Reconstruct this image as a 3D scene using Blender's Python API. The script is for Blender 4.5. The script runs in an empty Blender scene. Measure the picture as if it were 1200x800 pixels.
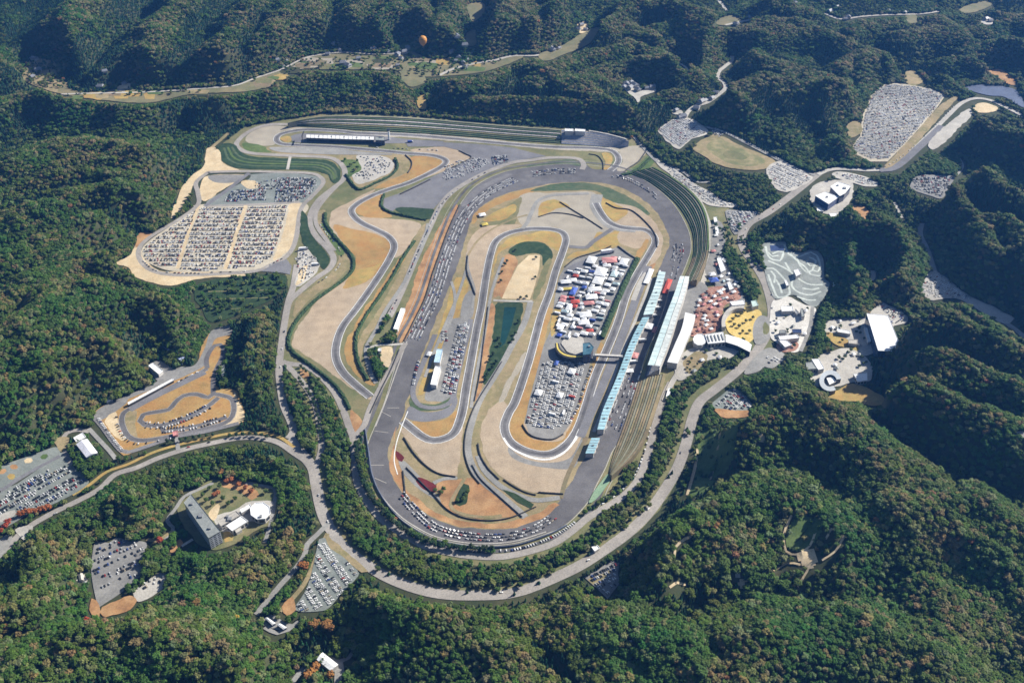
import bpy, bmesh, math, random
import numpy as np
from mathutils import Vector
from mathutils.geometry import tessellate_polygon

random.seed(7)
rng = np.random.default_rng(11)
R = math.radians
scene = bpy.context.scene
COL = scene.collection

# ------------------------------------------------------------------ camera
CAM_H, PITCH = 1000.0, R(38.0)
cam_data = bpy.data.cameras.new("camera")
cam_data.sensor_width = 36.0
cam_data.lens = 36.0
cam_data.clip_start = 1.0
cam_data.clip_end = 40000.0
cam = bpy.data.objects.new("camera", cam_data)
cam.location = (0, 0, CAM_H)
cam.rotation_euler = (math.pi / 2 - PITCH, 0, 0)
COL.objects.link(cam)
scene.camera = cam

# ------------------------------------------------------------------ light
SUN_EL, SUN_AZ = R(34.0), R(60.0)          # azimuth clockwise from +Y: far right of the picture
sun_data = bpy.data.lights.new("sun", 'SUN')
sun_data.energy = 5.0
sun_data.angle = R(0.53)
sun_data.color = (1.0, 0.94, 0.83)
sun = bpy.data.objects.new("sun", sun_data)
sv = Vector((math.sin(SUN_AZ) * math.cos(SUN_EL), math.cos(SUN_AZ) * math.cos(SUN_EL), math.sin(SUN_EL)))
sun.rotation_euler = sv.to_track_quat('Z', 'Y').to_euler()
sun.location = sv * 3000
COL.objects.link(sun)
world = bpy.data.worlds.new("World")
scene.world = world
world.use_nodes = True
wn = world.node_tree
sky = wn.nodes.new('ShaderNodeTexSky')
sky.sky_type = 'NISHITA'
sky.sun_disc = False
sky.sun_elevation = SUN_EL
sky.sun_rotation = SUN_AZ
sky.altitude = 300
wn.links.new(sky.outputs[0], wn.nodes['Background'].inputs[0])
wn.nodes['Background'].inputs[1].default_value = 0.05
scene.view_settings.view_transform = 'Standard'
scene.view_settings.look = 'None'
scene.view_settings.gamma = 1.0
scene.view_settings.use_curve_mapping = False
scene.view_settings.exposure = 0.95
cy = scene.cycles
cy.use_denoising = True
cy.denoiser = 'OPENIMAGEDENOISE'
cy.max_bounces = 6
cy.diffuse_bounces = 2
cy.volume_bounces = 0
cy.filter_width = 1.6
cy.sample_clamp_indirect = 4.0

# ------------------------------------------------------------------ helpers
def P(u, v, z=0.0):
    """the world point at height z that is seen at photograph position (u, v)"""
    dx, dy = (u - 600.0) / 1200.0, (400.0 - v) / 1200.0
    c, s = math.cos(PITCH), math.sin(PITCH)
    d = (dx, c + dy * s, -s + dy * c)
    t = (z - CAM_H) / d[2]
    return Vector((d[0] * t, d[1] * t, z))

def mpp(v):
    return CAM_H / (1200 * math.sin(PITCH) + (v - 400) * math.cos(PITCH))

def W(pts, z=0.0):
    return [P(u, v, z) for u, v in pts]

def smooth_line(pts, step=6.0, closed=False):
    """Catmull-Rom through 2D world points, resampled"""
    p = [np.array((q[0], q[1])) for q in pts]
    n = len(p)
    out = []
    rngi = range(n) if closed else range(n - 1)
    for i in rngi:
        p0 = p[(i - 1) % n] if (closed or i > 0) else 2 * p[0] - p[1]
        p1, p2 = p[i], p[(i + 1) % n]
        p3 = p[(i + 2) % n] if (closed or i + 2 < n) else 2 * p[-1] - p[-2]
        k = max(1, int(np.linalg.norm(p2 - p1) / step))
        k = min(k, 40)
        for j in range(k):
            t = j / k
            out.append(0.5 * ((2 * p1) + (-p0 + p2) * t + (2 * p0 - 5 * p1 + 4 * p2 - p3) * t * t + (-p0 + 3 * p1 - 3 * p2 + p3) * t ** 3))
    if not closed:
        out.append(p[-1])
    return np.array(out)

def new_mesh_obj(name, verts, faces, mats, parent=None, mat_idx=None, smooth=False):
    me = bpy.data.meshes.new(name)
    me.from_pydata([tuple(v) for v in verts], [], [tuple(f) for f in faces])
    for m in (mats if isinstance(mats, (list, tuple)) else [mats]):
        me.materials.append(m)
    if mat_idx is not None:
        me.polygons.foreach_set('material_index', np.asarray(mat_idx, dtype=np.int32))
    if smooth:
        me.polygons.foreach_set('use_smooth', np.ones(len(me.polygons), dtype=bool))
    me.update()
    o = bpy.data.objects.new(name, me)
    COL.objects.link(o)
    if parent is not None:
        o.parent = parent
    return o

def tag(o, label=None, cat=None, group=None, kind=None):
    if label: o['label'] = label
    if cat: o['category'] = cat
    if group: o['group'] = group
    if kind: o['kind'] = kind
    return o

def empty(name, loc, rz=0.0, label=None, cat=None, group=None):
    o = bpy.data.objects.new(name, None)
    o.empty_display_size = 2
    o.location = loc
    o.rotation_euler = (0, 0, rz)
    COL.objects.link(o)
    return tag(o, label, cat, group)

class MB:
    """collects boxes, prisms and tubes into one mesh"""
    def __init__(self):
        self.v, self.f, self.m = [], [], []
    def poly(self, verts, faces, mi=0):
        b = len(self.v)
        self.v += [tuple(q) for q in verts]
        self.f += [tuple(i + b for i in f) for f in faces]
        self.m += [mi] * len(faces)
        return self
    def box(self, x0, x1, y0, y1, z0, z1, mi=0):
        return self.poly([(x0, y0, z0), (x1, y0, z0), (x1, y1, z0), (x0, y1, z0), (x0, y0, z1), (x1, y0, z1), (x1, y1, z1), (x0, y1, z1)],
                         [(0, 3, 2, 1), (4, 5, 6, 7), (0, 1, 5, 4), (1, 2, 6, 5), (2, 3, 7, 6), (3, 0, 4, 7)], mi)
    def frustum(self, a, b, z0, z1, mi=0):
        (x0, x1, y0, y1), (p0, p1, q0, q1) = a, b
        return self.poly([(x0, y0, z0), (x1, y0, z0), (x1, y1, z0), (x0, y1, z0), (p0, q0, z1), (p1, q0, z1), (p1, q1, z1), (p0, q1, z1)],
                         [(0, 3, 2, 1), (4, 5, 6, 7), (0, 1, 5, 4), (1, 2, 6, 5), (2, 3, 7, 6), (3, 0, 4, 7)], mi)
    def prism(self, pts, z0, z1, mi=0, cap=True):
        n = len(pts)
        a = sum(pts[i][0] * pts[(i + 1) % n][1] - pts[(i + 1) % n][0] * pts[i][1] for i in range(n))
        if a < 0: pts = pts[::-1]
        vs = [(p[0], p[1], z0) for p in pts] + [(p[0], p[1], z1) for p in pts]
        fs = [(i, (i + 1) % n, n + (i + 1) % n, n + i) for i in range(n)]
        if cap:
            tris = tessellate_polygon([[Vector((p[0], p[1], 0)) for p in pts]])
            for t in tris:
                q = [pts[i] for i in t]
                s = (q[1][0] - q[0][0]) * (q[2][1] - q[0][1]) - (q[2][0] - q[0][0]) * (q[1][1] - q[0][1])
                t = t if s > 0 else t[::-1]
                fs.append(tuple(n + i for i in t))
        return self.poly(vs, fs, mi)
    def cyl(self, x, y, r, z0, z1, n=10, mi=0, r1=None):
        r1 = r if r1 is None else r1
        vs = [(x + r * math.cos(2 * math.pi * i / n), y + r * math.sin(2 * math.pi * i / n), z0) for i in range(n)]
        vs += [(x + r1 * math.cos(2 * math.pi * i / n), y + r1 * math.sin(2 * math.pi * i / n), z1) for i in range(n)]
        return self.poly(vs, [(i, (i + 1) % n, n + (i + 1) % n, n + i) for i in range(n)] + [tuple(range(n, 2 * n))], mi)
    def wheel(self, x, y, z, r, w, mi=0, n=8):
        vs = [(x + r * math.cos(2 * math.pi * i / n), y - w / 2, z + r * math.sin(2 * math.pi * i / n)) for i in range(n)]
        vs += [(a, y + w / 2, c) for a, b, c in vs]
        return self.poly(vs, [(i, (i + 1) % n, n + (i + 1) % n, n + i) for i in range(n)] + [tuple(range(n))[::-1], tuple(range(n, 2 * n))], mi)
    def build(self, name, mats, parent=None):
        return new_mesh_obj(name, self.v, self.f, mats, parent, self.m)

def copy_tree(o, parent=None):
    c = o.copy()
    COL.objects.link(c)
    if parent is not None: c.parent = parent
    for ch in list(o.children):
        copy_tree(ch, c)
    return c

def vnoise(x, y, wl, seed):
    """smooth gradient noise, about -1..1"""
    r = np.random.default_rng(seed)
    g = r.normal(size=(256, 256, 2)); g /= np.linalg.norm(g, axis=2, keepdims=True)
    fx, fy = x / wl, y / wl
    ix, iy = np.floor(fx).astype(int), np.floor(fy).astype(int)
    tx, ty = fx - ix, fy - iy
    def d(a, b):
        q = g[(iy + b) % 256, (ix + a) % 256]
        return q[..., 0] * (tx - a) + q[..., 1] * (ty - b)
    sx, sy = tx * tx * tx * (tx * (tx * 6 - 15) + 10), ty * ty * ty * (ty * (ty * 6 - 15) + 10)
    return 1.5 * ((d(0, 0) * (1 - sx) + d(1, 0) * sx) * (1 - sy) + (d(0, 1) * (1 - sx) + d(1, 1) * sx) * sy)

# ------------------------------------------------------------------ materials
MATS = {}
def mat(name, c1, c2=None, scale=0.02, rough=0.9, detail=5.0, c3=None, scale3=0.3, amt3=0.5, spec=0.2, metal=0.0, stretch=None, sharp=0.0):
    """procedural surface: two colours mixed by world-space noise, a third finer mottling"""
    if name in MATS: return MATS[name]
    m = bpy.data.materials.new(name)
    m.use_nodes = True
    nt = m.node_tree
    b = nt.nodes['Principled BSDF']
    b.inputs['Roughness'].default_value = rough
    b.inputs['Specular IOR Level'].default_value = spec
    b.inputs['Metallic'].default_value = metal
    c2 = c2 or tuple(x * 0.8 for x in c1)
    g = nt.nodes.new('ShaderNodeNewGeometry')
    vec = g.outputs['Position']
    if stretch:
        mp = nt.nodes.new('ShaderNodeMapping')
        mp.inputs['Rotation'].default_value = (0, 0, stretch[0])
        mp.inputs['Scale'].default_value = (stretch[1], stretch[2], 1)
        nt.links.new(vec, mp.inputs[0]); vec = mp.outputs[0]
    n = nt.nodes.new('ShaderNodeTexNoise')
    n.inputs['Scale'].default_value = scale
    n.inputs['Detail'].default_value = detail
    n.inputs['Roughness'].default_value = 0.6
    nt.links.new(vec, n.inputs['Vector'])
    rmp = nt.nodes.new('ShaderNodeMapRange')
    rmp.inputs['From Min'].default_value = 0.35 + sharp
    rmp.inputs['From Max'].default_value = 0.65 - sharp
    nt.links.new(n.outputs[0], rmp.inputs[0])
    mx = nt.nodes.new('ShaderNodeMix'); mx.data_type = 'RGBA'
    mx.inputs[6].default_value = (*c1, 1); mx.inputs[7].default_value = (*c2, 1)
    nt.links.new(rmp.outputs[0], mx.inputs[0])
    out = mx.outputs[2]
    if c3:
        n3 = nt.nodes.new('ShaderNodeTexNoise')
        n3.inputs['Scale'].default_value = scale3
        n3.inputs['Detail'].default_value = 3.0
        nt.links.new(vec, n3.inputs['Vector'])
        r3 = nt.nodes.new('ShaderNodeMapRange')
        r3.inputs['From Min'].default_value = 0.45; r3.inputs['From Max'].default_value = 0.7
        r3.inputs['To Max'].default_value = amt3
        nt.links.new(n3.outputs[0], r3.inputs[0])
        m3 = nt.nodes.new('ShaderNodeMix'); m3.data_type = 'RGBA'
        m3.inputs[7].default_value = (*c3, 1)
        nt.links.new(r3.outputs[0], m3.inputs[0]); nt.links.new(out, m3.inputs[6])
        out = m3.outputs[2]
    # broad tonal drift and fine grain
    for sc, lo, hi in ((0.006, 0.86, 1.12), (0.05, 0.9, 1.1), (0.55, 0.82, 1.16)):
        q = nt.nodes.new('ShaderNodeTexNoise'); q.inputs['Scale'].default_value = sc; q.inputs['Detail'].default_value = 4
        nt.links.new(g.outputs['Position'], q.inputs['Vector'])
        k = nt.nodes.new('ShaderNodeMapRange')
        k.inputs['From Min'].default_value = 0.32; k.inputs['From Max'].default_value = 0.68
        k.inputs['To Min'].default_value = lo; k.inputs['To Max'].default_value = hi
        nt.links.new(q.outputs[0], k.inputs[0])
        sv_ = nt.nodes.new('ShaderNodeVectorMath'); sv_.operation = 'SCALE'
        nt.links.new(out, sv_.inputs[0]); nt.links.new(k.outputs[0], sv_.inputs['Scale'])
        out = sv_.outputs[0]
    nt.links.new(out, b.inputs['Base Color'])
    MATS[name] = m
    return m

def leaf_mat(name, source):
    """foliage: colour per tree (instance attribute or object colour) with leaf mottling"""
    m = bpy.data.materials.new(name); m.use_nodes = True
    nt = m.node_tree; b = nt.nodes['Principled BSDF']
    b.inputs['Roughness'].default_value = 0.75
    b.inputs['Specular IOR Level'].default_value = 0.15
    if source == 'instance':
        a = nt.nodes.new('ShaderNodeAttribute'); a.attribute_type = 'INSTANCER'; a.attribute_name = 'tint'
        colr = a.outputs['Color']
    else:
        a = nt.nodes.new('ShaderNodeObjectInfo'); colr = a.outputs['Color']
    g = nt.nodes.new('ShaderNodeNewGeometry')
    n = nt.nodes.new('ShaderNodeTexNoise'); n.inputs['Scale'].default_value = 0.45; n.inputs['Detail'].default_value = 3
    nt.links.new(g.outputs['Position'], n.inputs['Vector'])
    r = nt.nodes.new('ShaderNodeMapRange')
    r.inputs['From Min'].default_value = 0.3; r.inputs['From Max'].default_value = 0.7
    r.inputs['To Min'].default_value = 0.72; r.inputs['To Max'].default_value = 1.3
    nt.links.new(n.outputs[0], r.inputs[0])
    mx = nt.nodes.new('ShaderNodeVectorMath'); mx.operation = 'SCALE'
    nt.links.new(colr, mx.inputs[0]); nt.links.new(r.outputs[0], mx.inputs['Scale'])
    nt.links.new(mx.outputs[0], b.inputs['Base Color'])
    return m

M_ASPH = mat('track_asphalt', (0.155, 0.151, 0.157), (0.20, 0.195, 0.20), 0.02, c3=(0.12, 0.117, 0.122), scale3=0.15)
M_OVAL = mat('oval_asphalt', (0.105, 0.101, 0.106), (0.142, 0.138, 0.143), 0.012, c3=(0.08, 0.077, 0.082), scale3=0.07)
M_PAD = mat('pad_asphalt', (0.155, 0.154, 0.168), (0.195, 0.194, 0.207), 0.02, c3=(0.125, 0.125, 0.138), scale3=0.1)
M_LOT = mat('lot_asphalt', (0.185, 0.183, 0.18), (0.25, 0.245, 0.235), 0.02, c3=(0.145, 0.145, 0.143), scale3=0.12)
M_LOTG = mat('lot_greenish_asphalt', (0.17, 0.195, 0.185), (0.23, 0.25, 0.235), 0.03, c3=(0.14, 0.15, 0.14), scale3=0.1)
M_ROAD = mat('road_concrete', (0.27, 0.25, 0.23), (0.33, 0.305, 0.28), 0.015, c3=(0.22, 0.205, 0.19), scale3=0.2)
M_ROADG = mat('grey_road', (0.235, 0.232, 0.222), (0.30, 0.295, 0.28), 0.02, c3=(0.19, 0.188, 0.18), scale3=0.2)
M_GRAV = mat('gravel_bed', (0.41, 0.32, 0.225), (0.35, 0.285, 0.21), 0.012, c3=(0.30, 0.235, 0.165), scale3=0.06, amt3=0.6)
M_GRAVG = mat('grey_gravel', (0.37, 0.33, 0.265), (0.32, 0.29, 0.24), 0.012, c3=(0.27, 0.25, 0.20), scale3=0.1)
M_ORNG = mat('dry_grass', (0.36, 0.195, 0.07), (0.37, 0.25, 0.10), 0.035, c3=(0.22, 0.15, 0.06), scale3=0.05, amt3=0.85)
M_YELL = mat('yellow_grass', (0.40, 0.285, 0.095), (0.33, 0.205, 0.075), 0.03, c3=(0.27, 0.24, 0.085), scale3=0.09, amt3=0.8)
M_TAN = mat('tan_verge', (0.30, 0.235, 0.135), (0.18, 0.165, 0.08), 0.025, c3=(0.35, 0.27, 0.165), scale3=0.09, amt3=0.7)
M_OLIVE = mat('olive_verge', (0.12, 0.135, 0.06), (0.22, 0.19, 0.10), 0.02, c3=(0.08, 0.105, 0.045), scale3=0.1)
M_GRASS = mat('green_grass', (0.07, 0.12, 0.035), (0.11, 0.15, 0.05), 0.02, c3=(0.05, 0.085, 0.03), scale3=0.15)
M_DGRASS = mat('dark_turf', (0.016, 0.040, 0.016), (0.028, 0.056, 0.022), 0.03, c3=(0.06, 0.085, 0.04), scale3=0.12)
M_TERR = mat('terrace_turf', (0.045, 0.085, 0.04), (0.085, 0.115, 0.06), 0.02, c3=(0.14, 0.14, 0.085), scale3=0.12)
M_TERB = mat('terrace_brown', (0.19, 0.14, 0.09), (0.14, 0.135, 0.075), 0.02, c3=(0.27, 0.2, 0.13), scale3=0.12)
M_SAND = mat('pale_sand', (0.56, 0.45, 0.29), (0.47, 0.36, 0.22), 0.02, c3=(0.60, 0.52, 0.37), scale3=0.08)
M_SOIL = mat('orange_soil', (0.36, 0.19, 0.085), (0.42, 0.26, 0.13), 0.035, c3=(0.22, 0.12, 0.06), scale3=0.045, amt3=0.8)
M_CONC = mat('pale_concrete', (0.45, 0.43, 0.39), (0.38, 0.36, 0.33), 0.03, c3=(0.31, 0.295, 0.27), scale3=0.2)
M_WHITE = mat('white_paint', (0.80, 0.80, 0.78), (0.74, 0.74, 0.73), 0.1, rough=0.5)
M_ROOFW = mat('white_roof', (0.82, 0.82, 0.82), (0.74, 0.75, 0.76), 0.05, rough=0.45, c3=(0.66, 0.67, 0.68), scale3=0.2, amt3=0.3)
M_STANDR = mat('stand_roof', (0.56, 0.60, 0.60), (0.48, 0.52, 0.52), 0.06, rough=0.5, c3=(0.40, 0.43, 0.43), scale3=0.15)
M_CYAN = mat('pale_cyan_roof', (0.45, 0.58, 0.60), (0.52, 0.64, 0.65), 0.05, rough=0.4, c3=(0.38, 0.49, 0.51), scale3=0.2)
M_BLUER = mat('sky_blue_roof', (0.27, 0.46, 0.53), (0.34, 0.53, 0.60), 0.05, rough=0.45, c3=(0.2, 0.35, 0.41), scale3=0.2)
M_GREYR = mat('grey_roof', (0.22, 0.24, 0.24), (0.28, 0.30, 0.29), 0.06, rough=0.6, c3=(0.17, 0.18, 0.18), scale3=0.2)
M_WALL = mat('pale_wall', (0.52, 0.50, 0.47), (0.46, 0.44, 0.42), 0.1)
M_NAVY = mat('navy_glass', (0.03, 0.05, 0.12), (0.05, 0.07, 0.15), 0.1, rough=0.2, spec=0.5)
M_GLASS = mat('dark_glass', (0.02, 0.03, 0.04), (0.04, 0.05, 0.06), 0.2, rough=0.12, spec=0.5)
M_DARK = mat('dark_panel', (0.03, 0.03, 0.032), (0.05, 0.05, 0.05), 0.2, rough=0.6)
M_STEEL = mat('grey_steel', (0.33, 0.34, 0.35), (0.27, 0.28, 0.29), 0.3, rough=0.45, metal=0.3)
M_SEAT = mat('blue_grey_seats', (0.20, 0.23, 0.32), (0.28, 0.30, 0.37), 0.12, c3=(0.42, 0.42, 0.46), scale3=0.25)
M_CROWD = mat('crowded_seats', (0.24, 0.24, 0.24), (0.36, 0.33, 0.30), 0.15, c3=(0.55, 0.52, 0.48), scale3=0.4, amt3=0.8)
M_BRICK = mat('red_brown_paving', (0.26, 0.12, 0.09), (0.34, 0.18, 0.13), 0.03, c3=(0.44, 0.32, 0.27), scale3=0.15, amt3=0.7)
M_RED = mat('red_canvas', (0.48, 0.08, 0.06), (0.40, 0.07, 0.05), 0.1, rough=0.7)
M_PINK = mat('faded_red_canvas', (0.55, 0.25, 0.24), (0.47, 0.20, 0.19), 0.1, rough=0.7)
M_BLUE = mat('blue_canvas', (0.05, 0.10, 0.42), (0.07, 0.12, 0.36), 0.1, rough=0.7)
M_YELC = mat('yellow_canvas', (0.62, 0.50, 0.12), (0.55, 0.43, 0.10), 0.1, rough=0.7)
M_MAROON = mat('maroon_bank', (0.10, 0.014, 0.016), (0.14, 0.02, 0.022), 0.05)
M_TYRE = mat('tyre_rubber', (0.018, 0.018, 0.018), (0.025, 0.025, 0.025), 0.5)
M_BARK = mat('bark', (0.09, 0.065, 0.045), (0.06, 0.045, 0.03), 0.6)
M_HEDGE = mat('hedge_leaf', (0.022, 0.05, 0.02), (0.04, 0.075, 0.03), 0.15, c3=(0.06, 0.09, 0.035), scale3=0.6)
M_FIELD = mat('stubble_field', (0.21, 0.18, 0.10), (0.14, 0.14, 0.075), 0.02, c3=(0.10, 0.125, 0.06), scale3=0.03)
M_WATER = mat('green_water', (0.007, 0.036, 0.032), (0.012, 0.05, 0.042), 0.02, rough=0.15, spec=0.5)
M_LAKE = mat('lake_water', (0.11, 0.13, 0.19), (0.13, 0.15, 0.21), 0.01, rough=0.25, spec=0.5)
M_FLOOR = mat('forest_floor', (0.035, 0.05, 0.02), (0.06, 0.06, 0.03), 0.02, c3=(0.02, 0.03, 0.012), scale3=0.1)
M_RUB = mat('rubbered_line', (0.085, 0.083, 0.087), (0.115, 0.112, 0.116), 0.05, c3=(0.2, 0.196, 0.2), scale3=0.03)
M_LOTT = mat('tan_lot_gravel', (0.50, 0.45, 0.36), (0.43, 0.385, 0.30), 0.03, c3=(0.34, 0.30, 0.23), scale3=0.1)
M_BRIGHT = mat('bright_paving', (0.62, 0.60, 0.56), (0.54, 0.52, 0.48), 0.04, c3=(0.44, 0.42, 0.39), scale3=0.12)
M_PLAZA = mat('plaza_gold', (0.58, 0.43, 0.14), (0.50, 0.36, 0.11), 0.05, c3=(0.62, 0.52, 0.25), scale3=0.15)
M_PARKG = mat('course_ground', (0.21, 0.235, 0.225), (0.28, 0.30, 0.29), 0.05, c3=(0.15, 0.165, 0.16), scale3=0.2)
M_TEA = mat('tea_bushes', (0.018, 0.042, 0.016), (0.03, 0.06, 0.022), 0.1, c3=(0.05, 0.08, 0.03), scale3=0.3)
M_LEAF_I = leaf_mat('forest_leaves', 'instance')
M_LEAF_O = leaf_mat('tree_leaves', 'object')

NATURAL = (M_GRAV, M_GRAVG, M_ORNG, M_YELL, M_TAN, M_OLIVE, M_GRASS, M_DGRASS, M_TERR, M_SAND, M_SOIL, M_CONC, M_FIELD, M_FLOOR)
# ------------------------------------------------------------------ rasters of what lies where (world metres)
GX0, GX1, GY0, GY1, GS = -2200.0, 2200.0, 480.0, 3400.0, 4.0
NX, NY = int((GX1 - GX0) / GS), int((GY1 - GY0) / GS)
XC = GX0 + (np.arange(NX) + 0.5) * GS
YC = GY0 + (np.arange(NY) + 0.5) * GS
CLEAR = np.zeros((NY, NX), bool)      # no trees
FLAT = np.zeros((NY, NX), bool)       # levelled ground
ZTOP = np.zeros((NY, NX), np.float32) # top of the sheets laid on the level ground

def raster_poly(poly):
    poly = np.asarray([(p[0], p[1]) for p in poly])
    i0 = max(0, int((poly[:, 0].min() - GX0) / GS) - 1); i1 = min(NX, int((poly[:, 0].max() - GX0) / GS) + 2)
    j0 = max(0, int((poly[:, 1].min() - GY0) / GS) - 1); j1 = min(NY, int((poly[:, 1].max() - GY0) / GS) + 2)
    if i1 <= i0 or j1 <= j0: return None
    xs, ys = np.meshgrid(XC[i0:i1], YC[j0:j1])
    return (slice(j0, j1), slice(i0, i1)), inside(poly, xs, ys)

def inside(poly, xs, ys):
    poly = np.asarray([(p[0], p[1]) for p in poly])
    res = np.zeros(xs.shape, bool)
    n = len(poly)
    for k in range(n):
        x1, y1 = poly[k]; x2, y2 = poly[(k + 1) % n]
        if y1 == y2: continue
        c = ((y1 > ys) != (y2 > ys)) & (xs < (x2 - x1) * (ys - y1) / (y2 - y1) + x1)
        res ^= c
    return res

def mark(poly, clear=True, flat=True, z=None):
    r = raster_poly(poly)
    if r is None: return
    sl, m = r
    if clear is not None: CLEAR[sl][m] = clear
    if flat: FLAT[sl][m] = True
    if z is not None: ZTOP[sl][m] = z

def gz(x, y):
    i, j = int((x - GX0) / GS), int((y - GY0) / GS)
    if 0 <= i < NX and 0 <= j < NY: return float(ZTOP[j, i])
    return 0.0

SHEET = [0.02]
def next_z():
    SHEET[0] += 0.004
    return SHEET[0]

DRAPED = []
DRAPE_NAMES = ('dirt_path', 'bare_patch', 'clearing', 'scree', 'hill_path')
def area(name, px, m, clear=True, flat=True, smooth=True, world=False, z=None, closed_step=5.0):
    """one flat sheet of ground with a traced outline"""
    pts = px if world else W(px)
    line = smooth_line(pts, closed_step, True) if smooth else np.array([(p[0], p[1]) for p in pts])
    z = next_z() if z is None else z
    if smooth and m in NATURAL:      # grass, gravel and soil do not end on a ruled line
        line = line + 2.2 * np.stack([vnoise(line[:, 0], line[:, 1], 22, 71), vnoise(line[:, 0], line[:, 1], 22, 72)], 1) + 1.0 * np.stack([vnoise(line[:, 0], line[:, 1], 7, 73), vnoise(line[:, 0], line[:, 1], 7, 74)], 1)
    if name in DRAPE_NAMES:
        g = 3.0
        x0, y0 = line.min(0); x1, y1 = line.max(0)
        qx, qy = np.meshgrid(np.arange(x0, x1 + g, g), np.arange(y0, y1 + g, g))
        r = qx.shape[1]; vs = list(zip(qx.ravel(), qy.ravel(), [z] * qx.size))
        ins = inside(line, qx[:-1, :-1] + g / 2, qy[:-1, :-1] + g / 2)
        fs = [(j * r + i, j * r + i + 1, (j + 1) * r + i + 1, (j + 1) * r + i) for j, i in zip(*np.nonzero(ins))]
        used = sorted({k for f in fs for k in f}); ix = {k: n for n, k in enumerate(used)}
        o = new_mesh_obj(name, [vs[k] for k in used], [tuple(ix[k] for k in f) for f in fs], m)
        o['kind'] = 'structure'; DRAPED.append(o)
        mark(line, clear, False, None)
        return o
    v3 = [Vector((p[0], p[1], 0)) for p in line]
    tris = tessellate_polygon([v3])
    faces = []
    for t in tris:
        a, b, c = (v3[i] for i in t)
        faces.append(t if (b - a).cross(c - a).z > 0 else t[::-1])
    o = new_mesh_obj(name, [(p[0], p[1], z) for p in line], faces, m)
    o['kind'] = 'structure'
    mark(line, clear, flat, z)
    return o

def offset_line(line, d):
    t = np.gradient(line, axis=0)
    t /= np.maximum(np.linalg.norm(t, axis=1)[:, None], 1e-6)
    nrm = np.stack([-t[:, 1], t[:, 0]], 1)
    d = np.asarray(d)
    return line + nrm * (d[:, None] if d.ndim else d)

def ribbon(name, line, d0, d1, m, z0, z1=None, kind='structure', close=False):
    a, b = offset_line(line, d0), offset_line(line, d1)
    z1 = z0 if z1 is None else z1
    n = len(line)
    vs = [(p[0], p[1], z0) for p in a] + [(p[0], p[1], z1) for p in b]
    fs = [(i, i + 1, n + i + 1, n + i)[::(1 if d0 > d1 else -1)][::-1] for i in range(n - 1)]
    o = new_mesh_obj(name, vs, fs, m)
    # make every face look up
    me = o.data
    if len(me.polygons) and me.polygons[0].normal.z < 0: me.flip_normals()
    if kind: o['kind'] = kind
    return o

def strip(name, px, width, m, clear=True, flat=True, edge=None, edge_w=0.7, world=False, step=7.0, kerb=False):
    """a road, path or track of even width along a traced centre line"""
    line = smooth_line(px if world else W(px), step)
    z = next_z()
    o = ribbon(name, line, width / 2, -width / 2, m, z)
    if name in DRAPE_NAMES: DRAPED.append(o); flat = False
    a, b = offset_line(line, width / 2 + 1.5), offset_line(line, -width / 2 - 1.5)
    for i in range(len(line) - 1):
        mark([a[i], a[i + 1], b[i + 1], b[i]], clear, flat, z)
    if edge:
        z2 = next_z()
        for s in (1, -1):
            ribbon('road_edge_line', line, s * (width / 2 - 0.3), s * (width / 2 - 0.3 - edge_w), edge, z2)
    return line
# ================================================================== THE GROUND
S_ = 'kind'
# --- the levelled circuit site, then the wooded belts inside it
area('circuit_verge', [(283,152),(300,146),(337,140),(375,134),(420,133),(480,136),(547,142),(600,147),(655,150),(712,157),(745,165),(765,180),
     (790,200),(822,222),(850,240),(862,262),(868,285),(885,310),(900,335),(908,365),(908,400),(880,428),(850,450),(820,478),(806,520),(795,560),
     (770,600),(735,632),(690,662),(640,684),(580,699),(520,698),(470,686),(425,660),(395,632),(378,598),(372,560),(368,530),(345,510),(330,470),(325,425),
     (332,370),(338,330),(330,312),(345,285),(348,240),(320,205),(280,203),(250,200),(255,176)], M_OLIVE)

BELTS = [
 [(333,436),(350,455),(362,480),(370,510),(368,536),(350,520),(343,500),(337,475)],
 [(360,438),(380,455),(396,485),(410,515),(413,550),(420,580),(437,610),(470,635),(510,654),(560,662),(610,660),(650,646),(682,628),(690,642),(650,668),
  (600,684),(550,687),(500,681),(450,661),(417,637),(394,605),(384,570),(381,520),(376,480)],
 [(425,510),(430,545),(436,572),(452,598),(480,622),(520,638),(560,645),(600,645),(640,633),(668,616),(700,588),(722,568),(738,545),(748,540),(738,566),
  (702,595),(672,614),(640,633),(600,645),(562,648),(510,640),(468,617),(440,590),(426,560),(421,520)],
 [(790,458),(812,440),(832,425),(846,430),(835,445),(810,462),(798,490),(788,525),(772,562),(748,597),(720,622),(690,642),(697,612),(728,587),(752,562),(766,530),(773,492),(783,462)],
 [(843,288),(858,290),(872,310),(886,335),(888,352),(876,352),(860,325),(848,303)],
 [(846,412),(868,400),(882,412),(872,425),(852,432),(842,424)],
 [(432,409),(442,406),(452,432),(444,447),(438,440)],
 [(448,398),(462,388),(472,398),(461,404),(446,402)],
 [(452,358),(466,338),(470,345),(458,372),(445,390),(443,384)],
]
for b in BELTS:
    area('wood_floor', b, M_FLOOR, clear=False)

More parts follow.
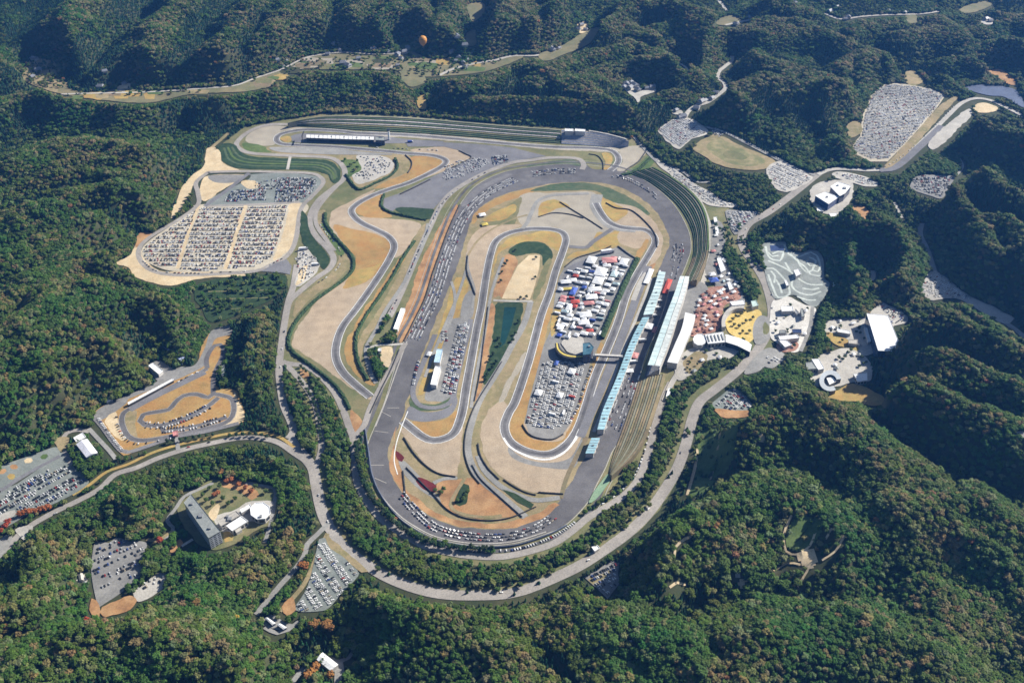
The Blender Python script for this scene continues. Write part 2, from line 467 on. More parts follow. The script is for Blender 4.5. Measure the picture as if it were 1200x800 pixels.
# --- gravel beds, verges and grass of the track's left half
area('gravel_bed', [(289,166),(291,158),(303,151),(318,147),(345,149),(362,151),(333,153),(325,160),(321,170),(300,170)], M_GRAVG)
area('grass_patch', [(284,168),(300,169),(313,173),(318,178),(296,178),(286,174)], M_GRASS)
area('verge', [(313,173),(345,170),(395,173),(420,176),(478,182),(483,196),(470,206),(448,218),(425,222),(410,215),(404,200),(395,188),(370,183),(330,181)], M_TAN)
area('grass_patch', [(396,189),(418,188),(425,196),(415,206),(404,206)], M_GRASS)
area('gravel_yard', [(418,182),(445,182),(461,190),(458,201),(440,210),(420,216),(413,206),(424,198)], M_CONC)
area('gravel_bed', [(480,176),(504,173),(525,172),(538,177),(551,185),(536,192),(522,200),(500,208),(478,214),(500,200),(516,190),(515,183),(500,181)], M_GRAV)
area('dry_grass', [(483,184),(504,183),(516,187),(516,193),(501,201),(478,212),(457,219),(438,221),(456,211),(477,202),(480,192)], M_ORNG)
# the long run-off of the left-hand curves
area('gravel_bed', [(440,222),(425,228),(408,238),(390,247),(386,262),(390,275),(405,288),(418,298),(412,315),(404,328),(388,338),(372,352),(358,370),(346,388),(342,404),
     (352,412),(372,425),(392,440),(412,455),(436,470),(434,462),(410,440),(398,420),(396,398),(404,378),(420,358),(440,332),(455,308),(462,288),(455,277),(432,268),(415,255),(413,245),(425,234)], M_GRAV)
area('dry_grass', [(391,264),(412,268),(440,274),(455,283),(460,292),(452,308),(440,322),(425,332),(404,337),(408,325),(414,312),(416,302),(404,287)], M_ORNG)
area('yellow_grass', [(413,318),(438,312),(446,308),(434,326),(418,334),(402,338),(408,328)], M_YELL)
area('gravel_bed', [(418,256),(425,254),(450,256),(478,258),(494,264),(484,280),(473,296),(462,302),(466,286),(456,276),(437,268)], M_GRAV)
area('dry_grass', [(418,249),(416,243),(424,236),(440,230),(452,226),(446,236),(450,247),(460,254),(444,256),(426,254)], M_ORNG)
area('dry_grass', [(415,385),(424,366),(440,344),(456,322),(470,300),(475,302),(462,324),(446,348),(430,372),(420,392),(418,412),(424,432),(440,450),(428,448),(412,432),(404,415),(406,398)], M_ORNG)
area('olive_verge', [(478,296),(492,268),(502,262),(498,280),(484,308),(468,338),(450,366),(438,386),(428,400),(424,420),(428,440),(420,428),(419,405),(426,388),(444,362),(462,330)], M_TAN)
area('grass_patch', [(372,250),(382,246),(380,260),(390,276),(404,288),(412,300),(405,318),(388,334),(366,346),(348,358),(352,345),(376,330),(392,314),(397,298),(386,282),(374,266)], M_TAN)
area('grass_patch', [(376,262),(382,262),(392,278),(402,290),(404,298),(396,298),(386,282)], M_GRASS)
area('soil_verge', [(348,352),(366,340),(384,324),(396,312),(402,318),(390,330),(372,344),(356,358),(345,372)], M_TAN)
area('yellow_verge', [(385,438),(400,452),(416,468),(430,480),(428,500),(420,507),(410,490),(398,465)], M_OLIVE)
area('soil_verge', [(412,480),(424,492),(428,500),(418,507),(410,498)], M_SOIL)
area('soil_verge', [(352,432),(362,436),(360,444),(352,440)], M_SOIL)

# --- the ring of asphalt and everything inside it
OUT = [(440,500),(452,470),(462,436),(474,400),(487,376),(498,352),(508,322),(515,300),(526,270),(537,245),(557,219),(588,203),(620,196.5),(655,193),(690,194),(728,200),(760,215),(788,239),(805,268),
       (809,290),(804,308),(795,330),(781,366),(758,410),(745,455),(737,479),(726,513),(716,530),(708,549),(698,568),(688,588),(664,613),(640,624.5),(600,636),(555,638),(512,630),(482,615),(463,600),(444,576),(434,550),(431,525)]
area('oval_track', OUT, M_OVAL)
INN = [(469,497),(478,465),(488,437),(499,404),(519,355),(536,312),(546,277),(560,246),(590,228),(622,220),(655,214.5),(700,214),(735,223),(764,243),(780,268),(785,285),(778,302),(768,330),(760,358),
       (745,393),(728,430),(713,478),(700,510),(686,536),(674,555),(662,576),(648,594),(628,607),(597,619),(550,619),(517,611),(495,599),(476,583),(462,563),(455,540),(457,518)]
area('infield_verge', INN, M_TAN)
oval_c = smooth_line(W(OUT), 8, True)
oval_i = smooth_line(W(INN), 8, True)

# orange strips along the ring
area('soil_verge', [(455,545),(460,530),(465,500),(462,512),(464,530),(472,552),(476,572),(490,585),(510,600),(540,610),(580,613),(610,608),(632,600),(650,588),(655,590),(640,604),(600,618),(550,618),(517,610),(495,598),(476,582),(463,563)], M_SOIL)
area('soil_verge', [(590,229),(560,246),(552,262),(556,262),(566,250),(592,236),(625,226),(622,221)], M_ORNG)
area('soil_strip', [(534,240),(520,258),(505,284),(492,310),(481,346),(472,368),(465,388),(469,402),(474,399),(487,375),(498,350),(508,320),(515,298),(526,268),(537,246)], M_SOIL)
area('asphalt_median', [(540,240),(556,222),(588,206),(600,204),(592,209),(566,222),(548,240)], M_ASPH)
area('dark_bank', [(622,224),(640,218),(662,214.5),(692,215),(718,222),(742,234),(762,250),(752,252),(736,244),(716,238),(697,224),(660,223.5)], M_TERR)

# upper infield
area('gravel_bed', [(603,250),(612,228),(650,226),(694,225),(698,238),(708,252),(718,268),(713,280),(700,285),(690,290),(668,290),(664,276),(656,268),(640,266),(616,266)], M_GRAVG)
area('gravel_bed', [(706,232),(722,238),(745,243),(765,258),(776,278),(775,296),(764,312),(752,330),(758,306),(766,284),(758,271),(742,268),(722,266),(722,256),(735,248)], M_GRAV)
area('yellow_grass', [(703,232),(712,234),(728,242),(736,248),(726,258),(718,258),(706,246)], M_YELL)
area('yellow_grass', [(632,253),(634,240),(645,234),(657,236),(668,243),(655,244)], M_YELL)
area('yellow_grass', [(700,272),(712,274),(722,270),(738,272),(734,282),(722,288),(700,294),(678,300),(664,304),(672,296),(690,292)], M_YELL)
area('gravel_bed', [(728,270),(752,271),(762,276),(757,286),(748,291),(732,288),(724,282)], M_GRAV)
area('dry_grass', [(757,280),(760,284),(752,300),(747,306),(745,298),(752,288)], M_ORNG)
area('olive_verge', [(562,262),(580,252),(605,234),(612,232),(606,252),(600,266),(578,264),(566,268)], M_OLIVE)
area('grass_patch', [(566,258),(582,248),(600,240),(606,244),(594,256),(576,260)], M_YELL)
area('gravel_bed', [(562,268),(580,264),(612,264),(592,272),(580,282),(573,296),(568,322),(564,345),(560,352),(555,336),(546,318),(546,300),(550,282)], M_GRAV)
area('yellow_grass', [(621,274),(640,270),(656,274),(660,282),(656,294),(645,289),(630,283),(612,284),(596,290),(584,298),(579,314),(576,330),(578,306),(586,288),(600,278)], M_YELL)
area('soil_strip', [(584,346),(590,350),(596,334),(602,318),(608,306),(601,299),(593,299),(588,314),(582,332),(577,348)], M_SOIL)
area('sand_yard', [(607,311),(620,299),(633,299),(632,314),(627,334),(621,351),(588,350),(596,332)], M_SAND, smooth=False)
area('dark_bank', [(596,293),(608,285),(623,283),(638,286),(648,296),(645,306),(636,312),(634,299),(620,297),(606,300),(597,298)], M_DGRASS)
area('olive_bank', [(640,306),(646,304),(640,325),(632,345),(626,352),(624,345),(630,330)], M_OLIVE)
area('pond_bank', [(581,358),(588,355),(612,356),(610,375),(604,395),(594,415),(582,435),(568,450),(566,440),(572,420),(577,395)], M_DGRASS)
area('soil_strip', [(572,358),(580,358),(578,380),(573,410),(566,445),(560,470),(556,468),(562,440),(567,400)], M_SOIL)
area('pond', [(591,360),(605,360),(600,380),(592,402),(585,408),(588,386)], M_WATER, smooth=False)
# left inner pocket
area('yellow_grass', [(532,330),(543,326),(549,334),(546,346),(538,368),(528,392),(516,415),(505,440),(496,462),(489,462),(496,440),(506,412),(518,376)], M_YELL)
area('lot_pavement', [(527,375),(552,375),(552,390),(542,420),(533,455),(528,470),(510,470),(498,468),(502,450),(512,425),(520,400)], M_LOT)
area('service_yard', [(543,350),(552,340),(556,350),(553,372),(540,374)], M_LOT)
area('green_bank', [(481,462),(486,470),(505,474),(524,468),(530,464),(526,476),(512,481),(494,481),(482,478)], M_TERR)
area('pocket_asphalt', [(480,476),(494,482),(512,482),(528,475),(534,464),(536,472),(528,486),(512,492),(494,494),(476,489)], M_PAD)
area('dry_grass', [(484,494),(498,494),(520,491),(536,482),(534,496),(526,508),(514,512),(502,510),(490,504)], M_ORNG)
area('gravel_bed', [(470,503),(480,502),(494,512),(508,518),(524,516),(536,506),(542,494),(541,520),(535,558),(516,555),(500,545),(488,532),(474,512)], M_GRAV)
area('olive_bank', [(464,512),(472,512),(484,530),(498,546),(516,556),(534,560),(530,566),(508,564),(490,552),(474,538),(466,526)], M_TAN)
area('grey_bank', [(467,540),(474,540),(490,556),(500,568),(512,580),(520,590),(508,584),(490,572),(474,556)], M_ROADG)
area('maroon_bank', [(464,528),(474,536),(471,541),(465,537)], M_MAROON)
area('maroon_bank', [(490,559),(500,562),(514,571),(509,577),(496,573),(487,563)], M_MAROON)
area('scrub_soil', [(512,565),(535,562),(556,560),(575,575),(600,590),(614,602),(590,606),(560,607),(535,603),(520,592)], M_SOIL)
area('green_bank', [(541,566),(549,568),(548,580),(546,590),(534,591)], M_DGRASS)
# lower gravel bed and paddock island
area('gravel_bed', [(590,470),(580,474),(567,491),(563,509),(566,527),(575,545),(587,558),(605,569),(626,577),(659,577),(666,558),(673,537),(681,518),(690,495),(690,470),(680,474),(640,500),(610,490)], M_GRAV)
area('gravel_bed', [(604,440),(600,450),(590,470),(584,472),(590,455),(598,440),(612,415),(616,412),(612,430)], M_GRAVG)
area('asphalt_runoff', [(596,524),(612,536),(640,542),(668,536),(682,512),(680,528),(672,548),(640,548),(612,542),(598,534)], M_LOT)
area('dry_grass', [(606,470),(614,446),(624,416),(634,384),(642,360),(648,362),(640,390),(632,430),(620,470),(615,497),(622,512),(634,516),(652,518),(664,508),(676,480),(690,440),(704,400),(708,404),
     (700,430),(688,462),(680,486),(672,502),(660,517),(645,527),(626,528),(610,522),(600,512),(597,498),(600,484)], M_ORNG)
area('paddock', [(620,470),(630,432),(637,405),(645,388),(650,350),(655,325),(662,313),(675,303),(702,296),(727,289),(745,302),(730,330),(716,366),(705,398),(692,425),(678,470),(668,497),(660,508),(648,515),(632,514),(620,508),(615,494)], M_LOT, smooth=False)
area('pit_verge', [(742,330),(756,310),(762,306),(752,332),(738,362),(722,400),(706,445),(690,482),(680,510),(676,512),(686,480),(702,440),(722,395),(733,362)], M_TAN)
area('soil_verge', [(757,318),(766,308),(768,312),(762,326),(756,332)], M_SOIL)
area('yellow_grass', [(645,386),(650,360),(656,362),(654,380),(648,394)], M_YELL)
area('asphalt_runoff', [(662,352),(658,330),(668,312),(690,304),(694,310),(688,330),(676,350)], M_PAD)

# upper straight: asphalt plaza and pads
area('plaza_asphalt', [(475,166),(520,167),(560,169),(600,173),(632,181),(640,183),(615,187),(600,191),(572,200),(547,213),(525,226),(508,245),(465,244),(458,249),(449,243),(450,233),(470,226),(505,208),(540,192),(552,185),(540,177),(520,172),(478,172)], M_PAD, smooth=False)
area('green_bank', [(463,246),(470,243),(508,246),(505,256),(496,257),(475,252)], M_DGRASS)
area('gravel_strip', [(420,155),(470,156),(520,159),(580,164),(640,170),(700,173),(735,172),(752,171),(754,175),(728,178),(700,178),(640,175),(580,169),(520,165),(470,161),(420,160)], M_GRAVG)
area('gravel_bed', [(727,177),(754,174),(757,179),(746,190),(731,200),(722,200),(729,190)], M_GRAVG)
area('yellow_grass', [(706,180),(714,180),(718,188),(713,198),(706,198),(709,190)], M_YELL)
area('grass_patch', [(688,181),(704,182),(708,190),(706,198),(694,198),(686,190)], M_OLIVE)
area('green_verge', [(735,200),(750,192),(760,182),(766,184),(764,194),(750,202),(738,206)], M_GRASS)
area('dark_bank', [(612,197),(640,190),(668,187),(678,191),(680,195),(655,192),(620,196)], M_TERR)

area('back_paddock', [(341,160),(357,156.5),(400,157.5),(440,159),(475,163),(520,166),(500,168.5),(478,168),(440,168.5),(400,168.3),(357,167.5),(344,166.5)], M_PAD)
area('yellow_grass', [(328,163),(332,160),(340,160),(341,166),(334,167)], M_YELL)
area('grey_verge', [(316,173),(345,172.5),(395,174.5),(420,177.5),(460,181),(440,182),(418,181.5),(380,181),(330,178.5)], M_ROADG)
# --- tracks
TRK = [(416,156),(395,153.5),(360,152),(339,154.5),(327,158.5),(324,164),(329,168.5),(345,170),(390,172),(420,174.5),(455,177.5),(480,180),(502,181.5),(516,184.5),(523,189),(518,195),(504,203),(480,214),(457,221.5),(437,229),(420,238),(412,246),(415,254),(425,262),(440,269),(455,277),
       (462,288),(457,302),(447,319),(431,343),(415,365),(402,382),(395,400),(393.5,418),(401,435),(416,450),(434,465),(455,480),(472,493),(484,503),(496,512),(508,516),(523,513),(533,506),(539,492),(543,476),(546,456),(552,423),(559,384),(564,360),(570,322),(575,298),
       (581,283),(594,274),(614,269),(632,268),(648,269),(659,272.5),(663,281),(659,296),(651,318),(644,343),(634,370),(622,415),(612,447),(603,472),(596,484),(591,500),(596,515),(609,525),(626,531),(644,532),(659,525),(671,513),(679,498),(686,478),
       (698,440),(711,410),(724,378),(734,346),(745,324),(754,309),(763,294),(768,283),(764,274),(755,269),(740,268),(726,266),(713,260),(704,249),(698,238),(700,226),(705,214),(715,200),(722,194),(725,187),(721,179.5),(712,175.5),(690,173.5),(650,172.5),(600,169),(540,163.5),(480,158.5),(416,156)]
i_cut = TRK.index((455,480)); j_cut = TRK.index((705,214))
strip('link_apron', [(700,228),(698,241),(706,255),(720,266),(745,269)], 22, M_ROADG)
strip('race_track', TRK[:i_cut], 14, M_ASPH, edge=M_WHITE)
strip('race_track', TRK[i_cut + 1:j_cut - 1], 14, M_ASPH, edge=M_WHITE)
strip('race_track', TRK[j_cut + 1:], 14, M_ASPH, edge=M_WHITE)
for seg in (TRK[:i_cut], TRK[i_cut + 1:j_cut - 1], TRK[j_cut + 1:]):
    strip('racing_line', seg, 4.2, M_RUB, clear=None, flat=False)
oc = oval_c
strip('racing_line', [tuple(p) for p in offset_line(np.vstack([oc, oc[:1]]), 11)], 5, M_RUB, world=True, clear=None, flat=False)
strip('lane_line', [tuple(p) for p in offset_line(np.vstack([oc, oc[:1]]), 17.5)], 0.7, M_CONC, world=True, clear=None, flat=False)
strip('lane_line', [tuple(p) for p in offset_line(np.vstack([oc, oc[:1]]), 1.2)], 1.0, M_CONC, world=True, clear=None, flat=False)
for (u, v, du, dv) in ((452,485,6,3), (461,478,7,0), (447,506,8,1), (441,545,9,0), (446,563,7,3)):
    strip('painted_mark', [(u - du, v - dv), (u + du, v + dv)], 0.9, M_CONC, clear=None, flat=False)
strip('kerb_line', [(590,513),(597,523),(610,531),(626,537),(644,538),(660,531),(672,518),(679,503)], 3.0, M_WHITE)
strip('kerb_line', [(466,556),(462,540),(464,522),(470,502),(478,482)], 1.2, M_WHITE)
strip('kerb_line', [(431,525),(434,550),(444,576),(463,599),(482,614),(512,629),(555,636.5),(600,634.5),(640,623)], 1.6, M_CONC)
strip('kerb_line', [(440,500),(452,470),(464,436),(477,400)], 1.6, M_CONC)
strip('link_road', [(612,268),(618,261),(623,249),(630,236),(643,230),(660,228),(690,227)], 8, M_ROADG)
strip('link_road', [(667,289),(687,290),(694,284),(706,276),(718,268)], 9, M_ASPH)
strip('pit_lane', [(760,312),(748,343),(736,376),(722,412),(706,452),(690,489),(680,512)], 13, M_PAD)
strip('pit_wall_path', [(764,326),(750,362),(724,426),(707,478),(696,506)], 5, M_CONC)
strip('pit_wall_path', [(742,352),(750,332),(758,320)], 9, M_CONC)
strip('pit_apron', [(688,512),(676,534),(664,560),(657,584)], 6, M_TERB)
strip('inner_road', [(548,298),(548,312),(552,326),(556,340),(553,362)], 4, M_ROADG)
strip('inner_road', [(548,300),(560,282),(578,268),(604,256),(618,252)], 4, M_TAN)
strip('inner_road', [(590,302),(584,318),(578,336),(574,352),(568,390),(562,420),(556,450),(552,478)], 5, M_ROADG)
strip('service_road', [(622,353),(617,372),(610,388),(600,405),(590,424),(577,445),(565,464),(557,482),(550,507),(548.5,530),(556,551),(568,566),(582,577),(600,592),(616,606)], 10, M_ROADG)
strip('service_road', [(560,534),(567,550),(580,564),(592,573),(612,582),(630,586),(656,583)], 8, M_ROADG)
strip('yard_wall_path', [(578,352),(600,353),(624,353)], 5, M_CONC)
strip('service_road', [(545,560),(530,585),(530,596),(545,603),(570,606),(588,604)], 5, M_TAN)
strip('service_road', [(536,560),(520,561),(508,566)], 6, M_ROADG)
area('tunnel_mouth_shade', [(588,573),(604,578),(626,591),(622,596),(606,588)], M_DGRASS, smooth=False)  # dark sheet painting in the black shade of a tunnel mouth
strip('inner_road', [(529,330),(533,345),(532,362),(526,380),(516,402)], 5, M_ROADG)
strip('inner_road', [(552,374),(548,392),(541,420),(534,450),(531,466),(524,474),(510,478),(494,476),(486,468),(484,456),(490,440),(500,416),(510,392)], 8, M_PAD)
strip('apron_lane', [(548,312),(537,345),(523,378),(509,412),(498,442)], 5, M_ROADG)

# --- outer perimeter roads of the left half
strip('spectator_road', [(337,146),(319,146),(304,149),(291,155),(281,163),(277,170),(283,176),(297,180),(337,182.5),(382,184.5),(397,190),(404,200),(402,211),(390,221),(375,233),(366,246),(363,258),(365,268),(373,280),(384,291),(391,303),(386,315),(369,327),(350,343),(339,354),(335,370)], 11, M_ROAD)
strip('spectator_road', [(400,213),(382,232),(371,248),(371,264),(383,282),(392,294)], 8, M_ROAD)
strip('service_road', [(682,199),(684,193),(676,186),(645,185),(622,188),(600,191),(570,202),(547,214),(528,227),(515,243),(503,268),(490,296),(478,325),(466,352),(456,372)], 11, M_ROAD)
strip('service_road', [(502,262),(497,283),(486,308),(472,334),(452,364),(443,383),(434,398),(429,409),(431,426),(436,441),(441,449)], 7, M_ROADG)
strip('service_road', [(475,402),(465,420),(454,440),(444,458),(434,478),(427,498),(420,507)], 9, M_ROAD)
strip('inner_road', [(430,408),(446,404),(460,404),(472,403)], 5, M_CONC)
area('sand_yard', [(443,409),(460,407),(459,420),(452,431)], M_SAND)
strip('perimeter_road', [(333,425),(345,427),(356,428),(367,434),(381,446),(393,461),(402,480),(409,500),(414,515),(416,545),(419,566),(428,584),(445,606),(463,620),(484,633),(505,642),(535,649),(562,652),(590,652),(620,646),(650,636),(672,621),(687,608),(702,599),(722,587),(740,572),(752,553),(762,522),(768,497),(778,466),(786,448)], 10, M_ROAD)
strip('perimeter_road', [(420,507),(414,512)], 9, M_ROAD)
# the big ring road
RING1 = [(331,423),(350,443),(366,466),(373,490),(377,520),(373,540),(367,549)]
strip('ring_road', RING1, 9, M_ROAD)
strip('ring_road', [(348,310),(344,335),(338,354),(333,382),(329,412),(327,434),(329,455),(333,476),(340,492),(344,505),(338,514)], 11, M_ROAD)
RING = [(340,514),(352,530),(366,547),(370,565),(375,590),(380,606),(388,620),(402,637),(425,657),(450,674),(487,689),(525,696.5),(575,697),(602,694),(628,686),(675,665),(707,645),(735,625),(757,604),(775,580),(793,550),(804,520),(811,492),(820,471),(837,457),(862,437),(882,417),(893,402),(902,385),(905,368),(903,352),(896,330),(884,310),(873,295),(869,283),(871,272),(878,262),(890,255),(902,248),(925,231),(950,211),(960,203)]
strip('ring_road', RING, 15, M_ROAD)
strip('roadside_path', [(392,612),(408,635),(430,652),(455,668),(490,682),(525,689),(575,690),(602,687),(632,677),(672,657),(700,640)], 4, M_OLIVE)
strip('roadside_path', [(700,640),(728,618),(752,594),(770,570),(786,540),(797,505),(803,478),(815,462)], 7, M_OLIVE)
strip('forest_road', [(386,612),(372,626),(360,638),(357,650),(348,664),(330,684),(314,703),(300,720)], 7, M_ROADG)
strip('forest_road', [(384,625),(374,645),(366,665),(356,685),(342,702),(328,716)], 6, M_TAN)
strip('west_road', [(366,545),(345,531),(325,518),(300,513),(275,514),(245,520),(215,527),(185,537),(160,548),(135,556),(118,572),(95,585),(60,602),(30,620),(10,640),(0,652)], 9, M_ROAD)
strip('west_verge', [(345,524),(325,511),(300,507),(270,508),(240,514),(210,521),(180,530),(150,544),(125,553),(105,568),(85,580)], 5, M_YELL)

# --- terraces of the left and car parks there
area('dark_terrace', [(257,172),(268,168),(276,171),(284,180),(300,184),(337,186),(382,188),(395,195),(399,208),(393,215),(388,212),(384,205),(367,200),(337,199),(285,198),(268,194),(260,186)], M_DGRASS)
for k, off in enumerate(((0.25, M_TERR), (0.5, M_GRASS), (0.75, M_TERR))):
    f, m_ = off
    up = [(276,172),(286,181),(303,185),(337,187),(380,189),(394,197),(397,208)]
    dn = [(258,174),(264,190),(286,197),(337,198),(367,199),(383,204),(388,212)]
    strip('terrace_step', [(a[0] * (1 - f) + b[0] * f, a[1] * (1 - f) + b[1] * f) for a, b in zip(up, dn)], 4.5, m_)
strip('terrace_stairs', [(340,184),(337,199)], 6, M_CONC)
strip('dirt_track', [(268,156),(258,165),(249,173),(246,182),(243,197)], 8, M_TAN)
area('bare_bank', [(243,174),(256,176),(262,192),(280,200),(247,201),(238,205),(226,218),(222,232),(212,246),(200,256),(205,240),(214,220),(225,206),(238,195)], M_SAND)
area('bare_bank', [(162,286),(152,300),(135,308),(150,314),(160,325),(185,333),(205,334),(240,326),(300,324),(240,318),(190,318),(170,304)], M_SAND)
area('bare_bank', [(163,274),(178,274),(172,284),(160,290)], M_SOIL)
area('car_park', [(233,240),(354,238),(349,262),(344,290),(332,302),(300,316),(238,319),(203,318),(184,313),(170,305),(166,293),(178,280),(213,257),(232,244)], M_LOTT)
area('car_park', [(293,205),(330,203),(360,205),(372,208),(377,214),(369,226),(352,238),(243,240),(292,210)], M_LOTG)
area('bare_bank', [(246,206),(288,206),(262,222),(241,236),(234,228),(236,214)], M_SAND)
area('car_park', [(246,206),(288,206),(275,214),(252,214)], M_LOT)
area('bare_bank', [(282,213),(298,212),(303,220),(290,221)], M_SAND)
area('bare_bank', [(340,240),(352,240),(345,284),(330,300),(320,304),(333,270)], M_SAND)
strip('lot_road', [(240,242),(300,240),(352,237)], 7, M_ROAD)
strip('lot_road', [(240,242),(265,224),(292,203)], 9, M_PAD)
strip('lot_aisle', [(233,241),(222,270),(208,315)], 6, M_SAND)
strip('lot_aisle', [(288,241),(277,275),(264,316)], 7, M_SAND)
strip('lot_ring_road', [(244,202),(285,201),(330,202),(360,203),(373,206),(379,214),(369,227),(356,240),(351,252),(348,274),(343,291),(333,303),(318,310),(298,318),(237,322),(200,322),(178,317),(165,306),(163,292),(176,278),(212,256),(232,240),(232,226),(230,214),(244,202)], 9, M_ROAD)
area('lot_pavement', [(306,318),(322,309),(336,304),(342,312),(340,322),(331,320)], M_PAD, smooth=False)
area('gravel_yard', [(348,302),(352,290),(366,294),(376,304),(372,318),(352,336),(346,330),(350,312)], M_CONC)
area('sand_patch', [(351,318),(360,310),(357,326),(348,335)], M_SAND)
area('dark_bank', [(353,248),(359,252),(361,266),(370,282),(381,295),(386,304),(381,316),(374,310),(366,298),(356,286),(352,270)], M_DGRASS)
area('tea_terrace', [(240,330),(330,322),(326,345),(300,360),(250,378),(236,360),(228,348)], M_TEA)
for q in ([(240,342),(285,341),(322,340)], [(236,351),(280,350),(315,349)], [(238,362),(275,362),(298,360)]):
    strip('terrace_path', q, 2.5, M_OLIVE)

# --- kart circuit
area('kart_ground', [(110,487),(125,474),(150,467),(182,453),(205,444),(228,432),(236,408),(246,390),(266,382),(272,384),(268,398),(262,420),(252,440),(256,455),(276,458),(285,478),(286,494),(268,500),(225,508),(190,514),(150,533),(138,528),(124,506)], M_ORNG)
area('kart_ground', [(110,487),(125,474),(180,450),(182,444),(174,430),(180,424),(186,422),(204,432),(212,430),(228,428),(240,408),(248,388),(270,382),(270,392),(252,398),(245,420),(238,430),(205,446),(150,468),(148,473),(120,492)], M_LOT)
area('gravel_bed', [(141,490),(138,500),(147,512),(162,516),(158,500),(160,482),(152,482)], M_TAN)
area('gravel_patch', [(122,494),(136,484),(140,500),(150,515),(142,516),(130,505)], M_SAND)
area('kart_verge', [(274,460),(284,478),(285,494),(262,500),(272,486),(276,474)], M_SAND)
KT = [(243,432),(215,448),(180,463),(155,478),(145,484),(143,496),(150,511),(162,516),(180,515),(215,508),(250,500),(268,493),(274,482),(272,468),(262,464),(250,462),(244,466),(230,462),(215,464),(205,472),(198,480),(182,483),(168,486),(164,493),(170,498),(186,499),(205,495),(228,486),(244,476),(256,466)]
strip('kart_track', KT, 9, M_OVAL, edge=M_CONC, edge_w=.5)
strip('kart_track', [(190,500),(192,506),(200,505),(228,500),(250,494),(266,489)], 8, M_OVAL)
strip('kart_track', [(243,432),(242,422),(246,412),(252,405),(258,404),(262,410),(260,420),(254,432),(250,446),(250,462)], 7.5, M_OVAL)
strip('kart_pit', [(240,436),(215,448),(180,465),(152,480)], 13, M_PAD)
strip('kart_access', [(111,490),(120,500),(130,514),(142,528),(150,530),(170,524),(206,512),(240,506),(280,496)], 7, M_ASPH)
strip('kart_access', [(207,512),(209,528)], 6, M_ROADG)
strip('lot_road', [(104,502),(115,514),(128,528),(136,538)], 6, M_ROADG)

# --- the sloping car park at the left edge
area('lot_pavement', [(0,578),(20,567),(42,552),(62,538),(74,530),(84,545),(98,556),(104,566),(88,578),(60,592),(35,602),(0,618)], M_LOTG)
strip('lot_road', [(0,575),(20,562),(45,547),(70,534)], 9, M_PAD)
area('trial_ground', [(0,548),(18,540),(36,534),(52,528),(66,524),(70,532),(45,546),(20,560),(0,572)], M_LOTG)
for (u, v, m_) in ((3, 553, M_SOIL), (17, 547, M_SOIL), (34, 540, M_SAND), (52, 535, M_GRASS), (14, 558, M_YELL)):
    area('sand_ring', [(u - 5, v), (u - 2, v - 3), (u + 3, v - 3), (u + 5, v), (u + 2, v + 3), (u - 3, v + 3)], m_)
strip('lot_road', [(84,545),(78,532),(72,520),(78,508),(92,504),(105,506)], 7, M_ROAD)
area('gravel_yard', [(64,516),(72,512),(80,514),(82,522),(74,530),(68,526)], M_TAN)
area('sand_patch', [(0,604),(16,598),(15,606),(0,612)], M_CONC)
area('gravel_yard', [(18,620),(38,615),(36,628),(28,633)], M_CONC)
area('gravel_yard', [(0,632),(14,626),(12,638),(4,650),(0,655)], M_ROADG)

# --- the hotel on its knoll and its lot
area('garden_ground', [(208,596),(222,580),(245,564),(268,562),(300,566),(322,574),(326,595),(320,612),(300,622),(270,640),(250,645),(236,640),(222,625)], M_OLIVE)
area('paving', [(250,606),(276,598),(292,588),(318,588),(322,600),(312,612),(290,612),(280,620),(272,626),(262,624)], M_CONC)
area('bronze_garden', [(258,566),(280,562),(298,572),(302,582),(294,586),(280,574),(262,572)], M_SOIL)
area('sand_patch', [(244,602),(256,590),(258,598),(250,610)], M_SAND)
area('yellow_patch', [(262,624),(272,624),(272,634),(264,636)], M_YELL)
strip('hotel_road', [(250,566),(232,574),(216,582),(206,596),(196,610),(203,618),(202,626),(192,632)], 5, M_ROADG)
strip('hotel_road', [(288,566),(305,569),(322,573),(322,585),(320,600),(316,618),(310,636)], 5, M_ROADG)
strip('hotel_road', [(203,622),(194,628),(186,634),(172,632)], 5, M_TAN)
strip('hotel_path', [(213,640),(226,632)], 4, M_CONC)
area('soil_patch', [(198,642),(210,632),(214,636),(205,648)], M_SOIL)
area('lot_pavement', [(110,640),(112,634),(128,636),(136,630),(146,632),(160,634),(172,636),(170,648),(166,660),(170,672),(158,680),(146,692),(122,708),(116,712),(110,690),(107,665)], M_LOT)
area('sand_lot', [(156,694),(170,684),(184,672),(198,674),(196,684),(182,696),(162,706)], M_CONC)
area('soil_patch', [(120,712),(150,697),(160,705),(154,714),(138,720),(120,722)], M_SOIL)
area('soil_patch', [(107,702),(114,704),(118,716),(114,726),(107,722)], M_SOIL)
area('bare_patch', [(91,672),(100,672),(104,684),(98,688),(92,682)], M_CONC)

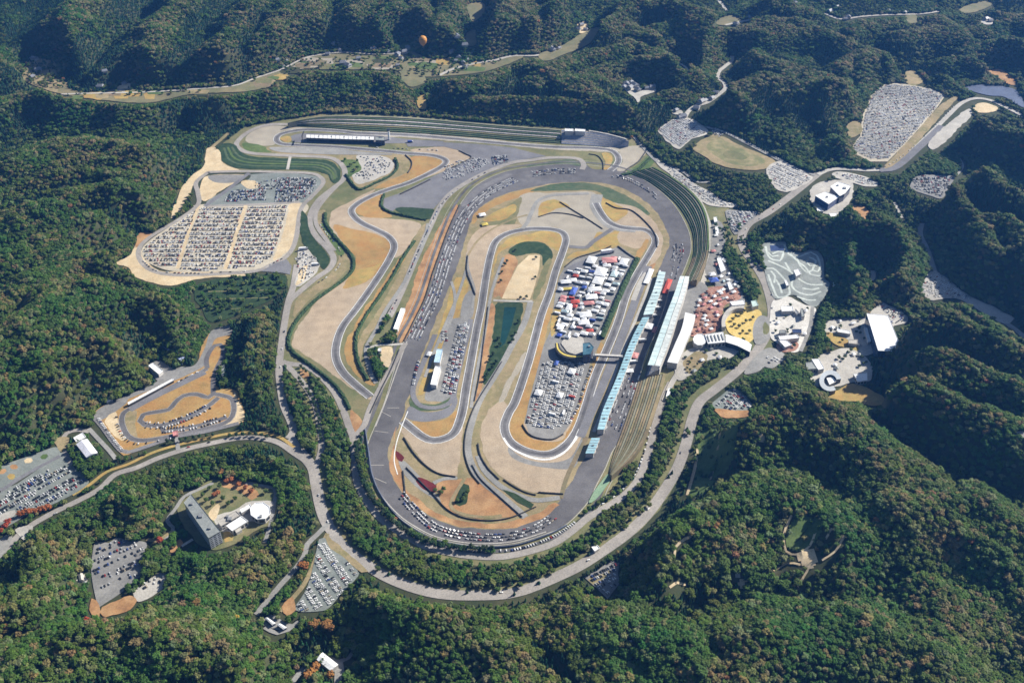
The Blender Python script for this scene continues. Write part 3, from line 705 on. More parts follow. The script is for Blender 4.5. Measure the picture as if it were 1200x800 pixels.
# --- triangular car park, lower lots and sheds
area('lot_pavement', [(374,632),(380,630),(390,640),(402,652),(414,664),(421,672),(412,684),(400,696),(386,712),(376,716),(352,717),(344,714),(352,702),(360,688),(366,668),(370,650)], M_LOTG)
area('yellow_verge', [(382,626),(390,632),(412,652),(432,670),(424,672),(404,654),(386,640)], M_TAN)
area('soil_verge', [(330,712),(344,700),(346,714),(336,722)], M_SOIL)
area('lot_pavement', [(684,676),(700,668),(716,657),(726,660),(724,672),(726,684),(718,694),(712,702),(700,690)], M_LOT, smooth=False)
area('soil_strip', [(688,680),(712,670),(724,664),(722,668),(706,678),(694,686)], M_TAN)
area('lot_pavement', [(832,476),(845,464),(858,455),(872,462),(882,478),(866,482),(845,480)], M_LOTG)
area('soil_verge', [(838,480),(868,482),(878,482),(876,488),(850,490)], M_SOIL)
area('yard', [(385,770),(396,772),(402,776),(403,790),(398,800),(392,800),(392,784)], M_ROADG)
strip('forest_road', [(396,776),(408,771),(414,764)], 5, M_ROADG)
strip('forest_road', [(310,735),(325,742),(338,738),(350,728)], 5, M_ROADG)
strip('forest_road', [(342,800),(350,790),(358,780)], 6, M_ROADG)
area('yard', [(306,730),(318,720),(335,730),(345,732),(338,740),(318,736)], M_ROADG)
strip('dirt_path', [(822,503),(818,522),(815,545),(805,582)], 4.0, M_SAND)
strip('dirt_path', [(842,516),(840,530),(836,552),(830,572)], 2.5, M_TAN)
SPARSE = [([(815,515),(832,502),(852,512),(858,535),(852,560),(830,580),(806,588),(815,555)], .3), ([(916,655),(930,645),(946,645),(952,658),(942,672),(926,678),(915,668)], .25), ([(240,330),(330,322),(326,345),(300,360),(250,378),(236,360),(228,348)], .30)]
SPARSE += [([(70,112),(150,104),(237,104),(300,92),(362,68),(480,62),(552,74),(600,68),(515,90),(412,82),(330,88),(225,111)], .10), ([(37,70),(66,74),(80,100),(50,104),(26,88)], .3), ([(393,616),(470,686),(600,698),(700,645),(690,640),(600,684),(500,682),(420,640)], .12), ([(790,455),(770,562),(700,640),(735,625),(793,548),(815,470)], .10), ([(862,246),(870,300),(885,312),(868,270)], .3), ([(838,262),(856,258),(860,285),(846,296)], .3), ([(404,188),(424,192),(414,206)], .12)]
PATHZ = 1e9
area('clearing', [(815,515),(832,502),(852,512),(858,535),(852,560),(830,580),(806,588),(815,555)], M_GRASS)
for q in ([(917,646),(910,661),(914,674),(927,681),(940,673),(947,656)], [(953,692),(967,686),(976,673)], [(943,688),(937,700),(928,712)], [(900,694),(915,688),(930,692)],
          [(805,672),(795,678),(785,686),(784,694)], [(780,720),(788,714),(800,712)], [(956,672),(962,664)]):
    strip('dirt_path', q, 2.6, M_SAND)
area('clearing', [(916,655),(930,645),(946,645),(952,658),(942,672),(926,678),(915,668)], M_GRASS)
area('bare_patch', [(927,680),(942,676),(948,688),(940,698),(930,690)], M_SAND)
for (u, v, r_) in ((864, 708, 5), (876, 714, 4), (858, 702, 3), (1086, 652, 4), (938, 744, 4), (1052, 760, 3), (846, 690, 3), (885, 545, 4), (1048, 622, 3), (850, 690, 3), (730, 770, 4), (736, 786, 3)):
    area('bare_patch', [(u - r_, v), (u - r_ * .3, v - r_ * .7), (u + r_, v - r_ * .3), (u + r_ * .6, v + r_ * .6), (u - r_ * .4, v + r_ * .7)], M_SAND if r_ > 3 else M_CONC)
area('scree', [(1166,566),(1180,570),(1195,576),(1205,572),(1205,590),(1190,586),(1176,578)], M_CONC)

# --- the right hand side: terraces' outer road, stalls, plaza
strip('terrace_road', [(768,186),(776,196),(790,206),(805,220),(818,234),(826,250),(832,270),(834,290),(830,312),(822,335),(812,352),(804,366)], 9, M_CONC)
area('stall_lane', [(776,192),(790,198),(812,214),(836,228),(848,236),(866,240),(858,244),(838,242),(824,238),(808,224),(790,210)], M_CONC)
strip('forest_road', [(742,160),(755,175),(770,190),(786,196),(802,203),(815,213),(832,214)], 6, M_ROADG)
area('stall_lane', [(834,262),(846,262),(850,285),(846,300),(858,320),(868,340),(872,356),(850,352),(836,332),(826,318),(832,295)], M_LOT)
area('red_paving', [(824,342),(840,336),(862,338),(868,350),(850,358),(846,372),(842,386),(820,394),(808,392),(814,368)], M_BRICK)
area('stall_lane', [(800,330),(824,332),(830,345),(818,360),(808,376),(800,366)], M_LOT)
area('round_plaza', [(850,378),(852,366),(862,361),(880,362),(892,366),(890,382),(884,396),(876,402),(864,396),(854,390)], M_PLAZA)
area('round_plaza_path', [(884,378),(892,370),(904,376),(904,392),(896,402),(886,404),(882,392)], M_ROADG)
area('plaza_grass', [(893,384),(897,378),(901,384),(898,392),(894,392)], M_OLIVE)
area('plaza_yard', [(795,420),(812,408),(836,402),(862,404),(866,412),(850,422),(832,422),(818,436),(800,446),(790,440)], M_CONC)
area('stone_garden', [(800,425),(816,412),(828,416),(824,430),(808,438)], M_TAN)
area('lot_pavement', [(850,248),(864,247),(878,248),(890,250),(874,264),(864,275),(858,272)], M_LOT)
area('stand_yard', [(872,438),(885,418),(900,408),(915,412),(920,420),(905,432),(896,430),(888,436)], M_ROADG)
# moto park
area('park_ground', [(893,288),(908,284),(920,284),(923,292),(938,297),(950,293),(960,296),(965,306),(966,326),(972,332),(968,345),(956,360),(944,356),(930,346),(910,351),(902,340),(896,318)], M_PARKG)
M_PARK = mat('mint_track', (0.52, 0.57, 0.53), (0.45, 0.49, 0.46), 0.04, c3=(0.36, 0.38, 0.37), scale3=0.2)
for q in ([(897,289),(900,300),(906,305),(914,306),(918,296),(912,295),(905,298)], [(919,287),(924,298),(932,302),(940,300),(950,296),(957,300),(961,312),(958,319),(952,317),(956,306),(948,302)],
          [(934,304),(938,312),(946,320),(952,317)], [(900,306),(912,311),(922,316),(930,322),(940,330),(950,334),(964,334)], [(898,315),(906,315),(914,322),(922,332),(925,345),(912,349),(906,338),(900,322)],
          [(930,322),(928,336),(938,344),(950,346),(962,342)], [(940,338),(952,340),(960,338)], [(920,308),(926,318)], [(909,328),(914,336),(916,344)], [(945,306),(949,312),(957,312)], [(926,298),(934,306),(944,314),(950,322),(962,324)], [(934,348),(946,352),(956,352)], [(903,318),(908,324),(907,332)], [(900,296),(905,301),(912,300)]):
    strip('park_track', q, 3.6, M_PARK)
area('park_pond', [(902,288),(918,288),(919,294),(903,295)], M_NAVY, smooth=False)
area('park_plaza', [(904,356),(912,352),(924,348),(932,352),(944,358),(956,362),(952,378),(944,396),(936,412),(922,412),(910,402),(902,392)], M_BRIGHT)
area('red_paving', [(910,404),(926,398),(936,404),(930,412),(914,412)], M_BRICK)
strip('park_road', [(952,360),(950,380),(944,398),(938,412)], 6, M_ROADG)
# museum and woodland centre
area('yard', [(965,390),(968,376),(985,374),(1000,372),(1015,372),(1030,355),(1040,357),(1060,368),(1062,378),(1048,382),(1040,395),(1030,405),(1020,416),(1008,416),(1000,410),(985,404),(972,398)], M_CONC)
area('yellow_yard', [(968,390),(985,394),(1004,404),(1006,412),(990,408),(976,402)], M_YELL)
area('terrace_yard', [(945,430),(956,421),(966,414),(975,412),(990,408),(1008,414),(1020,426),(1022,440),(1016,448),(1000,448),(985,452),(968,455),(955,452),(948,442)], M_CONC)
area('yellow_yard', [(968,464),(985,456),(995,450),(1010,452),(1024,460),(1036,466),(1034,474),(1020,476),(1000,470),(985,470)], M_YELL)
area('bare_patch', [(966,472),(980,470),(984,480),(968,482)], M_SOIL)
# blue building terrace and roads
area('paving', [(948,228),(956,216),(972,212),(996,212),(1000,222),(996,236),(984,250),(970,252),(955,244)], M_CONC)
area('soil_patch', [(996,242),(1010,242),(1018,248),(1014,257),(1006,252)], M_SOIL)
strip('east_road', [(955,206),(930,196),(905,184),(878,170),(850,156),(830,150),(812,146)], 8, M_ROADG)
area('lot_pavement', [(772,152),(790,140),(802,138),(815,142),(830,156),(810,164),(796,175),(784,168),(776,160)], M_CONC)
strip('valley_road', [(800,145),(806,132),(815,125),(828,121),(840,113),(850,104),(848,97),(842,92),(842,85),(850,78),(857,72),(858,66)], 10, M_CONC)
strip('valley_road', [(815,126),(824,117),(830,118)], 10, M_CONC)
area('sports_ground', [(812,173),(838,157),(846,160),(870,172),(895,182),(908,190),(898,198),(880,200),(858,198),(838,192),(826,184)], M_TAN)
area('sports_grass', [(828,174),(838,164),(850,166),(876,178),(896,188),(890,194),(872,195),(850,190)], mat('worn_pitch', (0.15,0.17,0.075), (0.22,0.20,0.10), 0.03, c3=(0.30,0.24,0.14), scale3=0.05, amt3=0.8))
area('worn_patch', [(846,182),(854,177),(868,180),(876,186),(866,188),(852,186)], M_OLIVE)
area('lot_pavement', [(898,200),(910,190),(926,194),(946,204),(952,210),(938,220),(920,226),(906,218)], M_CONC)
strip('east_road', [(958,205),(975,199),(1000,199),(1020,200),(1045,196),(1068,178),(1092,155),(1110,137),(1126,122),(1142,116),(1160,118),(1180,127),(1196,135)], 10, M_CONC)
strip('east_road', [(1030,200),(1050,196),(1078,172),(1104,148)], 16, M_PAD)
area('lot_pavement', [(1020,112),(1035,100),(1050,98),(1072,101),(1092,105),(1108,112),(1100,124),(1080,148),(1060,170),(1040,190),(1020,190),(1000,180),(997,172),(1008,160),(1010,138)], M_LOTT, smooth=False)
area('soil_verge', [(1036,196),(1058,172),(1080,148),(1102,124),(1118,114),(1122,116),(1106,132),(1084,158),(1062,182),(1044,196)], M_TAN)
area('soil_verge', [(992,148),(1006,142),(1010,155),(996,162)], M_TAN)
area('bare_bank', [(1090,165),(1118,140),(1136,128),(1138,136),(1124,150),(1106,168),(1092,176)], M_CONC)
area('bare_bank', [(1140,126),(1152,121),(1168,126),(1164,132),(1144,132)], M_SAND)
area('soil_verge', [(1060,86),(1072,84),(1082,94),(1072,101),(1062,98)], M_TAN)
area('lake', [(1130,104),(1142,100),(1170,101),(1188,105),(1196,112),(1200,126),(1190,122),(1176,114),(1156,112)], M_LAKE)
area('bare_bank', [(1158,84),(1172,82),(1186,92),(1190,100),(1178,98),(1168,90)], M_SOIL)
area('lot_pavement', [(978,202),(1000,204),(1025,212),(1028,219),(1010,218),(990,212),(976,207)], M_CONC)
area('lot_pavement', [(1068,212),(1078,206),(1100,206),(1118,208),(1112,220),(1104,233),(1090,230),(1068,222)], M_LOT)
strip('east_road', [(1120,207),(1128,196),(1124,186)], 5, M_ROADG)
strip('quarry_road', [(1080,262),(1078,275),(1086,292),(1092,310),(1098,325),(1112,337),(1130,350),(1150,362),(1170,374),(1186,384),(1204,398)], 10, M_ROADG)
area('gravel_yard', [(1076,340),(1082,330),(1092,318),(1104,322),(1118,334),(1140,350),(1165,360),(1176,366),(1190,374),(1176,380),(1150,366),(1125,352),(1108,350),(1090,352)], M_CONC)
area('gravel_yard', [(1015,325),(1020,318),(1027,320),(1023,330)], M_CONC)
strip('forest_road', [(1048,238),(1052,246),(1057,256)], 5, M_CONC)

# --- the far valley: fields, roads
area('bare_field', [(37,70),(55,70),(66,74),(70,88),(80,100),(70,110),(50,104),(32,97),(26,88)], M_TAN)
area('field', [(70,110),(76,102),(100,109),(150,104),(195,109),(237,104),(275,101),(300,91),(332,81),(362,66),(400,64),(430,66),(460,64),(480,60),(500,68),(520,71),(552,74),(600,66),(612,68),(570,84),(515,90),(475,89),(460,82),(412,82),(380,80),(352,82),(330,88),(300,106),(225,111),(175,121),(120,118)], M_FIELD)
for q, m_ in (([(100,110),(118,109),(120,117),(106,116)], M_YELL), ([(340,82),(362,70),(396,70),(400,78),(375,79)], M_GRAVG), ([(430,76),(455,75),(460,81),(440,82)], M_GRAVG), ([(488,70),(510,72),(508,80),(490,80)], M_GRAVG),
              ([(512,70),(526,70),(524,79),(513,79)], M_YELL), ([(135,104),(150,98),(152,104)], M_SAND), ([(470,52),(478,50),(486,58),(474,62)], M_GRASS), ([(470,88),(490,86),(500,96),(480,102)], M_FIELD),
              ([(488,116),(498,112),(500,126),(492,128)], M_YELL), ([(548,6),(566,4),(568,14),(556,26),(550,20)], M_FIELD), ([(545,42),(556,36),(558,52),(548,54)], M_FIELD)):
    area('field', q, m_)
r_ = random.Random(5)
for k in range(46):
    t = r_.random()
    u = 90 + 470 * t if k % 3 else r_.uniform(310, 560)
    v = float(np.interp(u, [90,150,237,300,332,362,430,480,520,560], [111,108,107,98,88,74,73,72,79,79])) + r_.uniform(-4, 5)
    w, h_ = r_.uniform(5, 15), r_.uniform(2, 4.5)
    area('field', [(u - w, v - h_ * .3), (u - w * .2, v - h_), (u + w, v - h_ * .5), (u + w * .8, v + h_), (u - w * .7, v + h_)], r_.choice([M_TAN, M_FIELD, M_GRASS, M_OLIVE, M_GRAVG, M_TERB, M_YELL, M_FLOOR]), smooth=False)
strip('valley_road', [(72,111),(110,110),(160,109),(200,107),(240,104),(275,101),(300,92),(330,82),(360,68),(400,62),(440,64),(480,62)], 6, M_CONC)
strip('valley_road', [(515,89),(530,82),(552,76),(580,71),(602,66),(632,65),(660,55),(682,44),(702,34)], 9, M_CONC)
area('field', [(632,64),(660,53),(682,40),(700,33),(698,42),(690,52),(668,62),(640,72)], M_FIELD)
area('bare_bank', [(676,30),(686,26),(690,34),(680,40)], M_SAND)
strip('valley_road', [(838,-4),(846,6),(851,13)], 9, M_CONC)
area('field', [(838,28),(855,18),(870,26),(860,31)], M_FIELD)
strip('valley_road', [(850,30),(868,26),(880,24)], 8, M_CONC)
strip('valley_road', [(965,16),(985,23),(1010,20),(1040,18),(1078,17),(1100,14)], 8, M_CONC)
area('field', [(1122,12),(1140,5),(1156,2),(1162,6),(1145,14),(1130,16)], M_FIELD)
area('bare_bank', [(1148,26),(1158,21),(1166,26),(1158,30)], M_CONC)
area('field', [(1060,20),(1072,18),(1076,26),(1064,28)], M_FIELD)
area('yard', [(728,102),(738,96),(750,100),(748,108),(758,104),(766,102),(768,108),(752,114),(748,121),(742,114),(734,108)], M_CONC)
area('yard', [(786,130),(798,130),(798,135),(788,134)], M_CONC)
strip('ridge_road', [(795,74),(804,80),(807,84)], 5, M_CONC)
# ================================================================== HILLS
def sstep(a, b, x):
    t = np.clip((x - a) / (b - a), 0, 1)
    return t * t * (3 - 2 * t)

# (crest traced in the photograph, height, half width)
HILL = 1.4
RIDGES = [
 # left forest
 ([(0,118),(55,110),(105,118),(150,128)], 45, 120), ([(175,112),(230,112),(285,118)], 32, 80),
 ([(0,192),(50,176),(100,166),(150,170)], 48, 110), ([(40,205),(90,186),(150,172),(195,186)], 52, 100),
 ([(-20,235),(60,204),(110,200),(170,206)], 40, 80), ([(-20,262),(50,245),(105,222),(160,220),(195,222)], 46, 90),
 ([(-20,310),(50,288),(105,258),(150,255)], 48, 95), ([(-20,360),(50,328),(95,300),(130,300)], 52, 100),
 ([(-20,425),(40,380),(75,345),(100,335)], 58, 110), ([(130,345),(170,352),(215,365),(232,380)], 40, 75),
 ([(60,420),(110,395),(160,400),(190,420)], 48, 90), ([(-30,490),(30,450),(80,440),(110,450)], 44, 100),
 ([(270,345),(300,360),(310,390),(305,440)], 28, 60),
 # lower left
 ([(60,632),(130,612),(190,585),(250,550),(320,538),(350,560)], 30, 75), ([(-20,720),(50,700),(90,660)], 36, 90),
 ([(-20,790),(60,760),(150,752),(250,745),(300,770)], 40, 110), ([(270,655),(320,640),(345,620)], 26, 60),
 ([(425,716),(455,694),(495,704),(540,732),(585,770),(610,820)], 34, 100), ([(190,690),(250,690),(300,700)], 24, 60),
 # lower right
 ([(885,478),(912,462),(945,472),(990,492),(1035,535),(1080,572)], 50, 110), ([(1010,404),(1060,436),(1120,466),(1200,502),(1260,520)], 66, 85),
 ([(1065,415),(1130,430),(1210,462)], 72, 75), ([(1062,375),(1110,372),(1160,392),(1220,420)], 58, 90),
 ([(1085,590),(1140,590),(1200,620),(1260,640)], 55, 130), ([(980,620),(1040,605),(1100,620),(1160,660)], 46, 110),
 ([(770,640),(820,612),(880,590),(920,585)], 50, 95), ([(700,725),(760,735),(820,765),(870,800)], 42, 100),
 ([(890,770),(960,738),(1020,735),(1080,760),(1150,800)], 48, 110), ([(620,720),(680,742),(720,790)], 30, 80),
 ([(820,650),(880,640),(900,620)], 38, 70), ([(1120,720),(1180,700),(1240,700)], 40, 100),
 # right middle
 ([(900,265),(945,262),(985,285),(1010,308),(1015,330)], 36, 60), ([(935,250),(985,243),(1030,258),(1065,282),(1078,305)], 44, 80),
 ([(1028,330),(1050,318),(1078,332)], 30, 55), ([(1118,225),(1138,255),(1164,295),(1178,330)], 40, 70),
 ([(1138,195),(1174,210),(1220,238)], 48, 75), ([(1178,255),(1208,288),(1235,320)], 50, 80), ([(1140,140),(1170,150),(1220,165)], 44, 70),
 ([(1168,345),(1190,360),(1230,380)], 40, 55),
 # behind the circuit
 ([(300,118),(330,92),(380,84),(440,84),(482,98)], 42, 85), ([(318,130),(370,112),(420,106),(470,112),(490,124)], 34, 70),
 ([(508,96),(560,92),(600,70),(632,74),(668,95),(700,112),(735,128)], 46, 85), ([(520,122),(565,115),(600,118),(650,118),(700,126),(745,145)], 38, 70),
 ([(632,90),(660,78),(690,64),(735,52),(770,60),(792,78)], 44, 80), ([(680,92),(720,80),(760,70),(800,78),(815,90)], 36, 65),
 ([(705,40),(735,28),(760,34),(780,50)], 46, 75), ([(750,40),(790,30),(830,45),(845,70)], 44, 75), ([(755,112),(790,104),(830,100),(842,104)], 24, 45),
 ([(808,132),(850,108),(900,92),(940,92),(985,102),(1008,125),(1010,150)], 62, 95), ([(945,98),(985,95),(1015,112),(1025,140)], 48, 70),
 ([(830,60),(870,55),(915,72),(960,88)], 44, 75), ([(880,40),(930,34),(970,42),(1010,60),(1030,85)], 48, 80), ([(985,80),(1020,62),(1050,68),(1075,90)], 38, 60),
 ([(800,44),(850,34),(900,25),(940,24)], 44, 75), ([(1000,36),(1050,22),(1100,22),(1120,40)], 44, 75), ([(1060,40),(1100,34),(1140,52),(1170,80)], 44, 75),
 ([(1085,78),(1120,70),(1160,74)], 34, 60), ([(1100,95),(1140,90),(1165,95)], 26, 45), ([(1140,30),(1180,18),(1240,30)], 48, 80), ([(1140,52),(1190,48),(1240,60)], 46, 80),
 # far slopes beyond the valley
 ([(-10,60),(40,40),(90,0),(120,-40)], 120, 150), ([(80,95),(130,70),(190,25),(220,-20)], 110, 130), ([(155,105),(215,72),(265,40),(300,-10)], 105, 120),
 ([(250,95),(285,70),(325,40),(345,-10)], 100, 110), ([(335,64),(345,35),(365,0),(380,-40)], 95, 105), ([(395,58),(402,30),(420,-5),(430,-40)], 95, 100),
 ([(430,62),(440,35),(455,5),(470,-40)], 90, 90), ([(470,56),(478,30),(490,0)], 90, 90), ([(505,62),(512,35),(530,10),(545,-30)], 90, 100), ([(575,62),(580,35),(595,5),(610,-40)], 90, 95),
 ([(630,58),(625,30),(610,0)], 80, 85), ([(660,42),(655,20),(640,-15)], 75, 80), ([(700,25),(720,5),(760,-5),(800,5),(830,20)], 75, 95), ([(860,8),(900,-2),(940,8)], 55, 80),
]

# grid: even over what the picture shows, stretching out to the horizon
cell = 9.0
xi = np.arange(-1950, 1951, cell); yi = np.arange(470, 3380, cell)
grow = np.cumsum(60 * 1.32 ** np.arange(14))
xs = np.concatenate([xi[0] - grow[::-1], xi, xi[-1] + grow])
ys = np.concatenate([yi[0] - grow[::-1], yi, yi[-1] + grow])
TX, TY = np.meshgrid(xs, ys)

# distance to level ground, by relaxation on the 4 m raster
dist = np.where(FLAT, 0.0, 1e4).astype(np.float32)
for it in range(50):
    for dy, dx, w in ((0, 1, 4), (1, 0, 4), (1, 1, 5.66), (1, -1, 5.66)):
        for s in (1, -1):
            sh = np.roll(dist, (s * dy, s * dx), (0, 1)) + w
            np.minimum(dist, sh, out=dist)

def bilin(arr, x, y, outside):
    fx, fy = (x - GX0) / GS - 0.5, (y - GY0) / GS - 0.5
    ok = (fx > 0) & (fx < NX - 2) & (fy > 0) & (fy < NY - 2)
    fx, fy = np.clip(fx, 0, NX - 2.001), np.clip(fy, 0, NY - 2.001)
    i, j = fx.astype(int), fy.astype(int); a, b = fx - i, fy - j
    v = (arr[j, i] * (1 - a) + arr[j, i + 1] * a) * (1 - b) + (arr[j + 1, i] * (1 - a) + arr[j + 1, i + 1] * a) * b
    return np.where(ok, v, outside)

def sight_cap(x, y):
    """what the photograph shows behind a slope limits how high that slope can stand"""
    r = np.hypot(x, y) + 1e-6; rx, ry = x / r, y / r
    D = np.full(x.shape, 1e4)
    for t in np.arange(440, 6, -8.0):
        i = ((x + rx * t - GX0) / GS).astype(int); j = ((y + ry * t - GY0) / GS).astype(int)
        ok = (i >= 0) & (i < NX) & (j >= 0) & (j < NY)
        hit = np.zeros(x.shape, bool); hit[ok] = FLAT[j[ok], i[ok]]
        D = np.where(hit, t, D)
    return np.maximum((D - 6) * CAM_H / (r + D) - 13, 0.0) + 1.5

def height(x, y, crest=False):
    wx = x + 28 * vnoise(x, y, 170, 5); wy = y + 28 * vnoise(x, y, 170, 6)
    hr = np.zeros_like(x); cf = np.zeros_like(x)
    for pts, h, w in RIDGES:
        h = h * 0.72 if h >= 80 else h * (1.0 if sum(q[1] for q in pts) / len(pts) < 150 else HILL)
        c = smooth_line(W(pts, h + 4), 40)
        lo, hi = c.min(0) - 2.2 * w, c.max(0) + 2.2 * w
        m = (wx > lo[0]) & (wx < hi[0]) & (wy > lo[1]) & (wy < hi[1])
        if not m.any(): continue
        px, py = wx[m], wy[m]
        d2 = np.full(px.shape, 1e12)
        for k in range(len(c) - 1):
            ax, ay = c[k]; bx, by = c[k + 1]
            ex, ey = bx - ax, by - ay
            t = np.clip(((px - ax) * ex + (py - ay) * ey) / (ex * ex + ey * ey + 1e-9), 0, 1)
            d2 = np.minimum(d2, (px - ax - t * ex) ** 2 + (py - ay - t * ey) ** 2)
        d = np.sqrt(d2) / w
        prof = np.clip(1.03 - 0.45 * np.sqrt(d * d + 0.004) - 0.55 * d * d, 0, 1)
        hr[m] = np.maximum(hr[m], h * prof)
        cf[m] = np.maximum(cf[m], prof)
    rn = 1 - np.abs(vnoise(wx, wy, 300, 21)); rn2 = 1 - np.abs(vnoise(wx, wy, 120, 22))
    nh = (62 * rn ** 2 + 24 * rn2 ** 1.5 - 28) * (1 - 0.35 * sstep(1500, 2100, y))
    h = np.maximum(hr, nh * 0.5) + 0.10 * np.minimum(hr, np.maximum(nh, 0))
    g1 = 1 - np.abs(vnoise(wx, wy, 95, 24)); g2 = 1 - np.abs(vnoise(x, y, 48, 25))
    h += 2.5 * vnoise(x, y, 60, 23) + 6 * (rn2 - 0.6) + np.clip(h, 0, 60) * (0.30 * (g1 - 0.75) + 0.16 * (g2 - 0.75))
    h = np.minimum(h, sight_cap(x, y))
    big = sstep(3300, 5200, np.hypot(x, y))
    h += big * (160 * np.maximum(vnoise(x, y, 2200, 30) + 0.45, 0) + 60 * vnoise(x, y, 700, 31))
    d = bilin(dist, x, y, 400.0)
    z = sstep(11, 62, d) * np.maximum(h, 0.5) - 0.05
    return (z, cf) if crest else z

TZ = height(TX, TY)
ny, nx = TX.shape
idx = np.arange(ny * nx).reshape(ny, nx)
quads = np.stack([idx[:-1, :-1], idx[:-1, 1:], idx[1:, 1:], idx[1:, :-1]], -1).reshape(-1, 4)
me = bpy.data.meshes.new('hills')
me.vertices.add(ny * nx)
me.vertices.foreach_set('co', np.stack([TX, TY, TZ], -1).astype(np.float32).ravel())
me.loops.add(quads.size); me.loops.foreach_set('vertex_index', quads.astype(np.int32).ravel())
me.polygons.add(len(quads)); me.polygons.foreach_set('loop_start', np.arange(0, quads.size, 4, dtype=np.int32))
me.polygons.foreach_set('use_smooth', np.ones(len(quads), dtype=bool))
me.update(); me.validate()
me.materials.append(M_FLOOR)
hills = bpy.data.objects.new('hills', me)
COL.objects.link(hills)
hills['kind'] = 'structure'

for o in DRAPED:
    co = np.empty(len(o.data.vertices) * 3, np.float32); o.data.vertices.foreach_get('co', co); co = co.reshape(-1, 3)
    co[:, 2] = height(co[:, 0].astype(float), co[:, 1].astype(float)) + 0.7 + 0.1 * co[:, 2]
    o.data.vertices.foreach_set('co', co.ravel()); o.data.update()

# ================================================================== TREES
def crown_mesh(name, kind, seed):
    """a crown of leaf clumps: lumpy inner mass plus many small tilted leaf faces around it"""
    r = np.random.default_rng(seed)
    V, F = [], []
    def leaf(c, nrm, s):
        nrm = nrm / (np.linalg.norm(nrm) + 1e-9)
        a = np.cross(nrm, r.normal(size=3)); a /= np.linalg.norm(a) + 1e-9
        b = np.cross(nrm, a)
        k = len(V)
        for (p, q) in ((-1, -0.6), (0.9, -0.8), (0.7, 0.9), (-0.6, 0.8)):
            V.append(c + s * (p * a * r.uniform(.7, 1.2) + q * b * r.uniform(.7, 1.2)))
        F.append((k, k + 1, k + 2, k + 3))
    if kind == 'broad':
        lobes = [(np.array([0, 0, 0.62]), 0.36)]
        for k in range(7):
            a = k * 2.4 + r.uniform(0, .6); q = r.uniform(.16, .34)
            lobes.append((np.array([q * math.cos(a), q * math.sin(a), r.uniform(.42, .86)]), r.uniform(.15, .25)))
        for c, rad in lobes:
            n = int(26 * (rad / .25) ** 1.6) + 8
            bm = bmesh.new(); bmesh.ops.create_icosphere(bm, subdivisions=1, radius=rad * 0.86)
            k = len(V)
            for v in bm.verts: V.append(np.array(v.co) * r.uniform(.8, 1.1) + c)
            bm.verts.index_update()
            for f in bm.faces: F.append(tuple(v.index + k for v in f.verts))
            bm.free()
            for _ in range(n):
                d = r.normal(size=3); d /= np.linalg.norm(d)
                if d[2] < -0.5: d[2] *= -1
                leaf(c + d * rad * r.uniform(.85, 1.12), d * .75 + np.array([0, 0, .55]) + r.normal(size=3) * .34, r.uniform(.045, .085))
    else:
        for k in range(7):
            z0 = 0.14 + k * 0.115; rad = 0.30 * (1 - k / 7.6)
            n = 9; b = len(V)
            V.append(np.array([0, 0, z0 + 0.24]))
            for j in range(n):
                a = 2 * math.pi * j / n + k * .4
                q = rad * (1.15 if j % 2 else .72) * r.uniform(.85, 1.15)
                V.append(np.array([q * math.cos(a), q * math.sin(a), z0 + r.uniform(-.03, .03)]))
            for j in range(n): F.append((b, b + 1 + j, b + 1 + (j + 1) % n))
        for _ in range(46):
            z = r.uniform(.15, .9); rad = 0.31 * (1.02 - z); a = r.uniform(0, 6.28)
            d = np.array([math.cos(a), math.sin(a), .6])
            leaf(np.array([rad * math.cos(a), rad * math.sin(a), z]), d + np.array([0, 0, .5]) + r.normal(size=3) * .35, r.uniform(.03, .06))
    m = bpy.data.meshes.new(name)
    m.from_pydata([tuple(v) for v in V], [], F)
    m.update()
    return m

PROTO = bpy.data.collections.new('crown_shapes')      # shapes only; not linked to the scene
CROWNS_B = [crown_mesh('broad_crown', 'broad', 40 + i) for i in range(6)]
CROWNS_C = [crown_mesh('conifer_crown', 'conifer', 60 + i) for i in range(3)]
for i, m in enumerate(CROWNS_B + CROWNS_C):
    mm = m.copy(); mm.materials.append(M_LEAF_I)
    o = bpy.data.objects.new('crown_shape_%s' % 'abcdefghi'[i], mm)
    PROTO.objects.link(o)
for m in CROWNS_B + CROWNS_C: m.materials.append(M_LEAF_O)

# clear ground also a little toward the camera, so crowns do not hang over roads
CL = CLEAR.copy()
for k in range(1, 7):
    sh = CLEAR[k:] & ~FLAT[:-k]
    if k > 2: sh = sh & (YC[:-k] > (1250 if k < 5 else 1700))[:, None]
    CL[:-k] |= sh

sp = 5.7
gx, gy = np.meshgrid(np.arange(-2150, 2150, sp), np.arange(560, 3330, sp))
gx = gx + rng.uniform(-.42, .42, gx.shape) * sp; gy = gy + rng.uniform(-.42, .42, gy.shape) * sp
gx, gy = gx.ravel(), gy.ravel()
# what the camera (and one a step aside) can see
half = 0.5 * gy * 0 + 0.72 * (gy * math.cos(PITCH) + CAM_H * math.sin(PITCH)) + 90
ok = np.abs(gx) < half
gx, gy = gx[ok], gy[ok]
ii = np.clip(((gx - GX0) / GS).astype(int), 0, NX - 1); jj = np.clip(((gy - GY0) / GS).astype(int), 0, NY - 1)
ok = ~CL[jj, ii]
for q, p_ in SPARSE:
    ok |= inside(smooth_line(W(q), 8, True), gx, gy) & (rng.random(gx.shape) < p_) & (ZTOP[jj, ii] < PATHZ)
gx, gy, ii, jj = gx[ok], gy[ok], ii[ok], jj[ok]
hz, crf = height(gx, gy, True)
hd = bilin(dist, gx, gy, 400.0)
fz = np.where(FLAT[jj, ii], np.maximum(ZTOP[jj, ii], 0) , hz)
sparse_tree = CL[jj, ii]

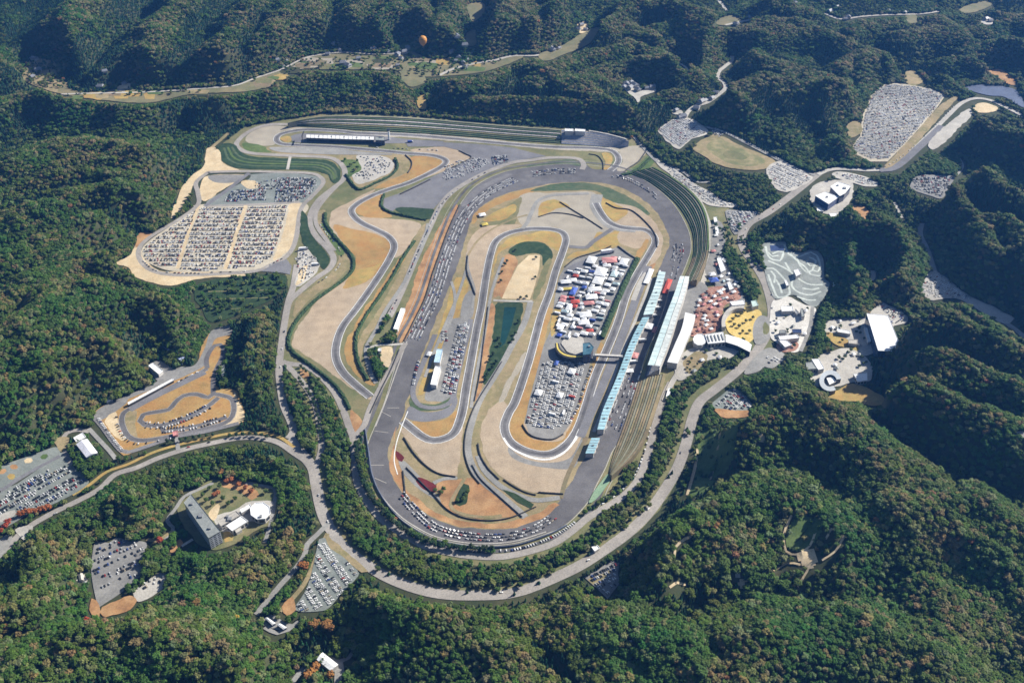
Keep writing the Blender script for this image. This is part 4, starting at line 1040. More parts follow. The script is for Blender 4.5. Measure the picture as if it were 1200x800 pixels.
# which kind of wood grows where
CONIFER_ZONES = [[(1010,395),(1060,415),(1200,470),(1200,560),(1130,575),(1060,540),(1010,500),(990,460)], [(808,140),(850,112),(930,95),(1000,110),(1005,150),(960,180),(900,180),(840,150)],
                 [(0,115),(110,112),(150,140),(140,160),(0,185)], [(1140,240),(1200,230),(1200,380),(1160,330)], [(520,100),(760,120),(780,170),(520,140)], [(0,0),(330,0),(300,80),(100,100),(0,60)],
                 [(240,330),(330,320),(330,480),(300,500),(270,400)], [(0,430),(110,440),(110,500),(0,560)]]
zone = np.zeros(gx.shape, bool)
for q in CONIFER_ZONES: zone |= inside(smooth_line(W(q), 60, True), gx, gy)
beltm = FLAT[jj, ii]
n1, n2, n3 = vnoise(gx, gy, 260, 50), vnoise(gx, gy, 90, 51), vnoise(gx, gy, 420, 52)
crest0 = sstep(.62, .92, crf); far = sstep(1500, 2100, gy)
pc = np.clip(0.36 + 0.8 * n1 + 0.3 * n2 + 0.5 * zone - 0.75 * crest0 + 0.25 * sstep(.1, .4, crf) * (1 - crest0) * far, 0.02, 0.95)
pc = np.where(beltm, 0.25, pc)
u1 = rng.random(gx.shape)
con = u1 < pc
kind = np.where(con, rng.integers(6, 9, gx.shape), rng.integers(0, 6, gx.shape)).astype(np.int32)
# autumn colour gathers on the crests
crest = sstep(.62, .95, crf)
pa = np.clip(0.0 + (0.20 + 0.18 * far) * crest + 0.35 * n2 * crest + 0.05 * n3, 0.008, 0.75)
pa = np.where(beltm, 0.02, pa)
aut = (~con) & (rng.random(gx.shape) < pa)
u = rng.random((len(gx), 4))
tone = 0.5 * u[:, 0] + 0.5 * np.clip(0.5 + 0.7 * n1, 0, 1)
green = np.stack([0.036 + 0.040 * tone + 0.022 * n2, 0.074 + 0.032 * u[:, 1] + 0.018 * tone, 0.012 + 0.009 * u[:, 2]], 1)
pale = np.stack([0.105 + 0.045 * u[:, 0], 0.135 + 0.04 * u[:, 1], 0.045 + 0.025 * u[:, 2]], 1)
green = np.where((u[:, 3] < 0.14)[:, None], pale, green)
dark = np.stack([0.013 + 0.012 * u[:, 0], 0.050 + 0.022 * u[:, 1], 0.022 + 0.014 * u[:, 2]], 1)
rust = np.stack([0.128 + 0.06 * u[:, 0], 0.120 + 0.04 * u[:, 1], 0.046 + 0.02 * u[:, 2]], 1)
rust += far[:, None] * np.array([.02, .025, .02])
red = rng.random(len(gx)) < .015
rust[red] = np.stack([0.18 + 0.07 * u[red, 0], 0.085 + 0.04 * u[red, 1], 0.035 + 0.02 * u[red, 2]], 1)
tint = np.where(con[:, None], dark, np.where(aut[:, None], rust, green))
sz = np.clip(0.5 + 0.6 * vnoise(gx, gy, 140, 53) + rng.normal(0, .28, gx.shape), 0, 1)
diam = np.where(con, 6.4 + 2.4 * sz, 6.6 + 5.0 * sz) * rng.uniform(.9, 1.1, gx.shape)
tall = np.where(con, 9.0 + 2.6 * sz, 7.2 + 3.0 * sz) * (1 - .16 * far)
odd = rng.random(gx.shape) < .04
diam = np.where(odd & ~con, diam * 1.35, diam); tall = np.where(odd, tall * 1.2, tall)
near_belt = beltm
diam = np.where(near_belt, rng.uniform(8, 11, gx.shape), diam); tall = np.where(near_belt, rng.uniform(7, 10, gx.shape), tall)
small = sparse_tree | CLEAR[np.clip(jj + 3, 0, NY - 1), ii] | CLEAR[np.clip(jj + 5, 0, NY - 1), ii]
tall = np.where(small, tall * .75, tall); diam = np.where(small, diam * .8, diam)

# the nearest trees in the picture are things of their own (below); the rest of the wood is one mass
c_, s_ = math.cos(PITCH), math.sin(PITCH)
zc = gy * c_ + (CAM_H - fz) * s_
pu = 600 + 1200 * gx / zc; pv = 400 - 1200 * (gy * s_ - (CAM_H - fz - tall * .6) * c_) / zc
inview = (pu > 4) & (pu < 1196) & (pv < 796)
order = np.argsort(np.where(inview, zc, 1e9))
NEAR = []
nb = nc = 0
for i in order:
    if con[i] and nc < 130: nc += 1; NEAR.append(i)
    elif (not con[i]) and nb < 290: nb += 1; NEAR.append(i)
    if nb >= 290 or zc[i] > 1e8: break
NEAR = np.array(NEAR)
rest = np.ones(len(gx), bool); rest[NEAR] = False

def wood(name, sel):
    m = bpy.data.meshes.new(name)
    n = int(sel.sum())
    m.vertices.add(n)
    m.vertices.foreach_set('co', np.stack([gx[sel], gy[sel], fz[sel] - 0.3], 1).astype(np.float32).ravel())
    a = m.attributes.new('idx', 'INT', 'POINT'); a.data.foreach_set('value', kind[sel])
    a = m.attributes.new('scl', 'FLOAT_VECTOR', 'POINT'); a.data.foreach_set('vector', np.stack([diam[sel], diam[sel], tall[sel]], 1).astype(np.float32).ravel())
    a = m.attributes.new('rot', 'FLOAT_VECTOR', 'POINT')
    rr = np.zeros((n, 3), np.float32); rr[:, 2] = rng.uniform(0, 6.28, n); rr[:, :2] = rng.normal(0, .05, (n, 2))
    a.data.foreach_set('vector', rr.ravel())
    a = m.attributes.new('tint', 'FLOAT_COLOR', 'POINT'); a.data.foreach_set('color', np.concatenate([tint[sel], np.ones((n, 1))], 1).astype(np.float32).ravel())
    m.materials.append(M_LEAF_I)
    o = bpy.data.objects.new(name, m); COL.objects.link(o)
    ng = bpy.data.node_groups.new('grow_wood', 'GeometryNodeTree')
    ng.interface.new_socket('Geometry', in_out='INPUT', socket_type='NodeSocketGeometry')
    ng.interface.new_socket('Geometry', in_out='OUTPUT', socket_type='NodeSocketGeometry')
    N = ng.nodes; L = ng.links
    gi, go = N.new('NodeGroupInput'), N.new('NodeGroupOutput')
    ip = N.new('GeometryNodeInstanceOnPoints'); ci = N.new('GeometryNodeCollectionInfo')
    ci.inputs['Collection'].default_value = PROTO
    ci.inputs['Separate Children'].default_value = True; ci.inputs['Reset Children'].default_value = True
    def na(nm, t):
        q = N.new('GeometryNodeInputNamedAttribute'); q.data_type = t; q.inputs['Name'].default_value = nm
        return [s for s in q.outputs if s.enabled][0]
    L.new(gi.outputs[0], ip.inputs['Points']); L.new(ci.outputs[0], ip.inputs['Instance'])
    ip.inputs['Pick Instance'].default_value = True
    L.new(na('idx', 'INT'), ip.inputs['Instance Index'])
    L.new(na('rot', 'FLOAT_VECTOR'), ip.inputs['Rotation']); L.new(na('scl', 'FLOAT_VECTOR'), ip.inputs['Scale'])
    L.new(ip.outputs[0], go.inputs[0])
    md = o.modifiers.new('wood', 'NODES'); md.node_group = ng
    return o
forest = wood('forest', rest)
tag(forest, 'mixed green and autumn forest covering the hills around the race circuit', 'forest', kind='stuff')

trunk_m = MB().cyl(0, 0, .035, 0, .55, 6, r1=.018)
tm = bpy.data.meshes.new('trunk'); tm.from_pydata(trunk_m.v, [], trunk_m.f); tm.materials.append(M_BARK)
def tree(x, y, z, d, h, mesh, colour, label, group, name='broadleaf_tree', cat='tree'):
    t = empty(name, (x, y, z - .2), random.uniform(0, 6.28), label, cat, group)
    tr = bpy.data.objects.new('trunk', tm); COL.objects.link(tr); tr.parent = t; tr.scale = (h, h, h)
    cr = bpy.data.objects.new('crown', mesh); COL.objects.link(cr); cr.parent = t
    cr.scale = (d, d, h); cr.color = (*colour, 1)
    return t
def place_word(u, v):
    return ('left corner' if u < 300 else 'left part' if u < 520 else 'middle' if u < 740 else 'right part' if u < 960 else 'right corner') + ' of the nearest forest edge'
for i in NEAR:
    hue = 'dark green pointed conifer' if con[i] else 'rust-brown autumn broadleaf tree' if aut[i] else 'pale olive broadleaf tree' if u[i, 3] < .14 else 'green rounded broadleaf tree'
    w = place_word(pu[i], pv[i])
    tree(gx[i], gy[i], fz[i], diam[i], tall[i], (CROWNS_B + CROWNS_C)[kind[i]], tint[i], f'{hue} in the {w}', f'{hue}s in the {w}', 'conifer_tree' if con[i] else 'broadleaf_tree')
print('trees', len(gx), 'near', len(NEAR))
# ================================================================== TERRACES, STANDS AND BUILDINGS
def resample(line, n):
    s = np.concatenate([[0], np.cumsum(np.linalg.norm(np.diff(line, axis=0), axis=1))])
    t = np.linspace(0, s[-1], n)
    return np.stack([np.interp(t, s, line[:, 0]), np.interp(t, s, line[:, 1])], 1)

def tier_mesh(mb, inner, outer, n, h0, h1, mi=lambda k: 0, seg=48, caps=(0, 1)):
    """stepped treads and risers between two lines, rising from h0 to h1"""
    a, b = resample(smooth_line(inner, 8), seg), resample(smooth_line(outer, 8), seg)
    dz = (h1 - h0) / n
    for k in range(n):
        f0, f1 = k / n, (k + 1) / n
        p, q = a * (1 - f0) + b * f0, a * (1 - f1) + b * f1
        z = h0 + dz * (k + 1)
        vs = [(x, y, z - dz if k else h0 - .5) for x, y in p] + [(x, y, z) for x, y in p] + [(x, y, z) for x, y in q]
        fs = []
        for i in range(seg - 1):
            fs.append((i, i + 1, seg + i + 1, seg + i)); fs.append((seg + i, seg + i + 1, 2 * seg + i + 1, 2 * seg + i))
        mb.poly(vs, fs, mi(k))
    # back and ends
    top = [(x, y, h1) for x, y in b]; bot = [(x, y, -.2) for x, y in b]
    mb.poly(top + bot, [(i, i + 1, seg + i + 1, seg + i) for i in range(seg - 1)], mi(n - 1))
    for e in caps:
        e = 0 if e == 0 else seg - 1
        vs = [(*(a[e] * (1 - k / n) + b[e] * k / n), h0 + dz * min(k + 1, n)) for k in range(n + 1)] + [(*b[e], -.2), (*a[e], -.2)]
        mb.poly(vs, [tuple(range(len(vs)))], mi(0))
    return a, b

def terrace(name, inner, outer, n, h, mats, mi, hi=0.3, caps=(0, 1)):
    mb = MB()
    tier_mesh(mb, W(inner, hi), W(outer, h), n, hi, h, mi, caps=caps)
    o = mb.build(name, mats); o['kind'] = 'structure'
    return o

M_TERP = mat('terrace_path', (0.26, 0.245, 0.18), (0.17, 0.175, 0.12), 0.03, c3=(0.2, 0.21, 0.13), scale3=0.2)
terrace('grass_terrace', [(738,203),(764,215),(793,239),(810,267),(813.5,290),(812,303)], [(768,196),(786,206),(808,222),(822,238),(829,256),(831,278),(830,293)], 9, 15,
        [M_TERR, M_TERP, M_GRASS], lambda k: 1 if k in (2, 5, 7) else (2 if k == 8 else 0), caps=(0,))
terrace('grass_terrace', [(812,303),(808,314),(802,327),(800,333)], [(830,293),(828,303),(822,318),(817,328)], 9, 15, [M_TERB, M_TERP, M_TERR], lambda k: 1 if k in (2, 5, 7) else (2 if k in (3, 4) else 0), caps=(1,))
terrace('grass_terrace', [(749,444),(741,470),(731,500),(727,511)], [(780,438),(772,466),(764,490),(760,502)], 10, 11, [M_TERB, M_TERP, M_TAN], lambda k: 1 if k in (2, 5, 8) else (2 if k in (3, 6, 7, 9) else 0), caps=(0,))
terrace('soil_terrace', [(727,511),(722,524),(717,540),(713,556)], [(760,502),(752,520),(738,538),(717,557)], 10, 11, [M_TERB, M_TERP], lambda k: 1 if k in (2, 5, 8) else 0, caps=(1,))
area('green_patch', [(712,556),(718,558),(708,574),(698,586),(690,590),(694,580),(702,568)], mat('jade_turf', (0.20,0.30,0.20), (0.15,0.24,0.15), 0.03, c3=(0.25,0.3,0.2), scale3=.1))
terrace('grass_terrace', [(338,147.5),(370,149),(420,152.5),(470,155),(510,157.5),(560,161),(600,164.3),(640,167),(657,168.3)],
        [(337,144),(375,136.5),(420,135.5),(480,137.5),(547,143),(600,147.5),(649,151),(657,151.6)], 8, 13, [M_TERR, M_TERP, M_OLIVE, M_CROWD], lambda k: (0, 0, 2, 3, 0, 3, 0, 1)[k])
back = empty('spectator_stand', P(697, 163), 0, 'long blue-grey spectator stand behind the back straight, at its right end', 'grandstand')
def child_mesh(mb, name, mats, root):
    """mesh given in world coordinates, parented to a thing's base"""
    l = root.location
    mb.v = [(x - l.x, y - l.y, z - l.z) for x, y, z in mb.v]
    return mb.build(name, mats, root)
mb = MB(); tier_mesh(mb, W([(658,168.5),(690,170.5),(722,173)], .3), W([(658,151.6),(690,154),(712,158),(737,165)], 14), 12, .3, 14, lambda k: k % 2)
child_mesh(mb, 'seating', [M_SEAT, M_CROWD], back)
mb = MB(); l = smooth_line(W([(690,154),(712,158),(734,164)], 14), 20)
for i in range(len(l) - 1): mb.prism([l[i], l[i + 1], l[i + 1] + (0, 3), l[i] + (0, 3)], 10, 15.5)
child_mesh(mb, 'rear_wall', M_WALL, back)

def quad_roof_building(name, roof_px, h, wall, roof, label, cat='building', group=None, over=0.6, pitch=0.0, windows=None, floors=0, z0=0.0, ridge=None, units=0, extra=None):
    """walls up to the traced roof outline; the outline is seen at height h"""
    pts = [P(u, v, h) for u, v in roof_px]
    cx = sum(p.x for p in pts) / len(pts); cy_ = sum(p.y for p in pts) / len(pts)
    loc = [(p.x - cx, p.y - cy_) for p in pts]
    root = empty(name, (cx, cy_, z0), 0, label, cat, group)
    shr = lambda s: [(x * (1 - s / max(2.0, math.hypot(x, y))), y * (1 - s / max(2.0, math.hypot(x, y)))) for x, y in loc]
    w = MB().prism(shr(over + .2), -.5, h - .35 - z0, cap=False).build('wall', wall, root)
    rb = MB()
    if pitch and len(loc) == 4:
        d01 = math.dist(loc[0], loc[1]); d12 = math.dist(loc[1], loc[2])
        a, b, c, d = loc if d01 < d12 else loc[1:] + loc[:1]        # a-b and c-d are the short gable ends
        e, f = ((a[0] + b[0]) / 2, (a[1] + b[1]) / 2), ((c[0] + d[0]) / 2, (c[1] + d[1]) / 2)
        z, zt = h - .35 - z0, h - .35 - z0 + pitch
        rb.poly([(*a, z), (*b, z), (*c, z), (*d, z), (*e, zt), (*f, zt)], [(0, 1, 4), (1, 2, 5, 4), (2, 3, 5), (3, 0, 4, 5), (3, 2, 1, 0)])
    else:
        rb.prism(loc, h - .35 - z0, h + .25 - z0)
        n = len(loc)
        inn = shr(.7)
        for i in range(n):
            rb.prism([loc[i], loc[(i + 1) % n], inn[(i + 1) % n], inn[i]], h + .26 - z0, h + .85 - z0)
    rb.build('roof', roof, root)
    if floors:
        s = shr(over + .05)
        n = len(s)
        for k in range(floors):
            zb = (h - z0) * (k + .3) / floors; zt = (h - z0) * (k + .78) / floors
            wb = MB()
            for i in range(n):
                p, q = np.array(s[i]), np.array(s[(i + 1) % n]); L = np.linalg.norm(q - p)
                if L < 6: continue
                nw = max(1, int(L / 5))
                for j in range(nw):
                    f0, f1 = (j + .18) / nw, (j + .82) / nw
                    a, b = p + (q - p) * f0, p + (q - p) * f1
                    wb.poly([(*a, zb), (*b, zb), (*b, zt), (*a, zt)], [(0, 1, 2, 3)])
            if wb.v: wb.build('window_band', windows or M_GLASS, root)
    for k in range(units):
        t = (k + .5) / units
        a, b = np.array(loc[0]) * .5 + np.array(loc[1]) * .5, np.array(loc[2 % len(loc)]) * .5 + np.array(loc[3 % len(loc)]) * .5
        p = a * (1 - t) + b * t
        r_ = 1.6 + (k % 2)
        MB().box(p[0] - r_, p[0] + r_, p[1] - r_, p[1] + r_, h + .27 - z0, h + 2.4 - z0).build('roof_unit', M_STEEL, root)
    return root

# --- main grandstand beside the pits
gs = empty('main_grandstand', P(776, 380), 0, 'main grandstand with long pale cyan and white roof beside the start straight', 'grandstand')
LF = [(797,324),(790,345),(781,368),(770,398),(759,428)]; MF = [(802,323.5),(796,345),(788,367),(777.5,398),(766.5,428)]; RF = [(808,323),(802,345),(795,366),(785,398),(773.5,428)]
HR = 21.0
lf, mf, rf = (resample(smooth_line(W(q, HR), 10), 43) for q in (LF, MF, RF))
mb = MB(); tier_mesh(mb, [tuple(p) for p in lf[::6] + (-1, -2)], [tuple(p) for p in rf[::6] + (-2, 0)], 14, .6, 12, lambda k: k % 2)
child_mesh(mb, 'seating', [M_CROWD, M_SEAT], gs)
for s in range(3):
    i0, i1 = s * 14, s * 14 + 14
    for (A, B, za, zb, m_, nm) in ((lf, mf, HR + 1.2, HR, M_CYAN, 'roof'), (mf, rf, HR, HR - 1.5, M_STANDR, 'roof')):
        mb = MB()
        a, b = A[i0:i1 + 1].copy(), B[i0:i1 + 1].copy()
        a[-1] = a[-1] * .94 + a[-2] * .06; b[-1] = b[-1] * .94 + b[-2] * .06
        g = .9 if A is mf else 0
        vs = [(x + g, y, za) for x, y in a] + [(x, y, zb) for x, y in b] + [(x + g, y, za - .5) for x, y in a] + [(x, y, zb - .5) for x, y in b]
        n = len(a); fs = []
        for i in range(n - 1):
            fs += [(i, n + i, n + i + 1, i + 1), (2 * n + i, 2 * n + i + 1, 3 * n + i + 1, 3 * n + i), (i, i + 1, 2 * n + i + 1, 2 * n + i), (n + i, 3 * n + i, 3 * n + i + 1, n + i + 1)]
        fs += [(0, 2 * n, 3 * n, n), (n - 1, 2 * n - 1, 4 * n - 1, 3 * n - 1)]
        mb.poly(vs, fs)
        r_ = child_mesh(mb, nm, m_, gs)
    mb = MB()
    for i in range(i0, i1 + 1, 2):
        p, q = lf[i], rf[i]
        mb.poly([(p[0] - .2, p[1], HR + 1.3), (q[0], q[1], HR - 1.3), (q[0], q[1] - .7, HR - 1.3), (p[0] - .2, p[1] - .7, HR + 1.3)], [(0, 3, 2, 1)])
    child_mesh(mb, 'roof_rib', M_STEEL, gs)
for i in range(1, 43, 5):
    p = mf[i] * .25 + rf[i] * .75
    child_mesh(MB().cyl(p[0], p[1], .6, 0, HR - 2), 'column', M_STEEL, gs)
mb = MB()
for i in range(42):
    p, q = rf[i] + (-1, 0), rf[i + 1] + (-1, 0)
    mb.prism([p, q, q + (1.2, 0), p + (1.2, 0)], -.2, 13.5)
child_mesh(mb, 'rear_wall', M_WALL, gs)
strip('stand_walk', [(806,345),(800,366),(790,394),(778,428)], 12, M_LOT)
strip('stand_walk', [(800,430),(788,448),(778,470)], 8, M_CONC)

def ribbon_building(name, L, Rr, h, wall, roof, label, cat='building', doors=0, door_mat=None, seg=24):
    """long building between two traced roof edges"""
    a, b = resample(smooth_line(W(L, h), 8), seg), resample(smooth_line(W(Rr, h), 8), seg)
    c = (a.mean(0) + b.mean(0)) / 2
    root = empty(name, (c[0], c[1], 0), 0, label, cat)
    out = [tuple(p) for p in a] + [tuple(p) for p in b[::-1]]
    sh = [tuple(np.array(p) * .97 + np.array(o_) * .03) for p, o_ in zip(out, [tuple(p) for p in b] + [tuple(p) for p in a[::-1]])]
    child_mesh(MB().prism(sh, -.3, h - .4, cap=False), 'wall', wall, root)
    child_mesh(MB().prism(out, h - .4, h + .3), 'roof', roof, root)
    if doors > 2:
        for k in range(1, doors * 2):
            f = k / (doors * 2) * (seg - 1); i = min(int(f), seg - 2); t = f - i
            p, q = a[i] * (1 - t) + a[i + 1] * t, b[i] * (1 - t) + b[i + 1] * t
            dd = (a[i + 1] - a[i]) / np.linalg.norm(a[i + 1] - a[i]) * .35
            child_mesh(MB().prism([tuple(p - dd), tuple(p + dd), tuple(q + dd), tuple(q - dd)], h + .31, h + .6), 'roof_seam', M_STEEL, root)
            if k % 3 == 0:
                c_0 = p * .45 + q * .55
                child_mesh(MB().box(c_0[0] - 1.3, c_0[0] + 1.3, c_0[1] - 1, c_0[1] + 1, h + .31, h + 1.7), 'roof_unit', M_GREYR, root)
    if doors:
        for k in range(doors):
            f = (k + .5) / doors * (seg - 1)
            i = min(int(f), seg - 2); t = f - i
            for side, (A, B) in enumerate(((a, b), (b, a))):
                p = A[i] * (1 - t) + A[i + 1] * t; d = A[i + 1] - A[i]; d /= np.linalg.norm(d); n = B[i] - A[i]; n /= np.linalg.norm(n)
                p = p + n * .15
                mb = MB().poly([(*(p - d * 2.2), .1), (*(p + d * 2.2), .1), (*(p + d * 2.2), 4.2), (*(p - d * 2.2), 4.2)], [(0, 1, 2, 3)])
                child_mesh(mb, 'garage_door', door_mat or M_DARK, root)
    return root
ribbon_building('pit_building', [(753,372),(743,391),(734,412),(722,444),(707,479),(700,503)], [(761,371.5),(751,390.5),(742,412),(730,444),(716,479),(708,503)], 10, M_WALL, M_BLUER,
                'long pit building with sky-blue roof along the pit lane', doors=18)
ribbon_building('pit_building', [(772,318),(766,338),(757,360),(754,369)], [(780,319),(775,338),(768,360),(765,368)], 9, M_WALL, M_CYAN, 'pit building with pale mint roof at the upper end of the pit lane', doors=6)
ribbon_building('pit_building', [(693,513),(690,521),(686,531)], [(703,513),(700,521),(696,531)], 9, M_WALL, M_BLUER, 'short pit block with sky-blue roof standing alone at the lower end of the pit lane', doors=3)
ribbon_building('concourse_hall', [(803,366),(799,384),(791,403),(782,424)], [(815,369),(813,380),(803,404),(794,426)], 12, M_WALL, M_ROOFW, 'long white-roofed concourse hall behind the main grandstand')
ribbon_building('back_pit_building', [(359,161.5),(400,163),(438,164)], [(359,158),(400,159.3),(438,160.6)], 9, M_GLASS, M_ROOFW, 'long low building with white roof inside the back straight', doors=8)
quad_roof_building('race_office', [(440,160.5),(451,161),(451,165),(440,164.5)], 11, M_NAVY, M_GREYR, 'small dark office block at the end of the white-roofed back straight building', floors=2)
quad_roof_building('paddock_workshop', [(512,409),(519,409.5),(515.5,425),(508.5,424.5)], 8, M_WALL, mat('ice_blue_roof', (.42,.58,.72), (.5,.66,.78), .08, rough=.4), 'ice-blue-roofed workshop in the inner car park')
quad_roof_building('paddock_workshop', [(510,429),(517,430),(511.5,451.5),(504.5,450.5)], 8, M_WALL, M_ROOFW, 'white-roofed workshop next below the ice-blue one in the inner car park')
quad_roof_building('timing_hut', [(470,361),(475,361.5),(466,386.5),(461,385.5)], 5, M_WALL, M_ROOFW, 'long narrow white shed on the orange strip left of the oval', over=.3)
quad_roof_building('gravel_hut', [(443,408),(447,408),(447,411.5),(443,411.5)], 4, M_WALL, M_ROOFW, 'tiny white hut on the sandy triangle left of the oval', over=.2)
for (r_, l_) in (([(662,151),(672,151.3),(672,154),(662,153.8)], 'left one of two white boxes on the crest of the back stand'), ([(674,151),(686,152),(686,154.5),(674,153.8)], 'right and wider one of two white boxes on the crest of the back stand')):
    quad_roof_building('press_box', r_, 19, M_WALL, M_ROOFW, l_, cat='box building', over=.2)
quad_roof_building('stand_kiosk', [(740,255),(745,255),(744,258),(740,258)], 4, M_WALL, M_ROOFW, 'small white kiosk on the inner verge of the oval turn') if False else None

# curved control building on the paddock
cb = empty('crescent_building', P(668, 414), 0, 'dark crescent-shaped building with pale yellow roof strip in the middle of the paddock', 'building')
AO = [(650.5,402),(651.5,410),(657,416),(665,419),(675,420),(684,419.5)]; AI = [(655,402),(657,408),(662,412.5),(668,414.5),(676,415.5),(684,415)]
a, b = resample(smooth_line(W(AO, 9), 4), 24), resample(smooth_line(W(AI, 9), 4), 24)
ring = [tuple(p) for p in a] + [tuple(p) for p in b[::-1]]
child_mesh(MB().prism(ring, -.3, 8.6, cap=False), 'wall', M_DARK, cb)
a2, b2 = a * .72 + b * .28, a * .4 + b * .6
child_mesh(MB().prism(ring, 8.6, 9.0), 'roof', M_DARK, cb)
child_mesh(MB().prism([tuple(p) for p in a2] + [tuple(p) for p in b2[::-1]], 9.01, 9.6), 'roof_strip', M_YELC, cb)
quad_roof_building('control_tower', [(683,402.5),(691,401.5),(696,407),(692,415),(683,416)], 17, M_NAVY, mat('teal_roof', (.05,.12,.17), (.07,.15,.2), .1, rough=.3), 'blue-black glass control tower at the right tip of the crescent building', floors=4, units=1)
area('paving', [(658,401),(668,396),(682,396),(684,414),(668,414),(660,408)], M_CONC)
fb = empty('footbridge', P(711, 418), 0, 'covered footbridge spanning the main straight beside the control tower', 'footbridge')
p, q = P(697, 416.5, 7.5), P(728, 418, 7.5)
d = (q - p).normalized(); n_ = Vector((-d.y, d.x, 0)) * 2.0
child_mesh(MB().prism([(p - n_)[:2], (q - n_)[:2], (q + n_)[:2], (p + n_)[:2]], 6.6, 9.4), 'deck', M_DARK, fb)
child_mesh(MB().prism([(p - n_ * 1.1)[:2], (q - n_ * 1.1)[:2], (q + n_ * 1.1)[:2], (p + n_ * 1.1)[:2]], 9.42, 9.8), 'roof', M_WALL, fb)
for e in (p, q): child_mesh(MB().box(e.x - 2.6, e.x + 2.6, e.y - 2.6, e.y + 2.6, 0, 9.3), 'stair_tower', M_STEEL, fb)
tw = empty('scoring_tower', P(456, 164), 0, 'slender white tower on the back straight beside the small office block', 'tower')
child_mesh(MB().box(P(456, 164).x - 1.8, P(456, 164).x + 1.8, P(456, 164).y - 1.8, P(456, 164).y + 1.8, 0, 22), 'shaft', M_WHITE, tw)
child_mesh(MB().box(P(456, 164).x - 3, P(456, 164).x + 3, P(456, 164).y - 3, P(456, 164).y + 3, 22, 25), 'cabin', M_GLASS, tw)
gm = empty('start_gantry', P(355, 164), 0, 'dark slender gantry mast at the left end of the back straight buildings', 'gantry')
g0 = P(355, 168)
child_mesh(MB().cyl(g0.x, g0.y, .7, 0, 17), 'mast', M_DARK, gm)
child_mesh(MB().box(g0.x - 1, g0.x + 1, g0.y, g0.y + 22, 15.5, 17.2), 'crossbeam', M_DARK, gm)

# kart circuit sheds
quad_roof_building('kart_pit_building', [(149.5,472),(203,443.5),(203.8,445.3),(150.5,474)], 5, M_DARK, M_ROOFW, 'long narrow pit roof along the kart circuit straight', over=.3)
quad_roof_building('shed', [(192,407),(196.5,405.5),(216,418.5),(212,423)], 8, M_NAVY, mat('steel_blue_roof', (.3,.36,.55), (.4,.45,.6), .1, rough=.4), 'long blue-grey shed above the kart circuit', over=.3)
quad_roof_building('shed', [(174,428.5),(179.5,425.5),(191,434.5),(186,438.5)], 7, M_WALL, M_ROOFW, 'white-roofed shed above the kart circuit, left of the blue-grey one', over=.3)
quad_roof_building('shed', [(123,468),(131,464),(132.5,467),(124.5,471)], 4, M_WALL, M_ROOFW, 'small white shed at the upper left edge of the kart circuit', over=.3)
quad_roof_building('shed', [(259.5,429),(263,428),(264,440),(260,441)], 5, M_WALL, M_GREYR, 'narrow grey shed in the shade right of the kart circuit', over=.3)
quad_roof_building('gate_arch', [(202,506),(208,504.5),(208.5,509.5),(203,511)], 4, M_PINK, M_PINK, 'red canopy gate at the kart circuit entrance', cat='gate', over=.2)
quad_roof_building('sports_hall', [(89,520),(102,513.5),(114.5,530),(101,535.5)], 11, M_WALL, mat('lavender_roof', (.72,.72,.78), (.66,.66,.73), .08, rough=.5), 'large pale lavender-roofed hall above the left edge car park', pitch=2.2, floors=1)
quad_roof_building('sports_hall_annex', [(86,513),(97,507),(101,512),(89.5,518)], 8, M_WALL, M_ROOFW, 'white annex behind the lavender-roofed hall', over=.3)

# hotel on the knoll
M_HOTW = mat('grey_blue_wall', (.42, .44, .50), (.48, .50, .54), .1)
quad_roof_building('hotel', [(215.5,589),(224,579),(258.5,622.5),(244.5,630.5)], 22, M_HOTW, M_GREYR, 'tall grey slab hotel on the wooded knoll', floors=7, units=3)
quad_roof_building('hotel_wing', [(254,610),(277,598.5),(282,603.5),(259,616.5)], 9, M_WALL, M_CONC, 'cream low wing joining the grey hotel to its garden', floors=2, units=2)
quad_roof_building('hotel_hall', [(265,616),(283,604.5),(291,610.5),(272,622)], 9, M_WALL, M_ROOFW, 'white hall below the cream hotel wing', floors=1)
quad_roof_building('hotel_passage', [(281,597),(293,590.5),(295,594),(283,601)], 6, M_WALL, M_ROOFW, 'white passage leading to the eight-sided pavilion', over=.3)
quad_roof_building('pavilion', [(305 + 12.5 * math.cos(k * math.pi / 4 + .3), 598.5 + 10.5 * math.sin(k * math.pi / 4 + .3)) for k in range(8)], 10, M_WALL, M_ROOFW, 'white eight-sided pavilion right of the hotel', floors=1, units=1)
quad_roof_building('hotel_chapel', [(274,620),(280,616.5),(284,620),(277,624)], 6, M_WALL, M_CONC, 'small cream house below the white hotel hall', over=.3, pitch=1.5)

# museum, woodland centre, blue hall
quad_roof_building('museum', [(1015.5,367.5),(1041,370),(1058,412.5),(1029,411)], 20, M_NAVY, M_ROOFW, 'huge white-roofed hall with navy walls on the right hillside', floors=1, windows=M_GLASS)
quad_roof_building('museum_annex', [(1046,417),(1059,417.5),(1060.5,421.5),(1047,421.5)], 8, M_WALL, M_ROOFW, 'small white annex at the foot of the huge white-roofed hall', over=.3)
quad_roof_building('museum_arcade', [(1012.5,384),(1016,384),(1020.5,400),(1017,401)], 7, M_WALL, M_ROOFW, 'narrow white arcade roof left of the huge white-roofed hall', over=.3)
quad_roof_building('lodge', [(981,385),(996,388),(997,391.5),(981.5,389)], 6, M_WALL, M_ROOFW, 'long thin white lodge in the yard left of the huge hall', over=.3)
quad_roof_building('lodge', [(994,398),(1005,398),(1005,403.5),(994.5,402.5)], 6, M_WALL, M_CONC, 'square grey-white lodge at the bottom of the yard left of the huge hall', over=.3)
